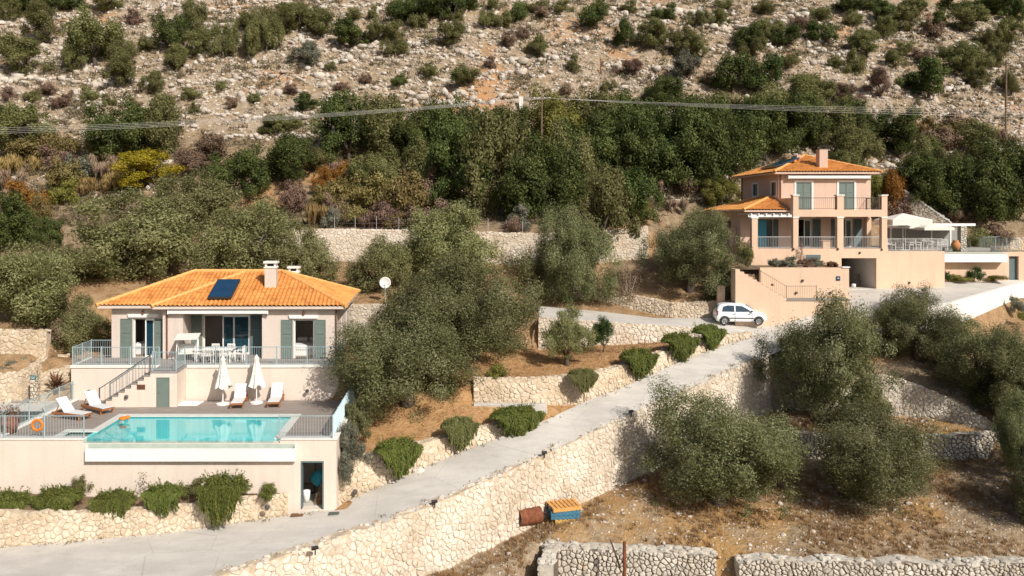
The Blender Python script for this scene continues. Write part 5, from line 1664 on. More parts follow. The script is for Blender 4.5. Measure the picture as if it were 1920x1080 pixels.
m = MB(); m.tube([(0, 0, 0), (.05, .1, 1.7)], .02, 6); m.box(-.18, .18, -.03, .03, -.05, .02); o = m.build('broom', M['dark']); p = PY(589, 930, 38.0); o.location = (p.x, p.y, -2.8); tag(o, 'dark broom leaning inside the pool store', 'broom')

# lamps on walls and drive
for (px, py, Y, lab) in [(167, 734, 43.85, 'round wall lamp on the terrace wall above the loungers'), (237, 744, 42.25, 'round wall lamp on the wall under the terrace steps'), (576, 733, 43.8, 'oval wall lamp on the terrace wall right of the parasols')]:
    disc_lamp(PY(px, py, Y), (0, -1, .1), lab, .10, M['raildark'])
for i, (px, py, Y, lab) in enumerate([(253, 980, 34.85, 'oval lamp set in the planter wall below the middle shrubs'), (501, 951, 34.95, 'oval lamp set in the planter wall near its right end'), (666, 922, 36.9, 'oval lamp set in the low wall just right of the pool store')]):
    disc_lamp(PY(px, py, Y), (.2, -1, .1), lab, .12, M['raildark'])
spots = [(1021, 857, 'small black spotlight on the drive edge above the rusty drum'), (815, 950, 'small black spotlight on the middle of the drive edge'), (591, 1038, 'small black spotlight on the drive edge nearest the viewer'), (1184, 779, 'small black spotlight on the drive edge beside the big olive')]
s0 = None
for px, py, lab in spots:
    zz = float(np.interp(px, [420, 560, 700, 820, 1020, 1190], [-3.4, -3.15, -2.85, -2.5, -1.6, -.55]))
    p = Pz(px, py, zz)
    if s0 is None:
        s0 = thing('spotlight', p, lab, 'spotlight', 'spotlights along the drive edge')
        m = MB(); m.tube([(0, 0, -.05), (0, 0, .16)], .03, 6); m.build('stem', M['dark'], s0)
        m = MB(); m.tube([(-.14, 0, .2), (.12, .03, .24)], [.085, .07], 10); m.build('head', M['dark'], s0)
    else: dup(s0, p, 0, lab)
for (px, py, Y, lab) in [(1448, 534, 56.25, 'small round lamp on the orange steps, upper left'), (1505, 526, 57.45, 'small round lamp in the middle of the orange garden wall'), (1493, 549, 57.45, 'small round lamp on the orange wall behind the landing railing, left'), (1557, 549, 57.45, 'small round lamp on the orange wall below the blue sign'),
                         (1488, 467, 62.2, 'small lamp under the left porch column of the salmon villa'), (1571, 467, 62.2, 'small lamp under the middle porch column of the salmon villa'), (1612, 474, 62.2, 'small lamp above the open garage'), (1653, 468, 62.2, 'small lamp under the right porch column of the salmon villa'), (1705, 530, 62.15, 'small lamp low on the wall right of the garage')]:
    disc_lamp(PY(px, py, Y), (0, -1, 0), lab, .09, M['raildark'])

# satellite dish
sd = thing('satellite_dish', PY(722, 574, 55.3), 'white satellite dish on a pole behind the left villa', 'satellite dish')
m = MB(); m.tube([(0, 0, -.3), (0, 0, 1.35)], .03, 8); m.build('pole', M['galv'], sd)
m = MB(); vs, fs = [], []
for i in range(7):
    for j in range(20):
        r, a = .40 * i / 6, 2 * math.pi * j / 20
        vs.append((r * math.cos(a), .55 * r * r - .1, 1.62 + r * math.sin(a)))
vs = [(x, -(y) , z) for x, y, z in vs]
for i in range(6):
    for j in range(20): fs.append((i*20+j, i*20+(j+1) % 20, (i+1)*20+(j+1) % 20, (i+1)*20+j))
m.add(vs, fs); d = m.build('dish', M['white'], sd, smooth=True)
md = d.modifiers.new('solid', 'SOLIDIFY'); md.thickness = .02
m = MB(); m.tube([(0, -.05, 1.25), (0, -.45, 1.45)], .012, 5); m.tube([(0, -.45, 1.43), (0, -.38, 1.5)], .04, 8); m.build('receiver', M['dark'], sd)

# gate post with sign, left of the villa
gp = thing('gate_pillar', PY(66, 748, 43.0), 'white stone gate pillar carrying a teal sign beside the grey ramp', 'pillar')
m = MB(); m.box(-.17, .17, -.17, .17, -.3, 1.32); m.build('pillar', M['stonewhite'], gp)
sg = MB(); sg.box(-.155, .155, -.185, -.172, 1.07, 1.30); s_ = sg.build('sign', M['signgreen'], gp)
m = MB(); m.box(-.12, .12, -.19, -.186, 1.20, 1.225); m.box(-.09, .09, -.19, -.186, 1.13, 1.15); m.build('lettering', M['offwhite'], s_)

# drum and pallets in the lower field
DP = hit(998, 982)
dr = thing('oil_drum', (DP.x, DP.y, gh(DP.x, DP.y)), 'rusty brown open drum lying on its side under the drive wall', 'drum', rz=.42)
dr.scale = (1.3, 1.3, 1.3)
dr.location += Vector((-.16, -.22, .05))
m = MB(); vs, fs = [], []
r0, n = .30, 24
xs = [-.45, -.43, -.17, -.15, -.13, .13, .15, .17, .43, .45]
rr = [r0 + .012, r0, r0, r0 + .012, r0, r0, r0 + .012, r0, r0, r0 + .012]
for x, r in zip(xs, rr):
    for j in range(n): vs.append((x, r * math.cos(2*math.pi*j/n), r0 + r * math.sin(2*math.pi*j/n)))
for i in range(len(xs) - 1):
    for j in range(n): fs.append((i*n+j, i*n+(j+1) % n, (i+1)*n+(j+1) % n, (i+1)*n+j))
fs.append(tuple((len(xs)-1)*n+j for j in range(n)))
m.add(vs, fs); o = m.build('shell', M['rust'], dr, smooth=False)
m = MB(); vs, fs = [], []
for x in (-.44, .4):
    for j in range(n): vs.append((x, (r0-.015) * math.cos(2*math.pi*j/n), r0 + (r0-.015) * math.sin(2*math.pi*j/n)))
fs = [(j, n+j, n+(j+1) % n, (j+1) % n) for j in range(n)] + [tuple(n+j for j in range(n))]
m.add(vs, fs); m.build('inside', M['rustdark'], dr)
PP = hit(1058, 972)
zp = gh(PP.x, PP.y) - .03
def pallet(z, rz_, mat, lab, dx=0):
    t = thing('pallet', (PP.x + dx, PP.y, z), lab, 'pallet', 'stacked wooden pallets', rz_)
    t.scale = (1.22, 1.22, 1.3)
    m = MB()
    for i in range(7): m.box(-.6 + i * .175, -.6 + i * .175 + .13, -.45, .45, .122, .144)
    m.build('deck_board', mat, t)
    for y in (-.45, -.05, .35):
        m = MB(); m.box(-.6, .58, y, y + .1, .022, .12); m.build('bearer', mat, t)
    m = MB()
    for y in (-.45, -.05, .35): m.box(-.6, .58, y, y + .1, 0, .02)
    m.build('bottom_board', mat, t)
pallet(zp, .25, M['palletye'], 'yellow wooden pallet at the bottom of the stack beside the drum', .1)
pallet(zp + .192, .1, M['palletbl'], 'blue wooden pallet second from the bottom of the stack')
pallet(zp + .384, .16, M['palletbl'], 'blue wooden pallet just under the orange one in the stack', -.04)
pallet(zp + .576, .3, M['palletor'], 'orange wooden pallet on top of the stack', -.02)
m = MB(); m.tube([(0, 0, -.6), (.0, 0, 1.3)], .075, 10); o = m.build('post', M['rust']); p = PY(1171, 1078, 34.6); o.location = (p.x, p.y, p.z + .1)
o.location.z = PY(1171, 1016, 34.6).z - 1.3
tag(o, 'rusty round post standing at the bottom edge before the dry stone wall', 'post')
m = MB(); m.bar((-.05, 0, .0), (-.45, .25, 1.15), .06, .06); o = m.build('plank', M['polewood']); o.location = (p.x - .1, p.y + .25, PY(1171, 1016, 34.6).z - 1.25)
tag(o, 'dark weathered plank leaning beside the rusty post', 'plank')
# boulders at the end of the low wall
BO = [(775, 872, .42), (790, 862, .36), (806, 850, .33), (785, 884, .3)]
for i, (px, py, r) in enumerate(BO):
    m = MB(); R = random.Random(i + 5); vs, fs = [], []
    for a in range(7):
        for b in range(10):
            th, ph = math.pi * a / 6, 2 * math.pi * b / 10
            k_ = r * (1 + .25 * noise.noise(Vector((math.sin(th) * math.cos(ph) * 1.5 + i * 9, math.sin(th) * math.sin(ph) * 1.5, math.cos(th) * 1.5))))
            vs.append((k_ * math.sin(th) * math.cos(ph) * 1.15, k_ * math.sin(th) * math.sin(ph), k_ * .75 * math.cos(th)))
    for a in range(6):
        for b in range(10): fs.append((a*10+b, (a+1)*10+b, (a+1)*10+(b+1) % 10, a*10+(b+1) % 10))
    m.add(vs, fs); o = m.build('boulder', plain('white_boulder', (.62, .57, .49), .9, .2, 6, .04, 9)); q = PY(px, py, 39.6 + i * .2 if i < 3 else 38.9)
    o.location = q
    tag(o, ['largest white boulder on the low wall between two trailing shrubs', 'middle white boulder on the low wall between two trailing shrubs', 'uppermost white boulder on the low wall between two trailing shrubs', 'lowest white boulder beside the drive between two trailing shrubs'][i], 'boulder', 'white boulders on the low wall')

# ------------------------------------------------------------------ car
CP0 = Pz(1393, 613, 2.55)
car = thing('parked_car', (CP0.x, CP0.y + .8, rz(CP0.x, CP0.y + .8) + .05), 'small white five door hatchback parked nose right before the stone wall', 'car', rz=-.1)
ST = [  # x, half width low, half width belt, z bottom, z belt, z roof, half width roof
    (-1.78, .55, .60, .38, .70, .72, .50), (-1.74, .70, .74, .26, .86, .90, .56), (-1.62, .76, .78, .20, .90, 1.30, .58), (-1.42, .78, .79, .19, .92, 1.45, .60),
    (-1.0, .79, .80, .19, .92, 1.50, .61), (-.4, .79, .80, .19, .91, 1.52, .61), (.1, .79, .80, .19, .90, 1.49, .60), (.55, .79, .80, .19, .90, 1.30, .58),
    (.95, .78, .79, .19, .90, 1.0, .60), (1.2, .77, .77, .20, .86, .91, .60), (1.5, .74, .73, .22, .78, .82, .56), (1.7, .66, .66, .26, .66, .70, .48), (1.78, .52, .52, .34, .56, .58, .38)]
m = MB(); vs, fs = [], []
for x, wl, wb, zb_, zbe, zr, wr_ in ST:
    ring = [(x, -wl * .9, zb_), (x, -wl, zb_ + .1), (x, -wb * 1.01, (zb_ + zbe) / 2), (x, -wb, zbe), (x, -(wb * .35 + wr_ * .65), zbe + (zr - zbe) * .6), (x, -wr_ * .96, zr - .03 * (zr > zbe + .1)), (x, -wr_ * .6, zr),
            (x, wr_ * .6, zr), (x, wr_ * .96, zr - .03 * (zr > zbe + .1)), (x, (wb * .35 + wr_ * .65), zbe + (zr - zbe) * .6), (x, wb, zbe), (x, wb * 1.01, (zb_ + zbe) / 2), (x, wl, zb_ + .1), (x, wl * .9, zb_)]
    vs += ring
K = 14
for i in range(len(ST) - 1):
    for j in range(K): fs.append((i*K+j, (i+1)*K+j, (i+1)*K+(j+1) % K, i*K+(j+1) % K))
fs.append(tuple(range(K))); fs.append(tuple((len(ST)-1)*K + j for j in range(K))[::-1])
m.add(vs, fs); bd = m.build('body', M['carpaint'], car, smooth=True)
md = bd.modifiers.new('sub', 'SUBSURF'); md.levels = 1; md.render_levels = 2
def cside(x, z):
    """side surface y of the body at x,z (upper half)"""
    xs_ = [s_[0] for s_ in ST]
    f = lambda i: float(np.interp(x, xs_, [s_[i] for s_ in ST]))
    wb, zbe, zr, wr_ = f(2), f(4), f(5), f(6)
    t = max(0, min(1, (z - zbe) / max(.05, zr - zbe)))
    wm = wb * .35 + wr_ * .65
    return wb + (wm - wb) * t / .6 if t < .6 else wm + (wr_ * .96 - wm) * (t - .6) / .4
def side_panel(poly, name, mat, off=.012):
    for sgn in (-1, 1):
        m = MB(); vs = [(x, sgn * (cside(x, z) + off), z) for x, z in poly]
        vs += [(x, sgn * (cside(x, z) - .05), z) for x, z in poly]
        n_ = len(poly)
        m.add(vs, [tuple(range(n_)) if sgn < 0 else tuple(range(n_))[::-1]] + [(i, (i+1) % n_, n_ + (i+1) % n_, n_ + i) for i in range(n_)])
        m.build(name, mat, car)
side_panel([(-1.35, .96), (-.5, .95), (-.5, 1.36), (-.95, 1.37), (-1.25, 1.28)], 'window', M['carglass'])
side_panel([(-.4, .95), (.66, .95), (.42, 1.14), (.05, 1.33), (-.4, 1.36)], 'window', M['carglass'])
side_panel([(-.85, .47), (.85, .47), (.85, .53), (-.85, .53)], 'trim_strip', M['dark'], .015)
for x_ in (-.46, .70):
    side_panel([(x_, .24), (x_ + .018, .24), (x_ + .018, .9), (x_, .9)], 'door_seam', M['dark'], .006)
for x_ in (-.62, .42):
    side_panel([(x_, .76), (x_ + .16, .76), (x_ + .16, .80), (x_, .80)], 'door_handle', M['rim'], .02)
def facepanel(name, vs_, mat):
    m = MB(); m.add(vs_, [tuple(range(len(vs_)))]); o = m.build(name, mat, car)
    md = o.modifiers.new('s', 'SOLIDIFY'); md.thickness = .03; return o
facepanel('rear_window', [(-1.745, -.5, .95), (-1.745, .5, .95), (-1.60, .46, 1.33), (-1.60, -.46, 1.33)], M['carglass'])
facepanel('windscreen', [(.90, .54, 1.02), (.90, -.54, 1.02), (.36, -.50, 1.40), (.36, .50, 1.40)], M['carglass'])
for sgn in (-1, 1):
    m = MB(); m.add([(-1.75, sgn*.60, .62), (-1.66, sgn*.795, .66), (-1.60, sgn*.775, .98), (-1.69, sgn*.62, 1.0)], [(0,1,2,3)]); o = m.build('tail_light', M['redlens'], car); md = o.modifiers.new('s', 'SOLIDIFY'); md.thickness = .06; md.offset = 0
    m = MB(); m.add([(1.74, sgn*.40, .60), (1.60, sgn*.71, .62), (1.42, sgn*.745, .82), (1.58, sgn*.52, .78)], [(0,1,2,3)]); o = m.build('headlight', M['lens'], car); md = o.modifiers.new('s', 'SOLIDIFY'); md.thickness = .05; md.offset = 0
    m = MB(); m.box(.62, .74, sgn*.80 - .02, sgn*.80 + .12 * sgn, .94, 1.06); m.build('wing_mirror', M['dark'], car, bevel=.02)
    for x in (-1.16, 1.16):
        m = MB(); vs, fs = [], []
        n = 20
        prof = [(.0, .06), (.17, .06), (.19, .085), (.28, .085), (.295, .05), (.295, -.07), (.27, -.09)]
        for r, y in prof:
            for j in range(n): vs.append((x + r * math.cos(2*math.pi*j/n), sgn * (.73 + y), .295 + r * math.sin(2*math.pi*j/n)))
        for i in range(2, len(prof) - 1):
            for j in range(n): fs.append((i*n+j, (i+1)*n+j, (i+1)*n+(j+1) % n, i*n+(j+1) % n))
        m.add(vs, fs); wl = m.build('wheel', M['tyre'], car)
        m = MB(); vs, fs = [], []
        for r, y in ((.02, .07), (.05, .075), (.17, .07), (.195, .088)):
            for j in range(n): vs.append((x + r * math.cos(2*math.pi*j/n), sgn * (.73 + y), .295 + r * math.sin(2*math.pi*j/n)))
        for i in range(3):
            for j in range(n):
                if i == 1 and j % 4 == 0: continue
                fs.append((i*n+j, (i+1)*n+j, (i+1)*n+(j+1) % n, i*n+(j+1) % n))
        m.add(vs, fs); m.build('rim', M['rim'], wl)
        m = MB(); vs = [(x + .36 * math.cos(math.pi*j/10), sgn * .808, .295 + .36 * math.sin(math.pi*j/10)) for j in range(11)] + [(x + .30 * math.cos(math.pi*j/10), sgn * .812, .295 + .30 * math.sin(math.pi*j/10)) for j in range(11)]
        m.add(vs, [(j, j+1, 12+j, 11+j) for j in range(10)]); m.build('wheel_arch', M['dark'], car)
m = MB(); m.box(-1.80, -1.775, -.24, .24, .50, .61); m.build('number_plate', M['offwhite'], car)
m = MB(); m.box(-1.80, -1.74, -.55, .55, .30, .40); m.build('bumper_trim', M['dark'], car)

# ------------------------------------------------------------------ right terrace: parasols, furniture, pots
def open_parasol(px_pole, Y, w_, z0, zr, ze, lab, val=.28):
    X = XatY(px_pole, Y)
    t = thing('parasol', (X, Y, z0), lab, 'parasol', 'open white parasols')
    m = MB(); m.tube([(0, 0, 0), (0, 0, zr - z0)], .035, 8); m.build('pole', M['offwhite'], t)
    m = MB(); m.box(-.35, .35, -.35, .35, 0, .08); m.build('base', M['greypaint'], t)
    m = MB(); a, e, rr_ = w_ / 2, ze - z0, zr - z0
    vs = [(0, 0, rr_)] + [(sx * a, sy * a, e) for sx, sy in ((-1,-1),(1,-1),(1,1),(-1,1))]
    vs += [(sx * a, sy * a, e - val) for sx, sy in ((-1,-1),(1,-1),(1,1),(-1,1))]
    m.add(vs, [(0,1,2),(0,2,3),(0,3,4),(0,4,1),(1,5,6,2),(2,6,7,3),(3,7,8,4),(4,8,5,1)])
    c = m.build('canopy', M['canvas'], t); md = c.modifiers.new('s', 'SOLIDIFY'); md.thickness = .015
    m = MB()
    for sx, sy in ((-1,-1),(1,-1),(1,1),(-1,1)): m.tube([(0, 0, rr_ - .06), (sx * a * .97, sy * a * .97, e - .02)], .012, 4); m.tube([(0, 0, e - .35), (sx * a * .5, sy * a * .5, (rr_ + e) / 2 - .05)], .012, 4)
    m.build('ribs', M['offwhite'], t)
zt2 = 7.54
open_parasol(1693, 63.8, 3.1, zt2, 10.5, 10.0, 'largest open white parasol, above the pergola beam', .45)
open_parasol(1698, 66.6, 2.2, zt2, 9.75, 9.45, 'small open white parasol tucked under the pergola beam, left', .2)
open_parasol(1747, 65.2, 2.4, zt2, 9.7, 9.35, 'small open white parasol under the pergola beam, right', .22)
OT = []
for i, (px, lab) in enumerate([(1690, 'white outdoor table behind the terrace railing, left one under the big parasol'), (1738, 'white outdoor table behind the terrace railing, right one')]):
    t = thing('outdoor_table', (XatY(px, 64.2), 64.2, zt2), lab, 'table', 'outdoor tables under the parasols')
    m = MB(); m.lathe([(.5, .70), (.5, .74), (.0, .74)], n=20); m.build('table_top', M['white'], t)
    m = MB(); m.lathe([(.25, 0), (.25, .03), (.035, .06), (.035, .70)], n=12); m.build('pedestal', M['white'], t)
oc = chair(M['offwhite']); oc.name = 'outdoor_chair'; oc['group'] = 'outdoor chairs under the parasols'
OC = [(1672, 63.6, .4, 'white outdoor chair at the left end of the parasol terrace'), (1683, 65.0, 0, 'white outdoor chair behind the left outdoor table'), (1705, 63.7, -1.2, 'white outdoor chair right of the left outdoor table'),
      (1722, 63.8, 1.3, 'white outdoor chair left of the right outdoor table'), (1740, 65.2, 0, 'white outdoor chair behind the right outdoor table'), (1757, 63.8, -1.2, 'white outdoor chair right of the right outdoor table'), (1771, 64.4, -.5, 'white outdoor chair at the right end of the parasol terrace')]
for i, (px, Y, r, lab) in enumerate(OC):
    if i == 0: oc.location = (XatY(px, Y), Y, zt2); oc.rotation_euler.z = r; oc['label'] = lab
    else: dup(oc, (XatY(px, Y), Y, zt2), r, lab)
for i, (px, Y, s_, lab) in enumerate([(1792, 67.3, 1.0, 'large terracotta pot beside the stone pillar of the pergola'), (1789, 69.6, .75, 'smaller terracotta pot in the shade behind the large one')]):
    m = MB(); m.lathe([(.2*s_, 0), (.36*s_, .35*s_), (.38*s_, .6*s_), (.2*s_, .85*s_), (.24*s_, .92*s_), (.17*s_, .92*s_), (.15*s_, .8*s_)], n=18)
    o = m.build('clay_pot', M['terracotta'], smooth=True); o.location = (XatY(px, Y), Y, 7.32); tag(o, lab, 'pot', 'clay pots under the pergola')
# garage things
for i, (x, lab) in enumerate([(4.6, 'folded pale chair standing inside the open garage'), (5.75, 'folded dark chair standing at the right inside the open garage')]):
    t = thing('folded_chair', FR((x, -1.2, -3.12)), lab, 'chair', 'folded chairs in the garage', rz=.3 * i)
    mt = [M['offwhite'], M['raildark']][i]
    m = MB(); m.box(-.24, .24, 0, .05, .35, 1.05); m.build('backrest', mt, t)
    m = MB(); m.box(-.24, .24, -.12, -.06, .15, .5); m.build('seat', mt, t)
    for x_ in (-.24, .2): m = MB(); m.bar((x_ + .02, .1, 0), (x_ + .02, .03, .4), .03, .03); m.build('leg', M['dark'], t)
for i, (x, y, h, mat, lab) in enumerate([(4.2, -1.6, .35, M['white'], 'white bucket on the garage floor, left'), (5.2, -1.7, .3, M['offwhite'], 'white bucket on the garage floor, middle'), (5.1, -.9, 1.1, M['dark'], 'dark gas bottle like canister inside the garage')]):
    m = MB(); m.lathe([(.14, 0), (.17, h * .8), (.12, h), (.05, h)], n=12); o = m.build('bucket' if i < 2 else 'canister', mat, smooth=True); o.location = FR((x, y, -3.12)); tag(o, lab, 'bucket' if i < 2 else 'canister')

# ------------------------------------------------------------------ fence on the terrace wall, poles, cables
fp = [(626, 65.2), (665, 65.2), (705, 65.3), (747, 65.4), (790, 65.5), (835, 65.5), (880, 65.6), (915, 65.7), (949, 65.8), (980, 65.9), (1015, 66)]
fo = Vector((XatY(626, 65.2), 65.2, 9.1))
fe = thing('wire_fence', fo, 'wire fence of thin pale posts on top of the high terrace wall', 'fence')
tops = []
for px, Y in fp:
    x = XatY(px, Y); z = float(np.interp(px, [600, 760, 1000, 1120], [E_T[1].z, E_T[2].z, E_T[3].z, E_T[4].z]))
    m = MB(); m.tube([(x, Y + .2, z - .2), (x, Y + .2, z + 1.15)], .019, 6); m.build('post', M['galv'], fe, fo); tops.append(Vector((x, Y + .2, z)))
m = MB()
for h in (.25, .6, .95):
    m.tube([p + Vector((0, 0, h)) for p in tops], .0035, 4)
m.build('wire', M['galv'], fe, fo)
for px, py, h, lab in [(73, 468, .95, 'single thin white post among the olives at the left edge')]:
    p = hit(px, py)
    m = MB(); m.tube([(0, 0, -.2), (0, 0, h)], .03, 6); o = m.build('marker_post', M['galv']); o.location = p; tag(o, lab, 'post')
def pole(px, ytop, ybase, Y, lab, cross=True, r=.11, mat=None):
    b = PY(px, ybase, Y); g_ = gh(b.x, Y); top = PY(px, ytop, Y).z
    t = thing('utility_pole', (b.x, Y, g_), lab, 'pole', 'wooden utility poles')
    m = MB(); m.tube([(-.02, 0, -.4), (.05, 0, top - g_)], [r, r * .75], 8); m.build('pole', mat or M['polewood'], t)
    if cross:
        m = MB(); m.bar((-.8, 0, top - g_ - .15), (.9, 0, top - g_ - .05), .1, .12); m.build('crossarm', M['polewood'], t)
        for x in (-.7, -.25, .3, .8):
            m = MB(); m.lathe([(.03, 0), (.055, .05), (.055, .12), (.02, .16)], (x + .02, 0, top - g_ - .06), 8); m.build('insulator', M['white'], t)
    return Vector((b.x, Y, top))
PT0 = pole(1015, 184, 380, 77, 'wooden utility pole with crossarm rising from the middle of the woods')
pole(1126, 110, 172, 103, 'thin brown pole without wires on the bare slope above the woods', False, .09, M['rust'])
PT1 = pole(1886, 112, 213, 98, 'dark wooden pole on the rocky slope at the far right', False, .13)
pole(1537, 131, 160, 101, 'short reddish post on the rocky slope above the salmon villa', False, .08, M['rust'])
m = MB(); m.box(-.22, .22, -.12, .12, -.2, 1.5); o = m.build('marker_block', M['whitewall']); p = hit(977, 205) or Vector((1, 95, 22)); o.location = p; tag(o, 'white concrete marker at the foot of the bare slope, left of the utility pole', 'marker')
def cable(p, q, sag, lab, r=.0095):
    pts_ = []
    for i in range(25):
        t = i / 24
        v = p.lerp(q, t); v.z -= sag * 4 * t * (1 - t); pts_.append(v)
    m = MB(); m.tube(pts_, r, 5); tag(m.build('power_cable', M['wire']), lab, 'cable', 'power cables')
LW = PY(-160, 250, 64)
names = ['topmost', 'second', 'third', 'lowest']
for i in range(4):
    a = PT0 + Vector(((-.68, -.23, .32, .82)[i], 0, .08 - .02 * i))
    cable(a, Vector((LW.x, LW.y, LW.z + .28 - i * .17)), .5, names[i] + ' of the four pale cables running left from the utility pole')
RW = PY(1990, 211, 71)
for i in range(4):
    a = PT0 + Vector(((-.68, -.23, .32, .82)[i], 0, .08 - .02 * i))
    cable(a, Vector((RW.x, RW.y, RW.z + .45 - i * .28)), .35, names[i] + ' of the four pale cables running right from the utility pole')
# ------------------------------------------------------------------ foliage prototypes
def leaf_mesh(name, P, Nn, L, Wd, mat, rng, T=None, rvals=None):
    """rhombic leaves at points P facing Nn, long axis along T (or random)"""
    n = len(P)
    Nn = Nn / np.maximum(1e-6, np.linalg.norm(Nn, axis=1, keepdims=True))
    if T is None: T = rng.normal(size=(n, 3))
    T = T - Nn * np.sum(T * Nn, 1, keepdims=True)
    T /= np.maximum(1e-6, np.linalg.norm(T, axis=1, keepdims=True))
    B = np.cross(Nn, T)
    l = (L * rng.uniform(.7, 1.3, n))[:, None]; w_ = (Wd * rng.uniform(.7, 1.3, n))[:, None]
    V = np.stack([P - T * l / 2, P + B * w_ / 2, P + T * l / 2, P - B * w_ / 2], 1).reshape(-1, 3)
    Fc = np.arange(4 * n).reshape(n, 4)
    return np_mesh(name, V, Fc, [mat], {'rnd': ('FACE', rvals if rvals is not None else rng.uniform(0, 1, n))})

def crown(name, seed, nclump, nleaf, L, Wd, mat, rc=(.13, .26), lobes=9, flat=.85, up=.15, low=-.55, core=.62):
    """unit crown, half width 1, height 2*flat from z=0: several lobes of leafy clumps with darker gaps between them"""
    rng = np.random.default_rng(seed)
    lc, lr = [np.zeros(3)], [core]
    while len(lc) < lobes:
        d = rng.normal(size=3); d /= np.linalg.norm(d)
        if d[2] < low: continue
        lc.append(d * rng.uniform(.42, .72) * np.array([1, 1, .9])); lr.append(rng.uniform(.26, .50))
    lc, lr = np.array(lc), np.array(lr)
    wl = lr ** 2; wl /= wl.sum()
    kl = rng.choice(lobes, nclump, p=wl)
    d = rng.normal(size=(nclump, 3)); d /= np.linalg.norm(d, axis=1, keepdims=True)
    C_ = lc[kl] + d * (lr[kl] * rng.uniform(.35, 1.0, nclump) ** .5)[:, None]
    Rr = rng.uniform(*rc, nclump) * (.75 + .5 * rng.random(nclump))
    wgt = Rr ** 2; wgt /= wgt.sum()
    k = rng.choice(nclump, nleaf, p=wgt)
    dd = rng.normal(size=(nleaf, 3)); dd /= np.linalg.norm(dd, axis=1, keepdims=True)
    rr = rng.uniform(0, 1, nleaf) ** .45
    P = C_[k] + dd * (Rr[k] * rr)[:, None]
    st = rng.random(nleaf) < .07                               # stray shoots break the outline
    P[st] += dd[st] * rng.uniform(.01, .09, st.sum())[:, None] + np.array([0, 0, .04])
    outw = P - lc[kl[k]]; outw /= np.maximum(1e-6, np.linalg.norm(outw, axis=1, keepdims=True))
    Nn = dd * .6 + outw * .5 + rng.normal(size=P.shape) * .5 + np.array([0, 0, up])
    r98 = np.percentile(np.hypot(P[:, 0], P[:, 1]), 97.5)
    z0, z1 = np.percentile(P[:, 2], .8), np.percentile(P[:, 2], 99.6)
    P[:, :2] /= r98
    P[:, 2] = np.maximum((P[:, 2] - z0) / (z1 - z0) * 2 * flat, -.05)
    cl = rng.uniform(-.2, .2, nclump)
    rv = np.clip(rng.beta(2, 2.2, nleaf) + cl[k], 0, 1)
    return leaf_mesh(name, P, Nn, L, Wd, mat, rng, rvals=rv)

def trunk_mesh(name, seed, limbs=5, h=.55, r=.075, mat=None, lean=.15, top=1.1):
    R = random.Random(seed); m = MB()
    bx, by = R.uniform(-lean, lean), R.uniform(-lean, lean)
    m.tube([(0, 0, -.25), (bx * .4, by * .4, h * .5), (bx, by, h)], [r * 1.35, r, r * .85], 7)
    for i in range(limbs):
        a = 2 * math.pi * (i + R.uniform(-.3, .3)) / limbs
        e = R.uniform(.35, .62); z1 = h + (top - h) * R.uniform(.35, .6); z2 = top * R.uniform(.95, 1.35)
        p0 = Vector((bx, by, h * R.uniform(.6, .95)))
        p1 = Vector((bx + math.cos(a) * e * .5, by + math.sin(a) * e * .5, z1))
        p2 = Vector((bx + math.cos(a) * e, by + math.sin(a) * e, z2))
        m.tube([p0, p1, p2], [r * .55, r * .38, r * .12], 5)
        q = p1.lerp(p2, .4); a2 = a + R.uniform(-1, 1)
        m.tube([q, q + Vector((math.cos(a2) * .25, math.sin(a2) * .25, .22))], [r * .25, r * .08], 4)
    o = m.build(name, mat or M['trunk'], smooth=True)
    me = o.data; bpy.data.objects.remove(o)
    return me

def broom_mesh(name, seed, n, mat, h=1.0, L=.22, Wd=.03):
    """upright bush of thin stems fanning from the ground"""
    rng = np.random.default_rng(seed)
    ncl = 14
    cx = rng.uniform(-.75, .75, (ncl, 2)); ch = rng.uniform(.5, 1.0, ncl) * (1 - .45 * np.linalg.norm(cx, axis=1))
    k = rng.integers(0, ncl, n)
    t = rng.uniform(0, 1, n) ** .7
    ang = rng.uniform(0, 2 * math.pi, n); s_ = rng.uniform(0, .32, n)
    P = np.stack([cx[k, 0] + np.cos(ang) * s_ * t, cx[k, 1] + np.sin(ang) * s_ * t, t * ch[k] * h], 1)
    T = np.stack([np.cos(ang) * s_ * 1.2, np.sin(ang) * s_ * 1.2, np.full(n, .7)], 1) + rng.normal(size=(n, 3)) * .12
    Nn = np.stack([np.cos(ang), np.sin(ang), rng.uniform(-.2, .6, n)], 1) + rng.normal(size=(n, 3)) * .3
    rv = np.clip(t * .75 + rng.uniform(-.2, .35, n), 0, 1)
    return leaf_mesh(name, P, Nn, L, Wd, mat, rng, T, rv)

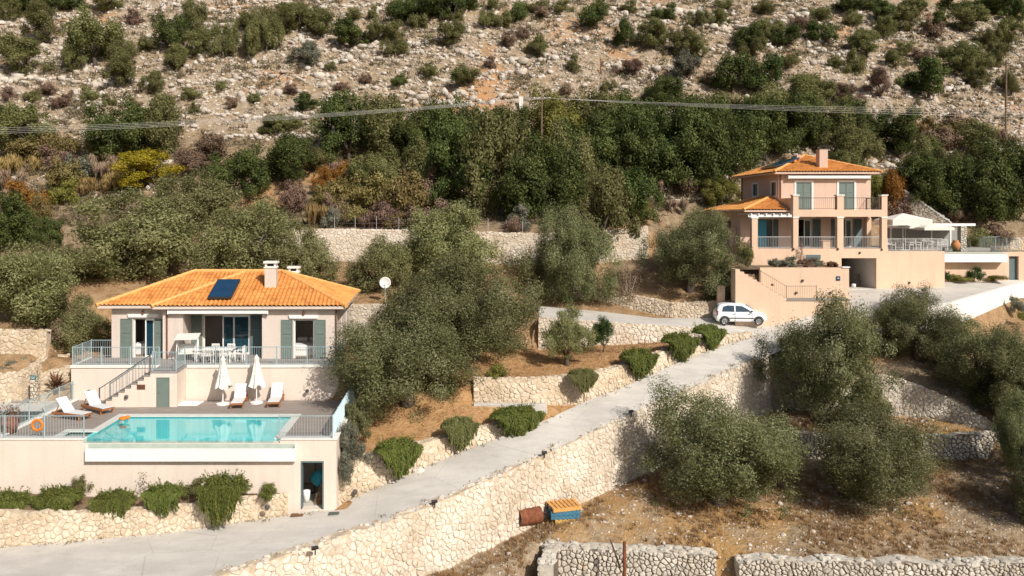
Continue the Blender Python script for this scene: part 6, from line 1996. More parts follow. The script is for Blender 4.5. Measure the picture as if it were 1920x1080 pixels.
def drape_mesh(name, seed, n, mat, rag=1.0):
    """prostrate shrub on a wall head: dense ragged mound with shoots hanging down the face (towards -y)"""
    rng = np.random.default_rng(seed)
    n1, n2, n3 = int(n * .46), int(n * .48), int(n * .08 * rag)
    a = rng.uniform(0, 2 * math.pi, n1); e = np.arccos(rng.uniform(0, 1, n1))
    wob = 1 + rag * (.16 * np.sin(a * 3 + seed) + .12 * np.sin(a * 7 + seed * 2) + .09 * np.sin(a * 13 + seed))
    rr = rng.uniform(.62, 1.02, n1) * wob
    P1 = np.stack([np.cos(a) * np.sin(e) * rr * .86, np.sin(a) * np.sin(e) * rr * .55 - .08, np.cos(e) * rr * (.36 + .1 * np.sin(a * 5)) + .02], 1)
    T1 = np.stack([np.cos(a) * .7, np.sin(a) * .6 - .3, .25 + 0 * a], 1) + rng.normal(size=(n1, 3)) * .4
    N1 = P1 * np.array([1, 1.4, 2.2]) + rng.normal(size=(n1, 3)) * .45
    ns = 95
    sx = rng.uniform(-.86, .86, ns); sl_ = (1.10 - .82 * np.abs(sx) ** 1.5) * rng.uniform(.35 + .4 * (1 - rag), 1.05, ns); so_ = rng.uniform(-.60, -.34, ns); tone = rng.uniform(-.3, .3, ns); sw = rng.normal(size=ns) * .12
    k = rng.integers(0, ns, n2); t = rng.uniform(0, 1, n2)
    P2 = np.stack([sx[k] * (1 - .28 * t) + sw[k] * t + rng.normal(size=n2) * .045 * (1.2 - t), so_[k] - .14 * np.sin(t * 3) + rng.normal(size=n2) * .04, .16 - t * sl_[k]], 1)
    T2 = np.stack([sw[k] + rng.normal(size=n2) * .25, -.3 + 0 * t, -1.0 + 0 * t], 1) + rng.normal(size=(n2, 3)) * .15
    N2 = np.stack([rng.normal(size=n2) * .6, -1.0 + 0 * t, rng.uniform(-.1, .7, n2)], 1)
    m_ = 70
    az = rng.uniform(0, 6.28, m_); st = np.stack([np.cos(az) * .6, np.sin(az) * .32 - .05, rng.uniform(.12, .30, m_)], 1); L_ = rng.uniform(.12, .34, m_)
    k3 = rng.integers(0, m_, n3); t3 = rng.uniform(0, 1, n3)
    dv = np.stack([np.cos(az) * .7, np.sin(az) * .5 - .1, rng.uniform(.3, 1.1, m_)], 1)
    P3_ = st[k3] + dv[k3] * (L_[k3] * t3)[:, None] + rng.normal(size=(n3, 3)) * .016
    T3 = dv[k3] + rng.normal(size=(n3, 3)) * .3; N3 = rng.normal(size=(n3, 3)) + np.array([0, -.3, .6])
    P, T, Nn = np.vstack([P1, P2, P3_]), np.vstack([T1, T2, T3]), np.vstack([N1, N2, N3])
    rv = np.concatenate([np.clip(rng.beta(2, 2, n1) * .8 + .12 * np.sin(a * 9), 0, 1), np.clip(.35 + tone[k] + rng.uniform(-.2, .2, n2), 0, 1), rng.uniform(.3, .9, n3)])
    return leaf_mesh(name, P, Nn, .105, .026, mat, rng, T, rv)

OLIVE_N = [crown('crown', 100 + i, 190, 88000, .034, .0125, M['olive'], (.09, .21), 12, flat=.85) for i in range(4)]
OLIVE_M = [crown('crown', 120 + i, 130, 30000, .056, .023, M['olivelight'], (.11, .24), 11, flat=.85) for i in range(3)]
OLIVE_F = [crown('crown', 140 + i, 75, 12500, .078, .036, M['mid'], (.12, .24), 8, flat=.8, low=-.3, core=.5) for i in range(4)]
OAK_M = [crown('crown', 160 + i, 110, 19000, .064, .036, M['oak'], (.11, .22), 10, flat=.9, core=.5) for i in range(4)]
OAK_F = [crown('crown', 180 + i, 65, 10000, .085, .047, M['oak'], (.13, .26), 8, flat=.8, core=.5) for i in range(3)]
BUSH = [crown('foliage', 200 + i, 34, 4000, .115, .048, M['mid'], (.16, .32), 7, flat=.6, low=-.1, core=.5) for i in range(4)]
BROOM = [broom_mesh('foliage', 220 + i, 3400, M['broom']) for i in range(3)]
DRAPE = [drape_mesh('foliage', 240 + i, 17000, M['rosemary'], .7) for i in range(4)]
MOUND = [drape_mesh('foliage', 250 + i, 19000, M['rosemary'], .25) for i in range(3)]
SPARSE = crown('crown', 260, 40, 2600, .07, .03, M['dry'], (.12, .25), 6, flat=.85)
TR_O = [trunk_mesh('trunk', 300 + i, 6, .42, .085, top=.95) for i in range(3)]
TR_F = [trunk_mesh('trunk', 310 + i, 5, .40, .060, top=.85, lean=.2) for i in range(3)]
TR_P = trunk_mesh('trunk', 320, 8, .35, .05, M['trunkpale'], top=1.3)
TRUNKLESS = 0

def with_mat(o, mat):
    if mat is None: return
    o.material_slots[0].link = 'OBJECT'
    o.material_slots[0].material = mat

def tree(name, cat, loc, w_, h, cme, tme, label, group, mat=None, lift=.16, rz_=None, flat=.85):
    """crown + trunk under one Empty; w_ and h are metres"""
    R = rnd
    t = thing(name, loc, label, cat, group, R.uniform(0, 6.28) if rz_ is None else rz_)
    lh = h * lift
    c = link('crown', cme, t); zs = (h - lh) / (flat * 2.0)
    c.scale = (w_ / 2, w_ / 2, zs); c.location = (0, 0, lh)
    with_mat(c, mat)
    k = link('trunk', tme, t); k.scale = (w_ / 2, w_ / 2, h / 2.0)
    return t

def bush(name, cat, loc, w_, h, me, label, group=None, mat=None, hz=1.2):
    o = link(name, me, None, loc)
    o.rotation_euler.z = rnd.uniform(0, 6.28)
    o.scale = (w_ / 2, w_ / 2, h / hz)
    with_mat(o, mat)
    return tag(o, label, cat, group)

def at_px(px, base, Y=None):
    if Y is None:
        p = hit(px, base)
        return p
    p = PY(px, base, Y)
    return Vector((p.x, p.y, gh(p.x, p.y)))

# ------------------------------------------------------------------ olives near the houses: (px, base row, Y, width px, height px, prototype, light, label)
NEAR = [
 (1345, 975, 40.6, 305, 245, 0, 0, 'big bushy olive tree in front of the drive wall, right of the stacked pallets'),
 (1648, 975, 40.8, 265, 208, 1, 0, 'big round olive tree in the lower field, right of the one beside the pallets'),
 (1540, 770, 48.2, 240, 212, 2, 0, 'tall olive tree standing before the grey stone wall and hiding the drive bend'),
 (1722, 700, 52.5, 168, 158, 3, 0, 'dark olive tree just below the white parapet wall'),
 (1835, 775, 49.0, 200, 185, 0, 0, 'dense olive tree above the grey stone wall, right of the one below the parapet'),
 (1925, 790, 47.0, 170, 175, 1, 0, 'dark olive tree cut by the right edge of the photo, beside the parapet end'),
 (1925, 905, 42.5, 110, 170, 2, 0, 'narrow olive tree at the right edge beside the lower field'),
 (2020, 1010, 38.6, 250, 235, 3, 0, 'olive tree at the lower right corner, mostly out of the photo'),
 (765, 790, 43.6, 300, 212, 1, 0, 'huge grey green olive tree directly right of the left villa'),
 (890, 705, 48.6, 280, 225, 2, 0, 'tall olive tree behind the huge one, above the straight garden wall'),
 (790, 655, 51.5, 180, 150, 0, 1, 'olive tree crowded between the satellite dish and the tall garden olive'),
 (1064, 694, 48.0, 96, 118, 3, 1, 'small slender olive tree with leaning trunk in the orange garden'),
 (842, 565, 60.0, 180, 180, 0, 1, 'pale olive tree in front of the high terrace wall, right of the satellite dish'),
 (820, 490, 62.0, 150, 105, 2, 1, 'olive crown overlapping the middle of the high terrace wall'),
 (702, 570, 58.0, 125, 125, 1, 1, 'round olive tree just behind the satellite dish'),
 (1068, 545, 62.5, 175, 155, 3, 0, 'olive tree above the curved stone wall, left of the bare pinkish shrub'),
 (1292, 560, 60.8, 180, 166, 2, 0, 'large rounded olive tree beside the orange garden wall'),
 (255, 560, 60.0, 250, 200, 0, 1, 'broad pale olive tree behind the left end of the villa roof'),
 (350, 480, 66.5, 180, 160, 1, 1, 'pale olive tree behind the broad one, below the yellow tree'),
 (470, 540, 60.0, 185, 170, 2, 1, 'silvery olive tree behind the villa roof ridge'),
 (562, 545, 59.0, 130, 130, 0, 1, 'dark leaved olive tree right of the villa chimneys'),
 (70, 625, 48.5, 185, 165, 1, 1, 'spreading olive tree over the stone wall at the left edge'),
 (5, 600, 52.0, 130, 125, 2, 1, 'olive tree cut by the left edge of the photo'),
 (150, 660, 49.0, 110, 105, 3, 1, 'small grey olive tree against the left wall of the villa'),
 (120, 560, 58.0, 130, 105, 2, 1, 'olive tree behind the spreading one at the left'),
]
for px, b, Y, wp, hp, k, lt, lab in NEAR:
    p = at_px(px, b, Y)
    top = PY(px, b - hp, Y).z
    h = max(1.5, top - p.z)
    tree('olive_tree', 'tree', p, wp * Y / F * 1.04, h, (OLIVE_M[k % 3] if lt else OLIVE_N[k]), TR_O[k % 3], lab, 'olive trees round the villas', M['olivelight'] if lt else None, lift=.17 if 'slender' in lab else -.13 if 'huge' in lab else -.03, rz_=px * .37 + (2.1 if 'drive bend' in lab else 0))
p = at_px(1131, 655, 51.3); tree('citrus_tree', 'tree', p, 1.65, 2.3, OAK_M[1], TR_F[0], 'small dark green citrus tree in the orange garden beside the slender olive', None, M['citrus'], .25, flat=.9)
p = at_px(1180, 555, 61.3); tree('bare_shrub', 'shrub', p, 3.0, 3.3, SPARSE, TR_P, 'bare pinkish brown shrub between two olives above the curved stone wall', None, M['dry'], .12)

# trailing rosemary on the walls: (px, top row, bottom row, width px, Y, direction of the drop, label)
rd = (RI[8] - RI[5]).xy.normalized(); road_rz = math.atan2(rd.y, rd.x)
DR = [
 (12, 920, 1005, 110, 35.0, 0, 'trailing rosemary at the left edge of the planter wall'), (116, 912, 980, 98, 35.1, 0, 'trailing rosemary on the planter wall, second from the left edge'),
 (218, 918, 984, 92, 34.9, 0, 'trailing rosemary in the middle of the planter wall'), (312, 905, 972, 84, 34.8, 0, 'trailing rosemary right of the thin sapling on the planter wall'),
 (420, 888, 990, 100, 34.7, 0, 'largest trailing rosemary hanging low on the planter wall'),
 (741, 820, 898, 98, 38.3, road_rz, 'trailing rosemary beside the drive, nearest the pool store'), (858, 780, 846, 80, 40.6, road_rz, 'yellowish trailing rosemary beside the drive, below the huge olive'),
 (962, 760, 822, 112, 42.4, road_rz, 'wide trailing rosemary beside the drive below the pale kerb'), (1090, 690, 740, 64, 45.0, road_rz * .5, 'trailing rosemary at the corner of the straight garden wall'),
 (1192, 652, 712, 84, 48.3, road_rz, 'trailing rosemary on the upper drive wall, lowest of three'), (1268, 622, 682, 82, 50.8, road_rz, 'trailing rosemary on the upper drive wall, middle of three'), (1322, 607, 660, 76, 52.6, road_rz, 'trailing rosemary on the upper drive wall, nearest the white car'),
]
for i, (px, t_, b_, wp, Y, r_, lab) in enumerate(DR):
    top, bot = PY(px, t_, Y), PY(px, b_, Y)
    sv = (top.z - bot.z) / 1.5
    o = link('trailing_shrub', DRAPE[i % 4] if i < 5 else MOUND[i % 3], None, Vector((top.x, Y, bot.z + sv * 1.05)))
    o.scale = (wp * Y / F / 2 * 1.02, wp * Y / F / 2 * .9, sv); o.rotation_euler.z = r_ + rnd.uniform(-.1, .1)
    if 'yellowish' in lab or 'corner' in lab: with_mat(o, M['yellowgreen'] if False else M['mid'])
    tag(o, lab, 'shrub', 'trailing rosemary on the stone walls')
# upright shrubs, planter plants
SHR = [
 (506, 935, 35.4, 46, 30, BUSH[0], M['rosemary'], 'small round green shrub at the right end of the planter'), (366, 935, 35.5, 50, 40, BUSH[1], M['mid'], 'small dark shrub behind the largest trailing rosemary'),
 (150, 925, 35.5, 40, 30, BUSH[2], M['mid'], 'small spiky shrub behind the second trailing rosemary'), (455, 925, 35.5, 50, 36, BUSH[3], M['rosemary'], 'green shrub filling the planter beside the largest rosemary'),
 (660, 882, 37.4, 62, 90, OAK_M[2], M['grey'], 'upright grey green oleander at the corner of the pool wall'), (672, 815, 40.2, 70, 72, OAK_M[3], M['olive'], 'leafy shrub between the pale blue railing and the orange garden'),
 (648, 905, 36.4, 40, 60, BUSH[1], M['grey'], 'small grey shrub against the right side of the pool wall'), (935, 712, 45.0, 50, 30, BUSH[0], M['yellowgreen'], 'low yellowish shrub under the tall garden olive'),
 (1420, 566, 58.0, 62, 32, BROOM[0], M['dry'], 'dry brown bush on the wall behind the white car'), (1374, 566, 58.2, 28, 36, BUSH[2], M['mid'], 'small green shrub on the wall left of the dry brown bush'),
 (1452, 500, 58.6, 26, 16, BUSH[0], M['grey'], 'small grey green mound at the left end of the raised bed'), (1478, 502, 58.5, 48, 22, BUSH[1], M['grey'], 'wide grey lavender mound in the raised bed'), (1512, 502, 58.6, 40, 20, BUSH[2], M['dry'], 'brownish lavender mound in the raised bed'),
 (1536, 500, 58.5, 34, 16, BUSH[3], M['grey'], 'round grey green bush in the raised bed below the low window'), (1561, 500, 58.4, 26, 16, BROOM[1], M['redplant'], 'reddish dry bush at the right end of the raised bed'),
 (1499, 498, 58.8, 24, 32, SPARSE, M['dry'], 'tall thin straggly plant in the raised bed'), (1400, 498, 58.6, 36, 44, BUSH[2], M['mid'], 'dark green shrub beside the left porch column of the salmon villa'),
 (1828, 526, 65.4, 34, 26, BUSH[0], M['citrus'], 'round green bush under the white beam of the small pool'), (1796, 527, 65.4, 46, 12, BUSH[1], M['yellowgreen'], 'low yellow green bush left of the round one under the small pool'), (1866, 527, 65.4, 44, 12, BUSH[2], M['yellowgreen'], 'low bush right of the round one under the small pool'),
 (1774, 526, 65.4, 16, 18, BUSH[3], M['citrus'], 'small green bush in the corner below the small pool'),
 (1815, 468, 69.5, 16, 16, BUSH[1], M['grey'], 'grey plant right of the stone pillar of the pergola'),
 (100, 648, 47.6, 70, 50, BUSH[3], M['dry'], 'dry greyish shrub above the ramp at the left'), (40, 690, 45.3, 50, 22, BUSH[0], M['grey'], 'low grey green shrub on the bank above the ramp wall'), (15, 700, 44.6, 50, 22, BUSH[1], M['grey'], 'low grey green shrub at the left edge above the ramp wall'),
 (1905, 585, 62.0, 36, 30, BUSH[1], M['grey'], 'grey bush at the right edge below the parapet end'), (1918, 600, 60.0, 30, 16, BUSH[2], M['yellowgreen'], 'yellowish low bush at the right edge below the parapet'),
 (1600, 790, 47.6, 130, 70, BUSH[3], M['mid'], 'dark undergrowth bush between the two olives before the grey wall'), (1232, 975, 40.2, 70, 36, BUSH[0], M['mid'], 'low dark bush at the foot of the olive beside the pallets'),
 (1478, 672, 52.0, 60, 40, BUSH[1], M['olive'], 'low olive shoots at the corner of the grey stone wall'), (1110, 440, 67.5, 60, 60, BUSH[0], M['mid'], 'green bush growing on top of the high terrace wall'),
]
for px, b_, Y, wp, hp, me, mat, lab in SHR:
    bp = PY(px, b_, Y)
    bush('shrub', 'shrub', bp, wp * Y / F, hp * Y / F, me, lab, None, mat, 1.2 if me not in OAK_M else 1.8)
# sapling and spiky plant
m = MB(); R = random.Random(5)
m.tube([(0, 0, 0), (.03, 0, .5), (0, .02, 1.05)], [.014, .01, .005], 5)
for i in range(9):
    z = .2 + i * .095; a = R.uniform(0, 6.28); m.tube([(.02, 0, z), (.02 + .14 * math.cos(a), .1 * math.sin(a), z + .1)], .005, 4)
sp_ = thing('sapling', PY(269, 935, 35.4), 'thin leggy sapling against the wall above the planter', 'sapling')
m.build('stem', M['trunk'], sp_)
rng = np.random.default_rng(9); n = 90
P = np.stack([rng.normal(size=n) * .10, rng.normal(size=n) * .08, rng.uniform(.25, 1.15, n)], 1)
lm = leaf_mesh('foliage', P, rng.normal(size=(n, 3)), .075, .05, M['mid'], rng); link('foliage', lm, sp_)
ag = thing('spiky_plant', PY(105, 728, 43.7), 'reddish spiky leaved plant behind the deck railing left of the terrace', 'plant')
m = MB(); vs_, fs_, rv = [], [], []
for i in range(46):
    a = R.uniform(0, 6.28); L = R.uniform(.6, 1.15); el_ = R.uniform(.15, 1.35)
    d = Vector((math.cos(a) * math.cos(el_), math.sin(a) * math.cos(el_) * .8, math.sin(el_)))
    s_ = Vector((-math.sin(a), math.cos(a), 0)) * .05
    b = Vector((0, 0, .05)); mid = b + d * L * .5 + Vector((0, 0, .04)); tip = b + d * L - Vector((0, 0, .10 * L))
    k = len(vs_); vs_ += [b - s_ * .6, b + s_ * .6, mid + s_, tip, mid - s_]
    fs_ += [(k, k+1, k+2, k+4), (k+4, k+2, k+3, k+3)]
me = bpy.data.meshes.new('leaves'); me.from_pydata([tuple(v) for v in vs_], [], [f if f[2] != f[3] else f[:3] for f in fs_])
at = me.attributes.new('rnd', 'FLOAT', 'FACE'); at.data.foreach_set('value', [R.random() for _ in me.polygons]); me.materials.append(M['redplant'])
link('leaves', me, ag)
m = MB(); m.lathe([(.11, -.1), (.09, .15), (.02, .2)], n=8); m.build('stem', M['trunk'], ag)
rng = np.random.default_rng(12); n = 260
P = np.stack([rng.normal(size=n) * .22, rng.normal(size=n) * .2, .85 + np.abs(rng.normal(size=n)) * .22], 1)
link('foliage', leaf_mesh('foliage', P, rng.normal(size=(n, 3)) + np.array([0, 0, .5]), .12, .05, M['dry'], rng), pot)

# ------------------------------------------------------------------ woods: (px, base, width px, height px, kind)
WOODS = """225 305 120 120 o;300 300 110 115 m;45 285 115 85 m;10 270 60 70 o;285 352 115 66 y;450 372 125 95 o;540 340 110 85 o;520 250 80 35 m;20 470 115 105 o;85 472 65 62 o;
655 305 110 125 o;725 300 120 115 m;790 300 110 110 o;700 362 80 70 m;760 350 100 85 m;830 320 110 130 o;885 290 100 95 o;870 405 130 165 o;940 405 140 190 m;1005 410 150 150 o;1065 390 120 150 m;
950 290 100 85 o;1030 285 120 115 g;1095 270 120 95 m;1110 335 130 120 o;1165 350 120 150 o;1195 290 120 110 o;1235 352 130 135 o;1150 250 110 75 o;1208 338 58 110 g;1285 350 130 150 o;1335 350 120 150 o;
1300 262 130 80 o;1372 330 120 130 o;1380 262 130 85 m;1435 300 115 115 o;1500 290 120 105 o;1475 235 110 75 m;1565 300 110 105 m;1605 275 90 85 o;1610 320 90 80 m;1680 290 110 80 o;
1725 385 110 105 o;1785 405 110 115 o;1850 415 130 145 o;1900 405 110 135 o;1840 290 90 62 m;1672 400 62 78 r;1640 395 60 70 g;1345 388 75 50 g;1180 420 100 100 o;1130 470 135 150 m;1060 400 110 110 o;
580 320 70 40 m;395 300 90 45 d;365 330 80 45 d;610 370 55 55 r;900 345 90 70 m;1250 205 90 60 o;1590 345 80 60 m;1740 300 70 50 m"""
PEERS = []
for e_ in WOODS.replace('\n', '').split(';'):
    a = e_.split(); PEERS.append((float(a[0]), float(a[1]), float(a[2]), float(a[3]), a[4], 'w'))
BROOMS = """30 330 90 50 b;95 320 80 45 d;120 300 80 50 b;60 300 90 45 b;10 355 70 45 d;40 395 80 55 r;110 360 80 60 b;160 340 80 50 e;125 385 60 48 g;170 365 70 40 b;200 330 70 50 d;75 415 40 50 b;185 300 70 45 b;210 360 60 45 b;
640 385 80 55 b;700 395 90 65 b;760 400 100 75 b;800 395 80 80 d;730 425 90 45 d;670 425 70 40 b;620 420 50 55 d;590 425 60 60 b;560 400 60 60 d;600 395 60 45 b;640 345 70 50 d;780 430 80 40 d;830 425 60 50 d;650 350 60 50 r;620 428 34 38 e;685 428 44 32 d;740 430 50 30 b;
975 432 60 45 e;960 436 45 30 d;1220 370 55 40 d;1210 400 40 30 d;1260 395 60 30 d;1205 412 45 40 b;1690 420 80 50 d;1720 330 60 40 d;1760 280 70 40 d;1750 260 80 40 b;1800 250 70 40 d;1700 255 60 40 b;1830 470 60 40 m;1770 320 60 40 d;1870 275 60 40 d;1870 460 50 40 d;1800 415 50 30 d;1290 365 60 40 d;1640 260 60 35 d"""
for e_ in BROOMS.replace('\n', '').split(';'):
    a = e_.split(); PEERS.append((float(a[0]), float(a[1]), float(a[2]), float(a[3]), a[4], 'b'))
HILL = """42 145 88 75 m;180 125 120 95 m;85 88 75 78 m;55 28 70 40 o;105 24 60 35 o;8 45 50 55 m;200 28 60 40 m;145 20 60 28 o;138 140 46 48 m;235 150 66 72 m;230 168 70 62 m;290 182 50 45 m;315 98 66 68 o;372 75 58 68 m;366 108 62 52 m;330 138 52 52 m;420 112 52 70 m;466 116 50 68 m;250 50 42 30 d;165 192 35 28 m;90 182 42 26 d;355 188 42 22 m;365 215 22 22 m;415 172 22 20 m;
515 80 80 66 m;498 102 55 75 m;560 62 72 50 m;605 72 78 54 m;652 95 84 56 o;715 82 60 40 m;746 78 42 36 m;740 108 50 36 m;578 132 66 50 e;622 134 26 16 m;700 38 25 25 m;750 44 62 46 o;800 42 95 55 o;852 42 62 58 o;880 20 60 30 o;790 56 42 40 m;860 44 32 26 m;840 90 66 48 m;916 56 46 36 m;946 55 42 32 m;925 20 32 24 m;950 90 36 30 d;808 148 46 28 m;750 166 36 26 o;870 165 72 38 m;572 212 52 34 o;
970 42 40 36 o;1110 55 60 46 o;1010 26 60 22 m;1060 26 50 22 m;1015 38 40 22 d;1180 26 46 22 m;1254 40 42 32 o;1228 38 32 20 o;1305 55 46 36 m;1346 56 46 38 m;1176 92 46 50 o;1232 96 80 60 m;1272 112 62 56 m;1310 117 62 44 m;1282 150 66 46 e;1010 112 46 42 m;1075 138 34 34 m;1180 146 50 32 d;1375 178 80 72 o;1435 178 75 68 o;1398 95 66 46 o;1436 78 60 40 m;1408 108 52 42 m;985 76 30 26 d;1245 176 32 26 m;
1476 90 60 36 o;1545 88 62 46 o;1606 52 46 30 m;1660 46 60 40 o;1690 62 70 45 m;1722 28 50 32 m;1625 108 60 50 m;1655 75 48 40 m;1746 76 40 40 d;1808 62 88 46 m;1786 26 70 30 o;1602 142 42 46 m;1740 188 90 75 o;1680 130 46 32 m;1650 185 58 52 d;1585 200 52 42 d;1786 140 80 55 m;1826 150 70 55 m;1862 132 56 48 m;1830 170 50 40 m;1895 182 46 46 m;1890 96 62 56 m;1905 50 50 50 o;1850 95 52 42 m;1870 30 80 40 o;1500 202 110 60 m;1545 206 80 55 m;
1590 30 70 32 o;1640 22 60 26 o;1700 25 60 28 m;1850 20 70 28 o;1760 60 50 36 o;30 100 40 26 d;270 100 40 30 m;460 60 50 40 m;540 40 60 34 m;660 40 40 24 m;1130 20 40 20 m;1350 22 44 22 m;1440 28 60 24 m;1540 40 50 26 m;1500 60 40 28 d;1690 105 40 26 m;1560 130 36 24 m;1720 120 40 28 d;1480 130 44 30 m;1330 160 40 24 d;1140 175 34 22 m;1060 180 30 22 d;920 130 34 22 d;690 160 30 20 d;640 175 34 20 d;540 180 34 22 d;480 195 30 20 m;430 205 34 22 d;310 205 40 26 m;250 205 30 20 d;120 205 40 28 d;60 195 34 24 m;20 190 34 24 d;200 200 30 22 m"""
for e_ in HILL.replace('\n', '').split(';'):
    a = e_.split(); PEERS.append((float(a[0]), float(a[1]), float(a[2]), float(a[3]), a[4], 'h'))

KN = {'o': ('oak_tree', 'dark holm oak', 'tree'), 'm': ('hillside_tree', 'olive green tree', 'tree'), 'y': ('autumn_tree', 'bright yellow tree', 'tree'), 'g': ('leafy_tree', 'light yellowish tree', 'tree'),
      'r': ('autumn_shrub', 'rusty orange shrub', 'shrub'), 'b': ('broom_bush', 'tawny broom bush', 'shrub'), 'd': ('dry_shrub', 'dry brown shrub', 'shrub'), 'e': ('grey_shrub', 'pale grey shrub', 'shrub')}
def zone(px, b, s):
    if s == 'h':
        row = 'along the top edge' if b < 62 else 'on the mid slope' if b < 122 else 'on the slope foot'
        col = 'over the yellow tree' if px < 400 else 'above the villa chimneys' if px < 760 else 'above the utility pole' if px < 1160 else 'above the salmon villa' if px < 1560 else 'near the far pole'
    else:
        row = 'below the cables' if b < 312 else 'in the mid woods' if b < 372 else 'low in the woods'
        col = 'behind the left olives' if px < 240 else 'behind the villa roof' if px < 600 else 'left of the pole' if px < 960 else 'right of the pole' if px < 1320 else 'behind the salmon villa' if px < 1640 else 'right of salmon villa'
    return row, col
ORD = ['leftmost', 'second from the left', 'third from the left', 'fourth from the left', 'fifth from the left', 'sixth from the left', 'seventh from the left', 'eighth from the left', 'ninth from the left', 'tenth from the left', 'eleventh from the left', 'twelfth from the left', 'thirteenth from the left', 'fourteenth from the left', 'fifteenth from the left', 'sixteenth from the left']
cells = {}
for e_ in PEERS:
    cells.setdefault((zone(e_[0], e_[1], e_[5]), e_[4]), []).append(e_)
for (z_, k_), lst in cells.items():
    lst.sort(key=lambda q: q[0])
    for i, (px, b_, wp, hp, kd, s_) in enumerate(lst):
        p = hit(px, b_ - (2 if s_ == 'h' else 0))
        if p is None: continue
        Y = p.y
        nm, desc, cat = KN[kd]
        lab = f'{desc} {z_[0]} {z_[1]}' if len(lst) == 1 else f'{desc} {z_[0]} {z_[1]}, {ORD[min(i, 15)]}'
        g_ = {'h': 'trees and shrubs on the bare rocky slope', 'w': 'trees of the wooded band behind the villas', 'b': 'broom and dry shrubs of the wooded band'}[s_]
        W_, H_ = wp * Y / F * 1.08, hp * Y / F * 1.05
        big = wp > 44 and hp > 30
        if s_ == 'w' or (s_ == 'h' and big):
            if kd == 'o': me, mat, fl = (rnd.choice(OAK_M), None, .9) if s_ == 'w' else (rnd.choice(OAK_F), None, .8)
            elif kd in 'ygr': me, mat, fl = rnd.choice(OAK_M), {'y': M['yellow'], 'g': M['yellowgreen'], 'r': M['orangeleaf']}[kd], .9
            elif kd == 'e': me, mat, fl = rnd.choice(OLIVE_F), M['grey'], .8
            elif kd == 'd': me, mat, fl = rnd.choice(OLIVE_F), M['dry'], .8
            else: me, mat, fl = rnd.choice(OLIVE_F), None, .8
            tree(nm, cat, p, W_, H_, me, rnd.choice(TR_F), lab, g_, mat, .04 if s_ == 'w' else .13, flat=fl, rz_=px * .61)
        else:
            mat = {'o': M['oak'], 'm': M['mid'], 'd': M['dry'], 'e': M['grey'], 'b': M['broomgreen'], 'r': M['orangeleaf'], 'g': M['yellowgreen'], 'y': M['yellow']}[kd]
            me = rnd.choice(BROOM) if kd in 'bd' and s_ == 'b' and rnd.random() < .35 else rnd.choice(BUSH)
            if me in BROOM and kd == 'b': mat = M['broom']
            bush(nm, cat, p, W_, H_, me, lab, g_, mat, 1.0 if me in BROOM else 1.2)

# ------------------------------------------------------------------ loose rock, scrub and grass
rng = np.random.default_rng(77)
def scatter(n, fx, fy, keep):
    out = []
    while len(out) < n:
        x, y = fx(), fy()
        if keep(x, y): out.append((x, y, gh(x, y)))
    return np.array(out)
BASE = np.array([(math.cos(a) * math.cos(e), math.sin(a) * math.cos(e), math.sin(e)) for e in (-.5, .55) for a in np.arange(5) * 2 * math.pi / 5 + (e > 0) * .6] + [(0, 0, 1), (0, 0, -1)])
BF = [(i, (i+1) % 5, 5 + i) for i in range(5)] + [((i+1) % 5, 5 + (i+1) % 5, 5 + i) for i in range(5)] + [(5 + i, 5 + (i+1) % 5, 10) for i in range(5)] + [((i+1) % 5, i, 11) for i in range(5)]
BF = np.array(BF)
def rocks_mesh(name, P, S, rv):
    n = len(P)
    V = BASE[None] * rng.uniform(.65, 1.3, (n, 12, 1)) * S[:, None, None] * rng.uniform(.6, 1.3, (n, 1, 3)) * np.array([1, 1, .7])
    a = rng.uniform(0, 6.28, n); c, s_ = np.cos(a)[:, None], np.sin(a)[:, None]
    V = np.stack([V[..., 0] * c - V[..., 1] * s_, V[..., 0] * s_ + V[..., 1] * c, V[..., 2]], -1) + P[:, None, :]
    Fc = (BF[None] + (np.arange(n) * 12)[:, None, None]).reshape(-1, 3)
    return np_mesh(name, V.reshape(-1, 3), Fc, [M['rock']], {'rnd': ('FACE', np.repeat(rv, 20))})
def hill_keep(x, y):
    if abs(x) > y * .72 + 4: return False
    v = noise.fractal(Vector((x * .06, y * .06, 1.7)), 1.0, 2.0, 4)
    ye = y - .1 * max(0, x)
    return v * .5 + rnd.random() * .6 > (.12 if ye > 89 else .55) - .1
P = scatter(42000, lambda: rng.uniform(-95, 100), lambda: rng.uniform(78, 126), hill_keep)
S = np.clip(rng.lognormal(-2.05, .58, len(P)), .05, .8)
LG = []
for q in range(95):
    x0_, y0_ = rng.uniform(-85, 90), rng.uniform(88, 122); ln = rng.uniform(3, 15)
    if abs(x0_) > y0_ * .72: continue
    dip = rng.uniform(-.12, .12)
    for t in np.arange(0, ln, .38):
        x, y = x0_ + t, y0_ + .10 * t + dip * t + rng.normal() * .25
        LG.append((x, y, gh(x, y) + .05))
LG = np.array(LG)
tag(link('rock_ledges', rocks_mesh('rock_ledges', LG, np.clip(rng.lognormal(-1.0, .42, len(LG)), .15, .85), rng.uniform(0, 1, len(LG)))), 'broken limestone ledges crossing the bare slope', 'rock ledges', kind='stuff')
tag(link('rocks', rocks_mesh('rocks', P, S, rng.uniform(0, 1, len(P)))), 'pale limestone rubble strewn over the bare slope', 'rocks', kind='stuff')
def field_keep(x, y):
    if abs(x) > y * .68 + 2 or x < -9: return False
    if x < 16.4 and y > np.interp(x, [p.x for p in RO], [p.y for p in RO]) - .8: return False
    return y < 50
P = scatter(5200, lambda: rng.uniform(-9, 34), lambda: rng.uniform(33, 50), field_keep)
S = np.clip(rng.lognormal(-3.1, .5, len(P)), .02, .2)
tag(link('stones', rocks_mesh('stones', P, S, rng.uniform(0, 1, len(P)))), 'small pale stones scattered in the lower field', 'stones', kind='stuff')

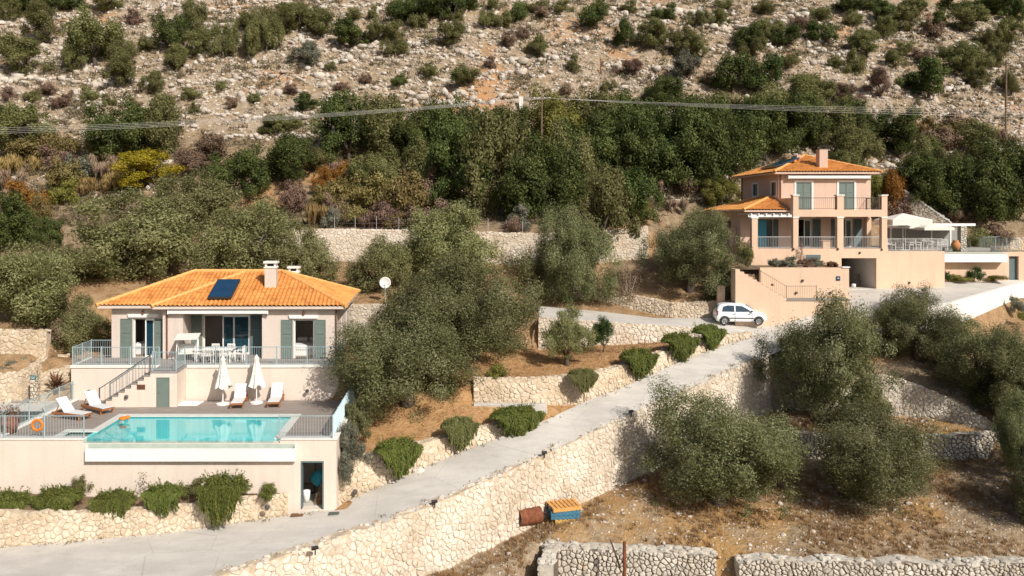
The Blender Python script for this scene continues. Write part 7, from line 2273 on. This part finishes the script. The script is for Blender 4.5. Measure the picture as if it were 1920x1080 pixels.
def tufts(name, P, hgt, nb, mat, wd=.02, spread=.5, lean=.5):
    n = len(P); N_ = n * nb
    base = np.repeat(P, nb, 0) + np.concatenate([rng.normal(size=(N_, 2)) * .11 * spread, np.zeros((N_, 1))], 1)
    h = np.repeat(hgt, nb) * rng.uniform(.5, 1.1, N_)
    T = np.stack([rng.normal(size=N_) * lean, rng.normal(size=N_) * lean, np.ones(N_)], 1)
    T /= np.linalg.norm(T, axis=1, keepdims=True)
    Nn = rng.normal(size=(N_, 3))
    Nn -= T * np.sum(Nn * T, 1, keepdims=True); Nn /= np.linalg.norm(Nn, axis=1, keepdims=True)
    w_ = np.repeat(hgt, nb) * wd * 3
    V = np.stack([base - Nn * w_[:, None], base + Nn * w_[:, None], base + T * h[:, None]], 1).reshape(-1, 3)
    rv = np.repeat(rng.uniform(0, 1, n), nb) * .6 + rng.uniform(0, .4, N_)
    return np_mesh(name, V, np.arange(3 * N_).reshape(-1, 3), [mat], {'rnd': ('FACE', rv)})
def grass_keep(x, y):
    if not field_keep(x, y): return False
    return noise.fractal(Vector((x * .25, y * .25, 8)), 1.0, 2.0, 3) + rnd.random() * .5 > .22
P = scatter(9000, lambda: rng.uniform(-9, 34), lambda: rng.uniform(33, 50), grass_keep)
tag(link('dry_grass', tufts('dry_grass', P, rng.uniform(.10, .30, len(P)), 12, M['drygrass'])), 'golden dry grass of the lower field under the olives', 'grass', kind='stuff')
def scrub_keep(x, y):
    if abs(x) > y * .7 + 3: return False
    return noise.fractal(Vector((x * .11, y * .11, 4)), 1.0, 2.0, 3) + rnd.random() * .6 > .28
P = scatter(9000, lambda: rng.uniform(-95, 100), lambda: rng.uniform(67.5, 126), lambda x, y: scrub_keep(x, y) and not (15 < x < 50 and y < 78))
tag(link('low_scrub', tufts('low_scrub', P, rng.uniform(.25, .75, len(P)), 16, M['scrub'], .035, 2.2, .8)), 'low brownish scrub dotting the slope', 'scrub', kind='stuff')
def yard_keep(x, y):
    if x < -46 or x > 18 or (x < -5 and y < 55.5): return False
    if y < 55.5 and not (-5 < x < 17): return False
    roy = np.interp(x, [p.x for p in RI], [p.y for p in RI]) + .8
    if y < roy: return False
    return not (53.5 < y < 62.5 and -2 < x < 17)
P = scatter(5200, lambda: rng.uniform(-46, 18), lambda: rng.uniform(38, 66), yard_keep)
tag(link('garden_grass', tufts('garden_grass', P, rng.uniform(.06, .22, len(P)), 10, M['drygrass'], .025, 1.2, .7)), 'sparse dry grass on the orange garden soil', 'grass', kind='stuff')

def bushlets(name, P, R_, per, mats, seed):
    """ground-hugging knee-high bushes merged into one mass"""
    g_ = np.random.default_rng(seed)
    n = len(P); N_ = n * per
    d = g_.normal(size=(N_, 3)); d /= np.linalg.norm(d, axis=1, keepdims=True); d[:, 2] = np.abs(d[:, 2])
    rr = np.repeat(R_, per)[:, None]
    Q = np.repeat(P, per, 0) + d * rr * g_.uniform(.55, 1.0, (N_, 1)) * np.array([1, 1, .75])
    tone = np.repeat(g_.uniform(0, .75, n), per)
    return leaf_mesh(name, Q, d + g_.normal(size=d.shape) * .5, .34 * np.repeat(R_, per), .16 * np.repeat(R_, per), mats, g_, None, np.clip(tone + g_.uniform(0, .25, N_), 0, 1))
M['heath'] = leaf('slope_heath', [(0.0, (0.060,0.070,0.030)), (0.3, (0.115,0.115,0.055)), (0.55, (0.17,0.145,0.085)), (0.8, (0.22,0.165,0.11)), (1.0, (0.28,0.215,0.145))], 0.25, hue=0.01)
P = scatter(8500, lambda: rng.uniform(-95, 100), lambda: rng.uniform(68, 126), lambda x, y: abs(x) < y * .7 + 3 and not (14 < x < 52 and y < 78) and noise.fractal(Vector((x * .13, y * .13, 21)), 1.0, 2.0, 3) + rnd.random() * .7 > .3)
tag(link('heath', bushlets('heath', P, np.clip(rng.lognormal(-1.3, .5, len(P)), .12, .95), 40, M['heath'], 5)), 'low grey green and brown heath merging over the slope', 'scrub', kind='stuff')

# grit and weeds along the edges of the drive
ed = []
for pl, sd in ((RO, .35), (RI, -.12)):
    for q in resample(offset(pl, sd), .12):
        if rnd.random() < .75: ed.append((q.x + rnd.gauss(0, .14), q.y + rnd.gauss(0, .14), rz(q.x, q.y) + .03))
ed = np.array(ed)
tag(link('grit', rocks_mesh('grit', ed, np.clip(rng.lognormal(-3.5, .5, len(ed)), .012, .08), rng.uniform(0, 1, len(ed)))), 'small grit lying along both edges of the driveway', 'grit', kind='stuff')
sel = ed[rng.random(len(ed)) < .14]
tag(link('weeds', tufts('weeds', sel, rng.uniform(.06, .20, len(sel)), 14, M['broomgreen'], .03, 1.0, .7)), 'small weeds rooted along the edges of the driveway', 'weeds', kind='stuff')
